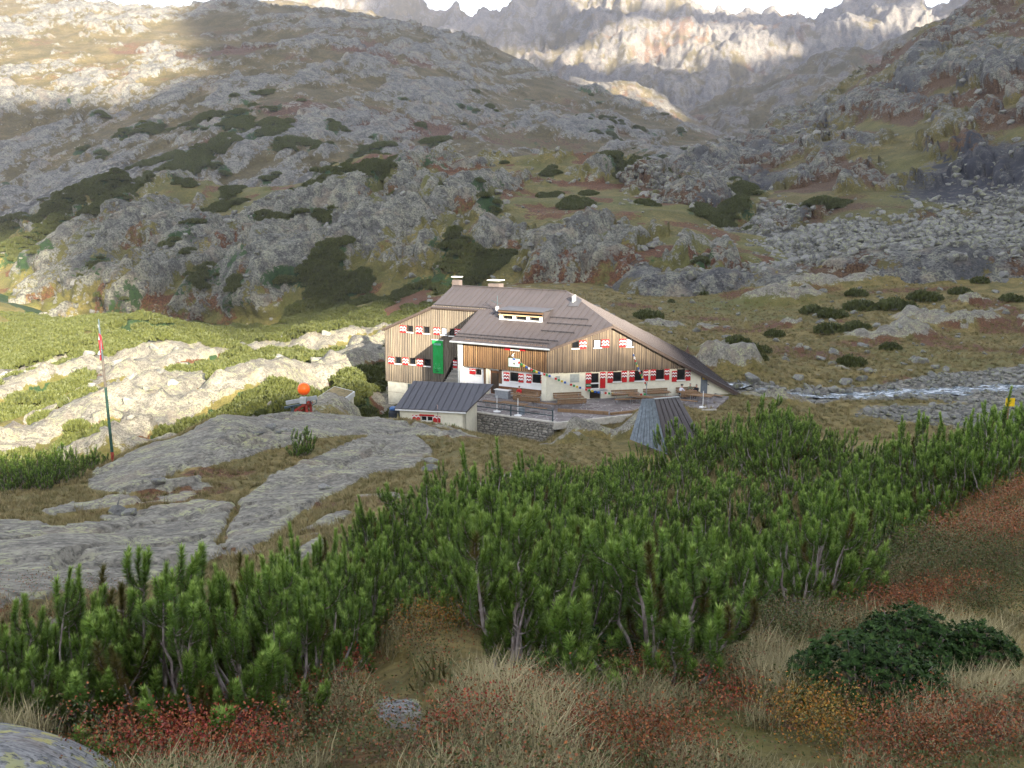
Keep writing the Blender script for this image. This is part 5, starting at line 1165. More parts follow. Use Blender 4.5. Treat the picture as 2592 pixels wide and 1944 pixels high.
def flag_string(pa_, pb_, sag, n, label):
    pa_, pb_ = np.array(pa_), np.array(pb_); t = thing('prayer_flag_string', label, 'flag string', tuple(pa_), 0, 'strings of prayer flags')
    f = lambda s: pa_ * (1 - s) + pb_ * s - ZV * sag * 4 * s * (1 - s)
    TB(MB().tube([f(s) for s in np.linspace(0, 1, 14)], .012, 4), 'cord', M_wpaint, t); dr = (pb_ - pa_); dr[2] = 0; dr /= np.linalg.norm(dr)
    for i in range(n):
        c = f((i + .5) / n); w = .11; TB(MB().prism([c - dr * w, c + dr * w, c + dr * w - ZV * .22, c - dr * w - ZV * .22], np.array([dr[1], -dr[0], 0]) * .008), 'flag', M_flags[i % 5], t)
s1 = FE.p(np.dot(onplane(1300, 888, C0, EN) - C0, ED), 4.15, .15); s2 = FG.p(0.1, 2.75, .25); s3 = FG.p(5.0, .95, .7); s4 = FG.p(8.2, .78, .6); s5 = U(fpost) + Vector((0, 0, 1.7)); s6 = FG.p(8.9, 4.6, .15)
flag_string(s1, s2, .25, 14, 'prayer flags running from the name board to the corner pier'); flag_string(s2, s3, .15, 16, 'prayer flags drooping across the cream gable wall from the corner'); flag_string(s3, np.array(s5) - ZV * .9, .1, 14, 'prayer flags strung low over the cellar door to the metal post'); flag_string(np.array(s6), np.array(s5), .25, 14, 'prayer flags running down from the gable boards to the metal post')

# ---- people on the terrace
M_skin = paint('skin', (.52, .30, .21), .55, .06); 
def person(loc, ang, shirt, trousers, hair, label, lean=.12, arms='table', hat=False):
    t = thing('person', label, 'person', tuple(loc), ang)
    # y- is where the person faces; seated, hips at .50
    J = dict(pel=(0, .05, .52), sp=(0, .06 - lean * .3, .74), ch=(0, .04 - lean, .98), nk=(0, .02 - lean * 1.15, 1.12), hd=(0, -.01 - lean * 1.2, 1.20), ht=(0, -.02 - lean * 1.2, 1.36))
    for s, n in ((-1, 'l'), (1, 'r')):
        J['hip' + n] = (s * .10, .02, .50); J['kn' + n] = (s * .13, -.42, .50); J['an' + n] = (s * .12, -.40, .08); J['to' + n] = (s * .13, -.58, .05)
        J['sh' + n] = (s * .19, .03 - lean, 1.02); 
        if arms == 'table': J['el' + n] = (s * .25, -.14 - lean, .80); J['wr' + n] = (s * .12, -.36 - lean, .83); J['ha' + n] = (s * .07, -.45 - lean, .84)
        else: J['el' + n] = (s * .24, .02 - lean, .76); J['wr' + n] = (s * .16, -.22, .62); J['ha' + n] = (s * .13, -.31, .60)
    names = list(J); idx = {n: i for i, n in enumerate(names)}
    E = [('pel', 'sp'), ('sp', 'ch'), ('ch', 'nk'), ('nk', 'hd'), ('hd', 'ht')]
    for n in 'lr': E += [('pel', 'hip' + n), ('hip' + n, 'kn' + n), ('kn' + n, 'an' + n), ('an' + n, 'to' + n), ('ch', 'sh' + n), ('sh' + n, 'el' + n), ('el' + n, 'wr' + n), ('wr' + n, 'ha' + n)]
    rad = dict(pel=.15, sp=.145, ch=.155, nk=.065, hd=.085, ht=.085); rl = dict(hip=.10, kn=.068, an=.045, to=.04, sh=.075, el=.05, wr=.036, ha=.038)
    me = bpy.data.meshes.new('body'); me.from_pydata([J[n] for n in names], [(idx[a], idx[b]) for a, b in E], []); o = bpy.data.objects.new('body', me); COL.objects.link(o)
    sk = o.modifiers.new('skin', 'SKIN'); 
    for n in names: r = rad[n] if n in rad else rl[n[:-1]]; d = me.skin_vertices[0].data[idx[n]]; d.radius = (r, r * (.8 if n in ('ch', 'sp', 'pel') else 1)); d.use_root = n == 'pel'
    o.modifiers.new('sub', 'SUBSURF').levels = 2
    dg = bpy.context.evaluated_depsgraph_get(); ev = bpy.data.meshes.new_from_object(o.evaluated_get(dg)); bpy.data.objects.remove(o)
    ev.name = 'body'; ev.materials.clear()
    for m in (M_skin, shirt, trousers): ev.materials.append(m)
    co = np.array([v.co[:] for v in ev.vertices])
    for p in ev.polygons:
        c = co[list(p.vertices)].mean(0); p.use_smooth = True
        p.material_index = 0 if c[2] > 1.10 or (c[1] < -.30 - lean * .5 and c[2] > .72) or (arms != 'table' and c[1] < -.2 and .56 < c[2] < .7 and abs(c[0]) < .1) else (2 if c[2] < .56 or (c[1] < -.12 and c[2] < .64) else 1)
    link('body', ev, t)
    bm = bmesh.new(); bmesh.ops.create_icosphere(bm, subdivisions=2, radius=.105); hy = -.01 - lean * 1.2
    for v in bm.verts: v.co.z *= 1.1; v.co.y += .022 if v.co.y > -.03 else 0
    bmesh.ops.delete(bm, geom=[v for v in bm.verts if v.co.y < -.035 and v.co.z < .055 or v.co.z < -.05], context='VERTS')
    hm = bpy.data.meshes.new('hair'); bm.to_mesh(hm); bm.free(); hm.materials.append(hair); link('hair', hm, t, (0, hy, 1.315))
    mb = MB(); mb.box((0, hy - .10, 1.29), (.028, .035, .045)); mb.box((0, hy - .088, 1.245), (.05, .014, .012)); nose = mb.build('face', M_skin, t)
    mb = MB(); mb.box((-.035, hy - .088, 1.315), (.022, .012, .012)); mb.box((.035, hy - .088, 1.315), (.022, .012, .012)); mb.build('eyes', M_black, t)
    if hat: MB().tube([(0, hy + .01, 1.385), (0, hy + .01, 1.40), (0, hy + .01, 1.45)], [.16, .15, .09], 12).build('hat', M_black, t)
    return t
M_hair = paint('brown_hair', (.05, .03, .02), .6); M_hairg = paint('grey_hair', (.25, .22, .2), .6); M_jeans = paint('dark_trousers', (.03, .035, .05), .8)
def seat_at(u, v): q = onz(u, v, TERR); return (q[0], q[1], TERR - .02)
person(seat_at(1722, 1008), GA + math.pi / 2 + .3, paint('white_shirt', (.70, .70, .80), .8), M_jeans, M_hair, 'person in a white shirt and dark cap at the table by the grey door', .14, hat=True)
person(seat_at(1745, 1003.8), GA, paint('olive_vest', (.17, .18, .12), .8), M_jeans, M_hairg, 'person in an olive vest seated behind the table by the grey door', .10)
person(seat_at(1763, 1007), GA - .9, paint('black_jacket', (.018, .02, .026), .8), M_jeans, M_hair, 'person in a black jacket seated nearest the grey door', .06)
person(seat_at(1316, 1011), EA, paint('red_jumper', (.55, .02, .025), .8), M_jeans, M_hair, 'person in a red jumper seated under the entrance windows', .12)
# ================================================================== mountain pines of the foreground
k = NT('pine_needles'); ag = k.attr('age', 'Fac'); rd = k.rand()
col = k.ramp(ag, [(0.0, (0.15, 0.095, 0.03)), (0.2, (0.062, 0.098, 0.018)), (0.6, (0.115, 0.205, 0.034)), (0.86, (0.25, 0.38, 0.068)), (1.0, (0.42, 0.53, 0.15))])
col = k.mix(k.rng(rd, 0, 1, 0, .45, False), col, k.mix(.5, col, (0.095, 0.115, 0.018)))
M_needle = k.out(col, 0.5)
tr = k.node('ShaderNodeBsdfTranslucent'); k.put(tr.inputs[0], col); mxs = k.node('ShaderNodeMixShader'); mxs.inputs[0].default_value = .28; k.t.links.new(k.b.outputs[0], mxs.inputs[1]); k.t.links.new(tr.outputs[0], mxs.inputs[2]); k.t.links.new(mxs.outputs[0], k.n['Material Output'].inputs[0])
k = NT('pine_bark'); n = k.noise(k.mapping(k.coord(), scale=(1, 1, .4)), 30, 4)
M_bark = k.out(k.mix(k.rng(n, .35, .7), (0.19, 0.15, 0.135), (0.40, 0.345, 0.325)), .9)
def tri_attr(me, name, val):
    at_ = me.attributes.new(name, 'FLOAT', 'POINT'); at_.data.foreach_set('value', np.asarray(val, np.float32))
def bez(p0, p1, p2, n):
    t = np.linspace(0, 1, n)[:, None]; return (1 - t) ** 2 * p0 + 2 * t * (1 - t) * p1 + t * t * p2
def pine_meshes(seed, H, R, n_stems, bare=0.45, dens=620, nlen=0.052, nw=0.0036, n_side=(5, 9), sides=5, name='mountain_pine'):
    rg = np.random.default_rng(seed); tb = MB(); NB, ND, NR, NA = [], [], [], []
    def foliage(path, t0, upto=1.0):
        seg = np.linalg.norm(np.diff(path, axis=0), axis=1); L = np.concatenate([[0], np.cumsum(seg)]); tot = L[-1]
        n = int(dens * tot * (1 - t0)); 
        if n < 5: return
        s = t0 + (1 - t0) * rg.random(n) ** 0.85; d = s * tot
        pos = np.stack([np.interp(d, L, path[:, i]) for i in range(3)], 1)
        ii = np.clip(np.searchsorted(L, d) - 1, 0, len(seg) - 1); ax = (path[ii + 1] - path[ii]) / (seg[ii][:, None] + 1e-9)
        r = rg.normal(size=(n, 3)); r -= ax * (r * ax).sum(1, keepdims=True); r /= np.linalg.norm(r, axis=1, keepdims=True) + 1e-9
        ph = np.radians(rg.uniform(38, 72, n)) * np.where(s > .93, .6, 1)
        dr = ax * np.cos(ph)[:, None] + r * np.sin(ph)[:, None]; dr[:, 2] += .12
        NB.append(pos); ND.append(dr * (nlen * rg.uniform(.75, 1.15, n))[:, None]); NR.append(np.cross(dr, r + .3 * rg.normal(size=(n, 3))))
        loc = (s - t0) / (1 - t0); dead = rg.random() < .045; NA.append(np.clip(.30 + .62 * loc ** 1.6 + rg.normal(0, .09, n) - .35 * (rg.random(n) < .04), 0, 1) * (.12 if dead else 1))
    for i in range(n_stems):
        az = 2 * math.pi * (i + rg.uniform(-.4, .4)) / n_stems * 1.0 + rg.uniform(0, .3); rr = R * math.sqrt(rg.uniform(.02, 1.0))
        if i < 2: rr *= .25
        zt = H * (1 - .50 * (rr / R) ** 2) * rg.uniform(.70, 1.05); o = np.array([math.cos(az), math.sin(az), 0])
        p0 = o * rg.uniform(0, .12) + np.array([0, 0, -.08]); p2 = o * rr + np.array([rg.normal(0, .05), rg.normal(0, .05), zt]); p1 = o * rr * rg.uniform(.75, 1.0) + np.array([0, 0, zt * rg.uniform(.10, .30)])
        path = bez(p0, p1, p2, 10); path[2:-2] += rg.normal(0, .012, (6, 3))
        tb.tube(path[:-1], list(np.linspace(rg.uniform(.016, .026), .006, 9)), sides, False)
        Lm = np.linalg.norm(np.diff(path, axis=0), axis=1).sum(); foliage(path, max(bare, 1 - rg.uniform(.38, .55) / Lm))
        for j in range(rg.integers(*n_side)):
            t = rg.uniform(bare * .95, .90); q = path[int(t * 9)] * (1 - (t * 9) % 1) + path[min(int(t * 9) + 1, 9)] * ((t * 9) % 1)
            a2 = az + rg.uniform(-1.7, 1.7); ln = rg.uniform(.20, .44) * (1.1 - .35 * t); o2 = np.array([math.cos(a2), math.sin(a2), 0])
            top = q + o2 * ln * rg.uniform(.28, .5) + np.array([0, 0, ln * rg.uniform(.75, 1.0)])
            sp = bez(q, q + o2 * ln * .5 + np.array([0, 0, ln * .18]), top, 6)
            tb.tube(sp[:-1], [.007, .006, .006, .005, .004], 3, False); foliage(sp, .12)
    B = np.concatenate(NB); D = np.concatenate(ND); S = np.concatenate(NR); S /= np.linalg.norm(S, axis=1, keepdims=True) + 1e-9; A = np.concatenate(NA)
    n = len(B); V = np.empty((n, 3, 3)); V[:, 0] = B - S * nw / 2; V[:, 1] = B + S * nw / 2; V[:, 2] = B + D
    V[:, 0] += D * .05; V[:, 1] += D * .05
    me = mesh_np('crown', V.reshape(-1, 3), np.arange(3 * n).reshape(-1, 3), M_needle); tri_attr(me, 'age', np.repeat(A, 3))
    tm = bpy.data.meshes.new('trunk'); tm.from_pydata(tb.v, [], tb.f); tm.polygons.foreach_set('use_smooth', np.ones(len(tm.polygons), bool)); tm.materials.append(M_bark)
    return tm, me
def plant_pine(meshes, x, y, sc, rz, label, group, z=None, name='mountain_pine'):
    zz = float(gz(x, y)[0]) if z is None else z
    t = thing(name, label, 'pine shrub', (x, y, zz - .03), rz, group); t.scale = (sc, sc, sc * (.86 + .28 * ((x * 7.3 + y * 3.1) % 1))); t.rotation_euler = (.16 * math.sin(x * 9 + y * 4), .16 * math.sin(y * 7 + x * 3), rz)
    link('trunk', meshes[0], t); link('crown', meshes[1], t); return t
V_near = [pine_meshes(200 + i, 1.35, .74, 16, .16, 1350, .052, .0062, n_side=(5, 8)) for i in range(4)]
V_bare = [pine_meshes(230 + i, 1.45, .80, 16, .58, 1350, .052, .0062, n_side=(4, 7)) for i in range(2)]
V_mid = [pine_meshes(260 + i, 1.6, .90, 17, .22, 520, .060, .0130, n_side=(5, 8), sides=4) for i in range(3)]
def scatter(poly, step, seed, jit=.38):
    rg = np.random.default_rng(seed); xs = [p[0] for p in poly]; ys = [p[1] for p in poly]; out = []; row = 0; y = min(ys)
    while y < max(ys):
        st = step(y) if callable(step) else step; x = min(xs) + (row % 2) * st / 2
        while x < max(xs):
            q = (x + rg.uniform(-jit, jit) * st, y + rg.uniform(-jit, jit) * st)
            if inpoly(np.float64(q[0]), np.float64(q[1]), poly): out.append(q)
            x += st
        y += st * .87; row += 1
    return out
THICKET = [(-.1, 6.7), (.0, 5.3), (.5, 5.0), (1.2, 5.5), (2.0, 6.7), (2.9, 7.7), (4.0, 8.9), (5.0, 11.3), (7.6, 13.8), (14.5, 21.5), (17.5, 27), (16.5, 30), (9.5, 31), (4.5, 31), (1.2, 28), (-1.6, 24.5), (-2.3, 19), (-2.8, 13.5), (-2.9, 10.2), (-1.9, 8.4), (-1.1, 8.2), (-.55, 8.8)]
rg = random.Random(5)
pts_ = scatter(THICKET, lambda y: .84 + .034 * max(0, y - 6), 3)
for x, y in pts_:
    far_ = y > 14.5; v = rg.choice(V_mid if far_ else V_near)
    if y < 9: l, g = 'green mountain pine shrub on the near front edge of the big thicket', 'front pines of the big thicket'
    elif far_: l, g = 'mountain pine shrub in the rear of the big thicket below the terrace', 'rear pines of the big thicket'
    else: l, g = 'mountain pine shrub in the middle of the big thicket', 'middle pines of the big thicket'
    if rg.random() < .04 and y > 7.5: continue
    hs = ((.74 if x < 5.5 else 1.10) if y > 15 else 1.02) * rg.uniform(.78, 1.12) * (1.0 if y > 8 else .92) * (.72 + .56 * float(vnoise(np.array([[x / 2.1, y / 2.6, 3.0]]), 8)[0]))
    if x < -.6 and y < 9: hs *= .9
    if x > 12: hs *= .72
    plant_pine(v, x, y, hs, rg.uniform(0, 6.28), l, g)
LEFTB = [(-3.9, 4.0), (-2.9, 3.85), (-2.2, 3.75), (-1.55, 3.75), (-1.2, 4.2), (-.98, 4.9), (-.95, 5.9), (-1.2, 7.0), (-1.7, 8.0), (-3.0, 8.2), (-4.6, 8.2), (-5.2, 6.5)]
for x, y in scatter(LEFTB, .54, 8):
    front_ = y < 5.0 and x > -2.4
    if front_: l, g = 'pine shrub with bare grey branches on the front of the left clump', 'bare-branched pines of the left clump'
    else: l, g = 'mountain pine shrub in the left clump beside the lichened slab', 'pines of the left clump'
    plant_pine(rg.choice(V_bare if front_ else V_near), x, y, rg.uniform(.62, .86) * (1.0 - .22 * min(2.0, max(0, -x - 1.9))), rg.uniform(0, 6.28), l, g)
ORD = ['first', 'second', 'third', 'fourth', 'fifth', 'sixth', 'seventh', 'eighth', 'ninth', 'tenth', 'eleventh', 'twelfth', 'thirteenth', 'fourteenth', 'fifteenth', 'sixteenth', 'seventeenth', 'eighteenth', 'nineteenth', 'twentieth']
for g_, ph_ in (('front pines of the big thicket', '%s pine from the left along the near front edge of the big thicket'), ('bare-branched pines of the left clump', '%s bare-branched pine from the left on the front of the left clump')):
    ms = sorted([o for o in bpy.data.objects if o.get('group') == g_], key=lambda o: o.location.x / o.location.y)
    for o_, w_ in zip(ms, ORD): o_['label'] = ph_ % w_
# dark pines on the shoulder of the dome below the flagpole, and single ones by the slab and the shed
for i, (u, v, y, s) in enumerate([(30,1225,38,1.0),(70,1210,39,.9),(110,1200,40,1.0),(150,1190,41,1.0),(190,1185,42,.9),(225,1165,43,.8),(20,1262,34,1.0),(60,1255,35,.9),(110,1248,35,.8),(150,1235,37,.8),(-20,1240,36,1.0),(185,1228,38,.7),(90,1230,37,.9),(130,1215,39,.9),(15,1200,41,1.0),(60,1185,42,1.0),(245,1150,45,.7)]):
    q = P(u, v, y); plant_pine(V_mid[i % 3], q[0], q[1], s, i * 1.3, 'low dark pine on the shadowed shoulder beside the flagpole rock', 'pines beside the flagpole rock')
q = at(770, 1150, 30, 60); plant_pine(V_mid[0], q[0], q[1], .95, .4, 'lone dark pine bush growing between the two granite slabs', None)
q = at(745, 1155, 30, 60); plant_pine(V_mid[1], q[0], q[1] + .5, .6, 2.4, 'small pine bush at the left foot of the lone bush between the slabs', None)
for i, u in enumerate((1098, 1114, 1130, 1144, 1158)):
    q = P(u, 1075 + i * 5, 77.3); plant_pine(V_mid[i % 3], q[0], q[1], .75 - .04 * i, i, 'low pine growing against the front of the grey-roofed shed', 'low pines against the shed')

# ================================================================== grass and dwarf shrubs of the near slope
k = NT('grass_blades'); c = k.attr('tint'); M_grass = k.out(c, .7); 
k = NT('dwarf_shrub_leaves'); c = k.attr('tint'); M_leaf = k.out(c, .55)
def in_thicket(x, y): return inpoly(x, y, THICKET) | inpoly(x, y, LEFTB)
def near_mask(x, y): return gsample(near_slab, x, y) < .3
rgn = np.random.default_rng(11)
def ground_points(n, y0, y1, power=1.0):
    y = y0 * (y1 / y0) ** (rgn.random(n) ** power); x = y * rgn.uniform(-.66, .66, n); return x, y
# where the leaves turn red: oval patches found on the slope
REDS = [(at(u, v, 2.4, 16), r, h) for u, v, r, h in [(700,1800,.34,0),(820,1740,.32,0),(900,1700,.25,0),(600,1850,.30,0),(450,1900,.34,0),(540,1930,.3,0),(880,1760,.22,0),(950,1600,.4,1),(1060,1540,.5,1),(1180,1510,.5,1),(1100,1580,.3,1),
  (1180,1870,.14,0),(1280,1850,.14,0),(1000,1760,.12,0),(1340,1800,.16,2),(2400,1320,.9,2),(2550,1280,1.1,2),(2480,1380,.7,2),(2592,1350,.7,2),(2300,1420,.6,3),(2450,1440,.7,3),(2580,1460,.7,3),(2180,1450,.5,3),(2330,1490,.5,3),(1920,1600,.4,3),(1800,1600,.4,3),(2030,1580,.35,3),(1700,1700,.35,3),(1560,1720,.3,3),(2480,1540,.4,3),(2150,1480,.5,1),(2000,1540,.4,1),(2400,1520,.5,2),(1850,1800,.12,0),(2050,1830,.2,1),(2100,1880,.2,1),(2480,1860,.3,2),(2300,1900,.25,2),(1500,1900,.2,2),(1700,1900,.25,2),(1650,1740,.3,2),(2250,1560,.35,2)]]
def red_at(x, y):
    m = np.zeros(len(x)); kind = np.zeros(len(x), int)
    for (p, r, h) in REDS:
        q = np.exp(-((x - p[0]) ** 2 + (y - p[1]) ** 2) / (r * r)); kind = np.where(q > m, h, kind); m = np.maximum(m, q)
    return m, kind
# grass tufts
x, y = ground_points(8500, 2.3, 13, .9); cl_ = fbm(np.stack([x / .55, y / .7, 0 * x], 1), 3, 5); m, _ = red_at(x, y)
keep = near_mask(x, y) & (cl_ > .49) & (rgn.random(len(x)) > m * 1.1) & (~in_thicket(x, y) | (rgn.random(len(x)) < .10)) & (gsample(path_m, x, y) < .4) & (gsample(stone, x, y) < .3)
x, y, cl_ = x[keep], y[keep], cl_[keep]; z = gz(x, y)
GVb, GFb, GCb = [], [], []; nb_ = 0
for i in range(len(x)):
    nbld = int(rgn.integers(20, 40)); a = rgn.uniform(0, 6.28, nbld); L = rgn.uniform(.10, .25, nbld) * (0.55 + 2.0 * (cl_[i] - .42)) * min(1.15, .55 + .12 * y[i]); sp = rgn.uniform(.15, .75, nbld); lean = np.array([.25, -.1])
    bx = x[i] + rgn.normal(0, .045, nbld); by = y[i] + rgn.normal(0, .045, nbld); d = np.stack([np.cos(a), np.sin(a)], 1)
    w = rgn.uniform(.0014, .0026, nbld); side = np.stack([-d[:, 1], d[:, 0]], 1) + rgn.normal(0, .4, (nbld, 2))
    pts3 = []
    for t in (0.0, .5, 1.0):
        out_ = (d * sp[:, None] + lean * .35) * (L * t ** 1.7)[:, None]; pts3.append(np.stack([bx + out_[:, 0], by + out_[:, 1], z[i] - .02 + L * t * (1 - .30 * sp * t)], 1))
    V = np.empty((nbld, 5, 3)); s3 = np.concatenate([side * w[:, None], np.zeros((nbld, 1))], 1)
    V[:, 0] = pts3[0] - s3; V[:, 1] = pts3[0] + s3; V[:, 2] = pts3[1] + s3 * .8; V[:, 3] = pts3[1] - s3 * .8; V[:, 4] = pts3[2]
    b = nb_ + np.arange(nbld)[:, None] * 5; GVb.append(V.reshape(-1, 3)); GFb.append((b + 0, b)); nb_ += nbld * 5
    dry = np.clip(rgn.normal(.55 + 2.0 * (cl_[i] - .5), .25, nbld), 0, 1)[:, None]
    GCb.append(np.repeat(np.array([.10, .095, .034]) * (1 - dry) + np.array([.44, .375, .205]) * dry, 5, 0) * rgn.uniform(.7, 1.15))
V = np.concatenate(GVb); nbl = len(V) // 5; b = np.arange(nbl)[:, None] * 5
me = mesh_np('grass', V, [b + np.array([[0, 1, 2, 3]]), b + np.array([[3, 2, 4]])], M_grass); C_ = np.concatenate(GCb); vattr(me, 'tint', np.concatenate([C_, np.ones((len(C_), 1))], 1))
tag(link('grass', me), 'pale dry autumn grass on the near slope', 'grass', kind='stuff')
# bilberry and heather: twigs with small leaves
PAL = [np.array([(.33, .05, .03), (.28, .075, .03), (.20, .04, .028), (.34, .12, .04)]), np.array([(.40, .17, .03), (.30, .19, .035), (.16, .11, .03), (.10, .10, .025)]), np.array([(.26, .085, .035), (.20, .06, .03), (.32, .12, .04), (.09, .07, .03)]), np.array([(.085, .105, .03), (.13, .115, .04), (.055, .085, .025), (.15, .095, .045)])]
x, y = ground_points(9500, 2.3, 15, .85)
ex = [(p[0] + rgn.normal(0, r * .62, int(190 * r * r) + 20), p[1] + rgn.normal(0, r * .62, int(190 * r * r) + 20)) for p, r, h in REDS if h]
x = np.concatenate([x] + [e[0] for e in ex]); y = np.concatenate([y] + [e[1] for e in ex]); m, kd = red_at(x, y); cl2 = fbm(np.stack([x / .6, y / .6, 0 * x + 9], 1), 3, 25)
keep = near_mask(x, y) & ((rgn.random(len(x)) < m * 1.3) | ((cl2 > .53) & (rgn.random(len(x)) < .6))) & (gsample(path_m, x, y) < .5) & (gsample(stone, x, y) < .3)
x, y, m, kd = x[keep], y[keep], m[keep], kd[keep]; z = gz(x, y); VV, CC = [], []
for i in range(len(x)):
    n = int(rgn.integers(40, 70)); hgt = rgn.uniform(.10, .26) * (1.0 + .7 * (y[i] > 8)); rad = rgn.uniform(.05, .11) * (1 + .4 * (y[i] > 8))
    pal = PAL[kd[i]] if m[i] > .35 else (PAL[3] if rgn.random() < .7 else PAL[2])
    p = np.stack([x[i] + rgn.normal(0, rad, n), y[i] + rgn.normal(0, rad, n), z[i] + hgt * rgn.random(n) ** .7], 1)
    a = rgn.normal(size=(n, 3)); a[:, 2] = np.abs(a[:, 2]) * .6 + .2; a /= np.linalg.norm(a, axis=1, keepdims=True); s_ = np.cross(a, rgn.normal(size=(n, 3))); s_ /= np.linalg.norm(s_, axis=1, keepdims=True)
    ln = rgn.uniform(.009, .019, n)[:, None] * (1 + .05 * max(0, y[i] - 4)); V = np.empty((n, 4, 3)); V[:, 0] = p; V[:, 1] = p + a * ln * .5 + s_ * ln * .32; V[:, 2] = p + a * ln; V[:, 3] = p + a * ln * .5 - s_ * ln * .32
    VV.append(V.reshape(-1, 3)); CC.append(np.repeat(pal[rgn.integers(0, 4, n)] * rgn.uniform(.65, 1.2, (n, 1)), 4, 0))
V = np.concatenate(VV); C_ = np.concatenate(CC); me = mesh_np('undergrowth', V, np.arange(len(V)).reshape(-1, 4), M_leaf); vattr(me, 'tint', np.concatenate([C_, np.ones((len(C_), 1))], 1))
tag(link('undergrowth', me), 'red and rusty bilberry and heather low on the near slope', 'undergrowth', kind='stuff')
# alpine rose bushes
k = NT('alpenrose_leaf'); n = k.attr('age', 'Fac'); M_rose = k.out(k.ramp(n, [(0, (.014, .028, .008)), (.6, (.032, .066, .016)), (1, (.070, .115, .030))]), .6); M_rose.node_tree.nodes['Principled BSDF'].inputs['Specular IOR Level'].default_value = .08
def rose_mesh(seed, R, H, nros):
    rg = np.random.default_rng(seed); VV, AA = [], []; tb = MB()
    for i in range(nros):
        a = rg.uniform(0, 6.28); q = math.sqrt(rg.random()); x, y = q * R * math.cos(a), q * R * math.sin(a) * .85
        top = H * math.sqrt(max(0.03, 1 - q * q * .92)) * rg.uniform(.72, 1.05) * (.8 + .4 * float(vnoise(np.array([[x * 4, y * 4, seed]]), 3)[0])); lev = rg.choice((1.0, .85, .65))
        c = np.array([x, y, top * lev]); ax = np.array([x * .6, y * .6, .6 * H + .3]); ax /= np.linalg.norm(ax)
        nl = 9; f = rg.uniform(0, 6.28) + np.arange(nl) * 2.4; e1 = np.cross(ax, [.3, .8, .1]); e1 /= np.linalg.norm(e1); e2 = np.cross(ax, e1)
        out = np.cos(f)[:, None] * e1 + np.sin(f)[:, None] * e2; el = np.radians(rg.uniform(10, 60, nl))[:, None]; d = out * np.cos(el) + ax * np.sin(el); s = np.cross(d, ax); s /= np.linalg.norm(s, axis=1, keepdims=True) + 1e-9
        L = rg.uniform(.030, .045, nl)[:, None]; V = np.empty((nl, 4, 3)); V[:, 0] = c; V[:, 1] = c + d * L * .55 + s * L * .22; V[:, 2] = c + d * L - ax * L * .1; V[:, 3] = c + d * L * .55 - s * L * .22
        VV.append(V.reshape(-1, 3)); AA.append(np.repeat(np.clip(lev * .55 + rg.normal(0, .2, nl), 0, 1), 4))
        if i % 12 == 0: tb.tube([(x * .15, y * .15, -.05), (x * .7, y * .7, top * .5), tuple(c)], [.008, .005, .003], 3, False)
    V = np.concatenate(VV); me = mesh_np('crown', V, np.arange(len(V)).reshape(-1, 4), M_rose); tri_attr(me, 'age', np.concatenate(AA))
    tm = bpy.data.meshes.new('trunk'); tm.from_pydata(tb.v, [], tb.f); tm.materials.append(M_bark); return tm, me
RS = [rose_mesh(31, .50, .46, 900), rose_mesh(32, .34, .30, 400)]
for (u, v, s, vi, l) in [(2190,1790,1.0,0,'large dark green alpine rose bush amid pale grass'),(2310,1680,.95,0,'dark alpine rose bush directly behind the large alpine rose bush'),(2460,1680,.95,1,'flat dark alpine rose bush at the grassy end of the row'),
                         (1480,1690,1.0,1,'low dark alpine rose bush under the front pines'),(1640,1680,.9,1,'alpine rose bush with yellowing neighbours under the front pines'),(1380,1740,.7,1,'little alpine rose tuft in dry grass before the pines')]:
    q = at(u, v, 3, 9); t = thing('alpine_rose_bush', l, 'shrub', (q[0], q[1], float(gz(q[0], q[1])[0]) - .03), u * .01); t.scale = (s, s, s)
    link('trunk', RS[vi][0], t); link('crown', RS[vi][1], t)
# bare grey twigs where shrubs died back
rg = np.random.default_rng(77)
for (u, v, l) in [(1840,1640,'tangle of bare grey twigs in front of the thicket'),(1760,1610,'small tangle of dead twigs against the front pines')]:
    q = at(u, v, 4, 9); mb = MB()
    for i in range(34):
        a = rg.uniform(0, 6.28); p0 = np.array([rg.normal(0, .10), rg.normal(0, .08), -.02]); p2 = p0 + np.array([math.cos(a) * rg.uniform(.08, .3), math.sin(a) * rg.uniform(.05, .2), rg.uniform(.10, .34)])
        pth = bez(p0, (p0 + p2) / 2 + rg.normal(0, .05, 3), p2, 5); mb.tube(pth, [.004, .0035, .003, .0025, .0015], 3, False)
    o = mb.build('dead_twigs', M_bark, None, (q[0], q[1], float(gz(q[0], q[1])[0]))); tag(o, l, 'twigs')
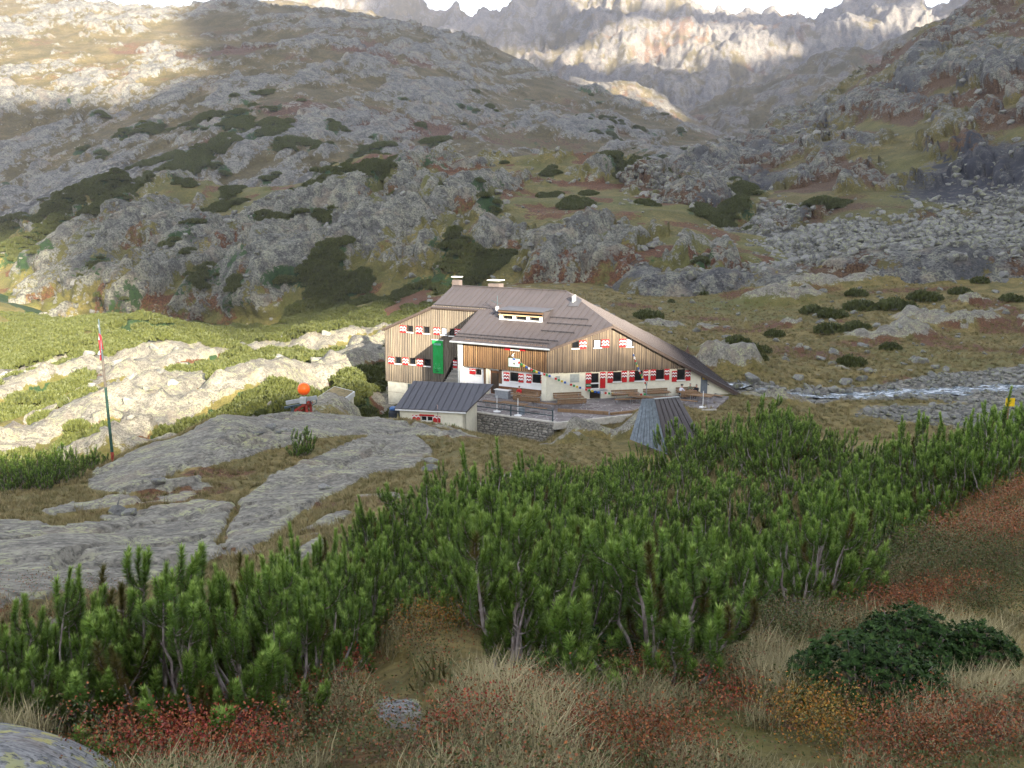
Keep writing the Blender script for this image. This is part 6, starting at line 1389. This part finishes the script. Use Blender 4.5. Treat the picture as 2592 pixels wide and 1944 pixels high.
# ================================================================== boulders, scree and far shrubs
def scatter_nodes(name, pts, scl, rot, src, label, cat=None):
    """one object whose points carry copies of a thing that stands in the scene"""
    me = bpy.data.meshes.new(name); pts = np.asarray(pts, np.float32); me.vertices.add(len(pts)); me.vertices.foreach_set('co', pts.ravel())
    a = me.attributes.new('scl', 'FLOAT_VECTOR', 'POINT'); a.data.foreach_set('vector', np.asarray(scl, np.float32).ravel())
    a = me.attributes.new('rot', 'FLOAT_VECTOR', 'POINT'); a.data.foreach_set('vector', np.asarray(rot, np.float32).ravel())
    o = link(name, me); ng = bpy.data.node_groups.new(name, 'GeometryNodeTree')
    ng.interface.new_socket('Geometry', in_out='INPUT', socket_type='NodeSocketGeometry'); ng.interface.new_socket('Geometry', in_out='OUTPUT', socket_type='NodeSocketGeometry')
    N = ng.nodes; i_ = N.new('NodeGroupInput'); o_ = N.new('NodeGroupOutput'); ip = N.new('GeometryNodeInstanceOnPoints'); oi = N.new('GeometryNodeObjectInfo'); oi.inputs['Object'].default_value = src; oi.inputs['As Instance'].default_value = True
    def at_(nm): q = N.new('GeometryNodeInputNamedAttribute'); q.data_type = 'FLOAT_VECTOR'; q.inputs['Name'].default_value = nm; return q.outputs[0]
    Lk = ng.links.new; Lk(i_.outputs[0], ip.inputs['Points']); Lk(oi.outputs['Geometry'], ip.inputs['Instance']); Lk(at_('scl'), ip.inputs['Scale'])
    er = N.new('FunctionNodeEulerToRotation'); Lk(at_('rot'), er.inputs[0]); Lk(er.outputs[0], ip.inputs['Rotation']); Lk(ip.outputs[0], o_.inputs[0])
    m = o.modifiers.new('scatter', 'NODES'); m.node_group = ng
    return tag(o, label, cat, kind='stuff')
rg = np.random.default_rng(55)
k = NT('boulder_granite'); c = k.coord(); n = k.noise(c, 2.2, 5, .65); n2 = k.noise(c, 9, 4, .7); r = k.rand()
bc = k.mix(k.rng(r, 0, 1, 0, 1, False), (0.12, 0.118, 0.11), (0.25, 0.245, 0.225)); bc = k.mix(k.rng(n2, .40, .55, .6, 0), bc, (0.09, 0.088, 0.082)); bc = k.mix(k.rng(n, .52, .62, 0, .6), bc, (0.30, 0.31, 0.17))
M_boulder = k.out(bc, .9, k.bump(n2, .5, .08))
rock_me = [hull_mesh('boulder', 300 + i, 18 + i, M_boulder, (1, .85, .75), .05, .7) for i in range(5)]
# countable boulders by the hut and stream
BL = [(1905,955,1.9,'big rounded lichen boulder right of the roof end'),(1865,975,1.2,'pale slab boulder leaning at the foot of the big lichen boulder'),(1945,985,1.0,'low flat boulder in front of the big lichen boulder'),(2020,950,1.0,'light boulder on the bank, first right of the big lichen boulder'),(2045,975,.9,'upright boulder in the row above the stream'),(2015,985,.8,'grey boulder at the left end of the row above the stream'),(2075,980,.9,'squat boulder in the middle of the row above the stream'),(2110,972,.8,'small boulder at the right end of the row above the stream'),(2140,958,1.1,'flat pale boulder on the grassy bank'),(2200,940,.9,'oblong boulder alone in the bank grass'),
      (2080,905,1.0,'grey rock left of the round green pine bush'),(2110,915,.8,'rock touching the round green pine bush'),(2220,820,1.0,'white boulder below the dense green pines'),(1970,850,.9,'pale stone on the red heath'),(2040,880,.9,'white stone in the middle of the red heath'),(2190,870,.8,'small stone at the far edge of the red heath'),(2195,885,.7,'low stone at the near edge of the red heath'),(1985,905,.7,'stone at the left edge of the red heath'),(2300,985,.8,'dark wet boulder at the stream edge'),(2150,990,.9,'slab boulder at the near stream bank'),
      (1820,1000,.8,'boulder at the end of the long roof'),(1985,995,.7,'stone lying between the slab boulders and the stream'),(2470,975,.9,'largest boulder standing in the stream'),(2530,965,.7,'boulder in the rapids near the picture edge'),(2080,730,1.3,'square boulder on the valley path bend'),(1930,715,1.6,'cluster rock left of the valley path'),(2340,780,1.2,'boulder under the upper pines')]
for i, (u, v, s, lb) in enumerate(BL):
    q = at(u, v + 6, 85, 260); z = float(gz(q[0], q[1])[0]); o = link('boulder', rock_me[i % 5], None, (q[0], q[1], z + s * .22)); o.scale = (s * 1.25, s, s * .95); o.rotation_euler = (rg.uniform(-.3, .3), rg.uniform(-.3, .3), rg.uniform(0, 6.28)); tag(o, lb, 'boulder', 'boulders by the stream and heath')
for i, (u, v, s, lb) in enumerate([(410,1245,.36,'small white stone lying in the grass between the slabs'),(690,1092,.55,'topmost stone of the little heap on the dome'),(655,1098,.4,'left stone of the little heap on the dome'),(720,1100,.42,'right stone of the little heap on the dome'),(670,1108,.38,'front stone of the little heap on the dome'),(705,1110,.3,'smallest stone of the little heap on the dome'),(740,1104,.3,'stone lying just outside the little heap on the dome'),(1090,1165,.45,'flat stone in the turf right of the main slab'),(1085,1185,.6,'second flat stone in the turf right of the main slab'),(300,1315,.7,'grey stone sunk in brown turf left of the main slab'),(335,1320,.35,'pebble beside the grey stone sunk in brown turf'),(830,1240,.4,'stone on the crack of the main slab')]):
    q = at(u, v, 15, 70); z = float(gz(q[0], q[1])[0]); o = link('boulder', rock_me[(i + 2) % 5], None, (q[0], q[1], z + s * .15)); o.scale = (s * 1.3, s, s * .7); o.rotation_euler = (0, 0, i * 1.7); tag(o, lb, 'stone', 'stones on the dome')
src_rock = bpy.data.objects['boulder']
def rocks(name, pts, smin, smax, label, power=2.2):
    n = len(pts); s = smin + (smax - smin) * rg.random(n) ** power; scl = s[:, None] * rg.uniform(.7, 1.35, (n, 3)); rot = np.stack([rg.uniform(-.5, .5, n), rg.uniform(-.5, .5, n), rg.uniform(0, 6.28, n)], 1)
    scatter_nodes(name, pts + np.array([0, 0, 1.0]) * (s * .12)[:, None], scl, rot, src_rock, label)
def from_sheet(S, w, n):
    """n random places on a sheet, as dense as w says"""
    A = np.linalg.norm(np.cross(np.gradient(S.S, axis=0), np.gradient(S.S, axis=1)), axis=-1) * np.clip(w, 0, None); A[:6] = 0; A[-8:] = 0; pr = (A / A.sum()).ravel()
    i = rg.choice(len(pr), n, p=pr); r_, c_ = np.unravel_index(i, S.sh); r_ = np.clip(r_, 0, S.sh[0] - 2); c_ = np.clip(c_, 0, S.sh[1] - 2); a, b = rg.random((2, n, 1))
    return (S.S[r_, c_] * (1-a) + S.S[r_, c_+1] * a) * (1-b) + (S.S[r_+1, c_] * (1-a) + S.S[r_+1, c_+1] * a) * b
def from_ground(field, thr, x0, x1, y0, y1, n):
    x = rg.uniform(x0, x1, n); y = rg.uniform(y0, y1, n); f = gsample(field, x, y) > thr + rg.normal(0, .08, n); x, y = x[f], y[f]; return np.stack([x, y, gz(x, y)], 1)
vis = lambda S: (S.U > -60) & (S.U < 2660) & (S.V > -20)
rocks('rubble', from_sheet(L3, np.where(vis(L3), np.clip(scree, 0, 1) ** 1.5, 0), 5200), .35, 2.3, 'grey scree blocks fanning out under the right-hand slope', 2.5)
rocks('rubble', from_sheet(L3, np.where(vis(L3), 0.05 + L3.cov['rock'], 0), 1100), .5, 2.6, 'blocks strewn over the steep right-hand slope', 2.5)
rocks('rubble', from_sheet(L2, np.where(vis(L2), .2 + L2.cov['rock'], 0), 1300), .4, 2.0, 'blocks strewn over the rocky knoll behind the hut', 2.5)
rocks('rubble', from_ground(gravel, .5, 25, 75, 78, 125, 7500), .15, .85, 'cobbles and blocks of the stream bed', 3.0)
rocks('rubble', from_ground(np.clip(val + left_zone, 0, 1) * (1 - flat_plat), .5, -110, 130, 78, 215, 1600), .2, 1.3, 'stones lying about in the valley turf', 3.0)
# far dwarf pines: one clump that stands alone, and masses of the same kind
k = NT('far_pine_needles'); n = k.noise(k.coord(), 3.0, 3); cc = k.mix(k.rng(n, .35, .65), (.044, .054, .016), (.092, .100, .028)); M_fp = k.out(k.mix(k.rng(k.rand(), 0, 1, 0, .5, False), cc, (.068, .080, .018)), .6)
def clump(seed):
    r = np.random.default_rng(seed); n = 620; a = r.uniform(0, 6.28, n); q = np.sqrt(r.random(n)); x, y = q * np.cos(a), q * np.sin(a); top = .62 * np.sqrt(np.maximum(.02, 1 - q ** 2)) * (.75 + .5 * vnoise(np.stack([x * 2.5, y * 2.5, 0 * x], 1), seed)); z = top * r.uniform(.35, 1.0, n) ** .6
    p = np.stack([x, y, z], 1); d = np.stack([x * .35 + r.normal(0, .22, n), y * .35 + r.normal(0, .22, n), np.ones(n)], 1); s = np.cross(d, r.normal(size=(n, 3))); s /= np.linalg.norm(s, axis=1, keepdims=True); h = r.uniform(.16, .30, n)[:, None]; w = r.uniform(.05, .09, n)[:, None]
    V = np.stack([p - s * w - d * h * .3, p + s * w - d * h * .3, p + s * w * .8 + d * h * .6, p + d * h, p - s * w * .8 + d * h * .6], 1).reshape(-1, 3); b = np.arange(n)[:, None] * 5
    return mesh_np('mountain_pine', V, [b + np.array([[0, 1, 2, 4]]), b + np.array([[4, 2, 3]])], M_fp)
cm = [clump(1), clump(2), clump(3)]
SHR = [(1645,800,4.2,'oval pine bush alone on the yellow meadow behind the roof'),(1700,765,1.2,'tiny pine bush above the oval bush on the meadow'),(1690,815,1.4,'small pine bush right of the oval bush on the meadow'),(2155,918,3.0,'round green pine bush by the grey rocks above the stream'),(2255,888,2.4,'smaller round pine bush right of the red heath'),(1870,882,3.2,'wide pine bush behind the rock outcrop, left half'),(1920,895,3.0,'wide pine bush behind the rock outcrop, right half'),(1932,915,1.4,'little pine tuft at the end of the wide bush'),(2060,790,4,'leftmost pine of the dense upper group'),(2110,800,4,'second pine of the dense upper group'),(2180,775,5,'tall middle pine of the dense upper group'),(2270,780,5.5,'largest pine of the dense upper group'),(2340,755,5,'far right pine of the dense upper group'),(2100,835,4,'pine below the dense upper group, on red heath'),(2170,830,3.5,'pine right of centre on the red heath'),(1960,840,2.6,'pine at the left edge of the heath'),
       (2430,740,3.5,'pine beside the bare pale slab'),(2560,760,3.2,'pine near the picture edge above the pale slab'),(2170,745,3.5,'narrow pine behind the dense upper group'),(2480,715,3,'low pine on the slab ridge'),(1780,745,2.0,'small pine by the valley path'),(1840,735,1.8,'second small pine by the valley path')]
for i, (u, v, s, lb) in enumerate(SHR):
    q = at(u, v, 95, 280); o = link('mountain_pine', cm[i % 3], None, (q[0], q[1], float(gz(q[0], q[1])[0]) - .1)); o.scale = (s * .62, s * .62, s * .36 + .6); o.rotation_euler = (0, 0, i * 2.1); tag(o, lb, 'pine shrub', 'single pines of the valley')
src_pine = bpy.data.objects['mountain_pine.%03d' % 0] if 'mountain_pine.000' in bpy.data.objects else [o for o in bpy.data.objects if o.name.startswith('mountain_pine') and o.data == cm[0]][0]
def shrubs(pts, smin, smax, label, fl=1.1):
    n = len(pts); s = rg.uniform(smin, smax, n); scatter_nodes('shrubbery', pts - np.array([0, 0, .1]), np.stack([s, s, s * rg.uniform(.6, 1, n) * fl], 1), np.stack([0 * s, 0 * s, rg.uniform(0, 6.28, n)], 1), src_pine, label)
shrubs(from_sheet(L2, np.where(vis(L2), sstep(.45, .8, L2.cov['pine']), 0), 6500), .9, 2.2, 'dwarf pine carpets on the knoll behind the hut')
shrubs(from_ground(pine, .45, -130, -8, 74, 235, 11000), .9, 1.9, 'dwarf pine carpets on the sunlit hillside across the gully')
shrubs(from_sheet(L4, np.where(vis(L4), sstep(.5, .9, L4.cov['pine']), 0), 4200), 1.4, 3.4, 'dwarf pine patches low on the broad mountain')
shrubs(from_sheet(L3, np.where(vis(L3), sstep(.5, .9, L3.cov['pine']), 0), 200), 1.2, 2.6, 'pine tufts on the steep right-hand slope')

# ---- granite slab in the near corner
k = NT('near_granite'); c = k.geom(); n1_ = k.noise(c, 7, 6, .68); n2_ = k.noise(k.mapping(c, scale=(1, 2.4, 1), rot=(0, 0, .5)), 16, 6, .72); n3_ = k.noise(c, 2.2, 4)
gcol = k.mix(k.rng(n2_, .36, .64), (.12, .12, .125), (.31, .305, .295)); gcol = k.mix(k.rng(n1_, .54, .60, 0, .9), gcol, k.mix(k.rng(n3_, .45, .55), (.33, .33, .16), (.40, .37, .12))); gcol = k.mix(k.rng(k.noise(c, 40, 3), .35, .45, .7, 0), gcol, (.05, .05, .05)); gcol = k.mix(k.rng(n3_, .55, .7, 0, .4), gcol, (.24, .17, .12))
M_ng = k.out(gcol, .85, k.bump(k.math('ADD', n2_, n1_), .7, .02))
ns_ = 60; gx, gy = np.meshgrid(np.linspace(-4.4, -.95, ns_), np.linspace(1.7, 4.6, ns_)); 
prof = np.clip(1 - (np.maximum(0, (gx + 2.6) / 1.55)) ** 2.4 - (np.maximum(0, (gy - 2.4) / (1.75 + .25 * (gx + 2)))) ** 2.6, -1, 1)
zt_ = base_z(gx, gy) - .52 + .60 * sstep(-.35, .75, prof) + .05 * (fbm(np.stack([gx.ravel() * 2, gy.ravel() * 3, 0 * gx.ravel()], 1), 4, 9).reshape(gx.shape) - .5)
me = mesh_np('rock_slab', np.stack([gx, gy, zt_], -1).reshape(-1, 3), grid_faces(ns_, ns_), M_ng, True); tag(link('rock_slab', me), 'smooth lichen-flecked granite slab in the near left corner', 'rock')
# ---- running water
k = NT('stream_water'); c = k.geom(); n = k.noise(k.mapping(c, scale=(.5, 1.6, 1)), 1.6, 5, .7); foam = k.rng(n, .50, .62)
M_water = k.out(k.mix(foam, (.10, .13, .15), (.62, .66, .70)), k.rng(foam, 0, 1, .12, .7), k.bump(n, .6, .15))
cl_ = []; 
for (ax, ay), (bx, by) in zip(STREAM[:-1], STREAM[1:]):
    for t in np.linspace(0, 1, 12, endpoint=False): cl_.append((ax + (bx - ax) * t, ay + (by - ay) * t))
cl_ = np.array(cl_); vs_ = []; nw_ = 7
for i, (x, y) in enumerate(cl_):
    d = cl_[min(i + 1, len(cl_) - 1)] - cl_[max(i - 1, 0)]; d /= np.hypot(*d); w = (1.1 + 1.0 * (x > 36)) * (1 + .35 * math.sin(i * .7))
    zc = float(gz(x, y)[0]) + .34
    for j in range(nw_): s = (j / (nw_ - 1) - .5) * 2 * w; vs_.append((x - d[1] * s, y + d[0] * s, zc + .05 * math.sin(i * 1.3 + j)))
me = mesh_np('stream', np.array(vs_), grid_faces(len(cl_), nw_), M_water, True); tag(link('stream', me), kind='structure')
# flat stone in the path
q = at(1005, 1770, 3.5, 7); o = link('stone', hull_mesh('stone', 77, 18, M_ng, (1, 1, .5), .05, .6), None, (q[0], q[1], float(gz(q[0], q[1])[0]) - .01)); o.scale = (.26, .20, .10); o.rotation_euler = (.15, .05, .4); tag(o, 'flat pale stone lying in the trodden path', 'stone')

# turf: one tuft that stands by the path and the sward of the same kind farther off
tv, tf_, tc = [], [], []; rg2 = np.random.default_rng(4)
for i in range(26):
    a = rg2.uniform(0, 6.28); L = rg2.uniform(.12, .28); sp = rg2.uniform(.2, .9); b = np.array([rg2.normal(0, .06), rg2.normal(0, .06), 0]); d = np.array([math.cos(a), math.sin(a), 0]); sd = np.array([-d[1], d[0], 0]) * .010
    tip = b + d * L * sp + np.array([0, 0, L * (1 - .3 * sp)]); n0 = len(tv); tv += [b - sd, b + sd, tip]; tf_.append((n0, n0 + 1, n0 + 2))
k = NT('turf_blades'); r = k.rand(); M_tuft = k.out(k.mix(k.rng(r, 0, 1, 0, 1, False), (.11, .10, .035), (.30, .235, .11)), .8)
q = at(1100, 1720, 4, 8); tuft = link('grass_tuft', mesh_np('grass_tuft', np.array(tv), np.array(tf_), M_tuft), None, (q[0], q[1], float(gz(q[0], q[1])[0]))); tag(tuft, 'short stiff grass tuft beside the trodden path', 'grass')
def sward(x0, x1, y0, y1, n, smin, smax, label):
    x = rg.uniform(x0, x1, n); y = y0 * (y1 / y0) ** rg.random(n); rk_ = gsample(rock, x, y); gr_ = gsample(gravel, x, y); f = (rk_ < .42) & (gr_ < .4) & (gsample(tp, x, y) < .2) & (np.abs(x / y) < .62); x, y = x[f], y[f]; n = len(x); s = rg.uniform(smin, smax, n)
    scatter_nodes('grass', np.stack([x, y, gz(x, y) - .02], 1), np.stack([s, s, s * rg.uniform(.6, 1.1, n)], 1), np.stack([0 * s, 0 * s, rg.uniform(0, 6.28, n)], 1), tuft, label)
sward(-22, 8, 12, 80, 26000, .6, 1.3, 'short brown turf between the granite slabs')
sward(-10, 90, 78, 200, 30000, .9, 2.4, 'rough yellow turf of the valley floor')
# ================================================================== the ridge and cloud behind the camera that shade the valley
PERP = np.array([-SUN_H[1], SUN_H[0]])
def sunpos(a, t, z): return (a * PERP[0] + t * SUN_H[0], a * PERP[1] + t * SUN_H[1], z)
CREST_T = 520.0
CREST = [(-900, 60), (-300, -10), (-60, -20), (-10, 1), (0, 4.5), (10, 7), (25, 9.5), (33, 11), (41, 10.5), (50, 9), (60, 9), (66, 14), (76, 26), (100, 55), (140, 100), (200, 135), (320, 200), (600, 260), (1200, 300)]
_ca = np.linspace(-900, 1200, 240); _cb = np.interp(_ca, [c[0] for c in CREST], [c[1] for c in CREST])
rows_ = []
for t_, f_ in ((300, .45), (380, .66), (450, .85), (500, .97), (CREST_T, 1.0), (560, .95), (680, .7), (850, .3)):
    base_ = 0.0; zc = _cb + SUN_TAN * CREST_T
    rows_.append(np.array([sunpos(a, t_, f_ * z + (0 if f_ == 1 else (vnoise(np.array([[a / 60., t_ / 60., 3.]]), 5)[0] - .5) * 12 * (1 - f_) * 3)) for a, z in zip(_ca, zc)]))
rows_ = np.array(rows_)
me = mesh_np('mountain', rows_.reshape(-1, 3), grid_faces(*rows_.shape[:2]), M_far, True); cover(me, rock=np.full(rows_.shape[:2], .5))
tag(link('mountain', me), kind='structure')
# cloud bank over that ridge: its flat base lets the low sun through onto the hut, its body shades the slopes behind
def cloud_mask(a, b):
    lo = np.interp(a, [-60, -8, 2, 12, 25, 40, 70, 120, 3000], [150, 118, 62, 44, 33, 27, 28, 60, 60])
    hi = np.interp(a, [-60, 125, 150, 210, 340, 600, 900, 1100, 1500, 2000, 2700], [335, 340, 545, 645, 715, 760, 880, 1010, 960, 1010, 1040])
    m = (b > lo) & (b < hi) & (a > -75) & (a < 2700)
    m &= ~(((a - 755) / 62) ** 2 + ((b - 515) / 85) ** 2 < 1)
    q = np.stack([np.ravel(a) / 150.0, np.ravel(b) / 95.0, 0 * np.ravel(a)], 1); m |= ((a > 1080) & (b >= hi) & (b < 1290) & (fbm(q, 3, 66).reshape(np.shape(a)) > .53))
    return m | ((a > 930) & (a < 1480) & (b > 1235 + 60 * np.sin(a / 70.0)) & (b < 1750))
_ico = bmesh.new(); bmesh.ops.create_icosphere(_ico, subdivisions=2, radius=1.0); _iv = np.array([v.co[:] for v in _ico.verts]); _if = np.array([[v.index for v in f.verts] for f in _ico.faces]); _ico.free()
cv, cf = [], []; _nb = 0; rg = np.random.default_rng(3)
for (step, t_, rad) in ((44, 2500, 34), (20, 2450, 15)):
    A_, B_ = np.meshgrid(np.arange(-90, 2720, step), np.arange(20, 1760, step)); A_ = A_ + rg.uniform(-.3, .3, A_.shape) * step; B_ = B_ + rg.uniform(-.3, .3, B_.shape) * step
    ring = lambda r: sum(cloud_mask(A_ + r * math.cos(q), B_ + r * math.sin(q)).astype(int) for q in np.arange(0, 6.28, .785))
    e_ = ring(rad); ok_ = e_ >= 7 if step == 44 else (e_ >= 6) & (ring(62) < 8)
    for aa, bb in zip(A_[ok_], B_[ok_]):
        t = t_ + rg.uniform(-60, 60); c = np.array(sunpos(aa, t, bb + SUN_TAN * t))
        r = rad * rg.uniform(.95, 1.25); d = 1 + .25 * (vnoise(_iv * 2.2 + rg.uniform(0, 50), 3) - .5)[:, None]
        cv.append(_iv * d * r + c); cf.append(_if + _nb); _nb += len(_iv)
k = NT('cloud_vapour'); M_cloud = k.out((0.85, 0.85, 0.86), 1.0)
me = mesh_np('cloud', np.concatenate(cv), np.concatenate(cf), M_cloud, True)
tag(link('cloud', me), kind='stuff')
# thin mountain air
HAZE = True
if HAZE:
    hb = MB(); hb.box((500, 1150, 330), (6400, 4800, 1000))
    hz = hb.build('haze', None); k = NT('thin_air'); k.n.remove(k.b)
    pv = k.node('ShaderNodeVolumePrincipled'); pv.inputs['Color'].default_value = (0.82, 0.83, 0.98, 1); pv.inputs['Density'].default_value = 0.00010; pv.inputs['Anisotropy'].default_value = 0.1
    k.t.links.new(pv.outputs[0], k.n['Material Output'].inputs['Volume']); hz.data.materials.append(k.m); tag(hz, kind='stuff')
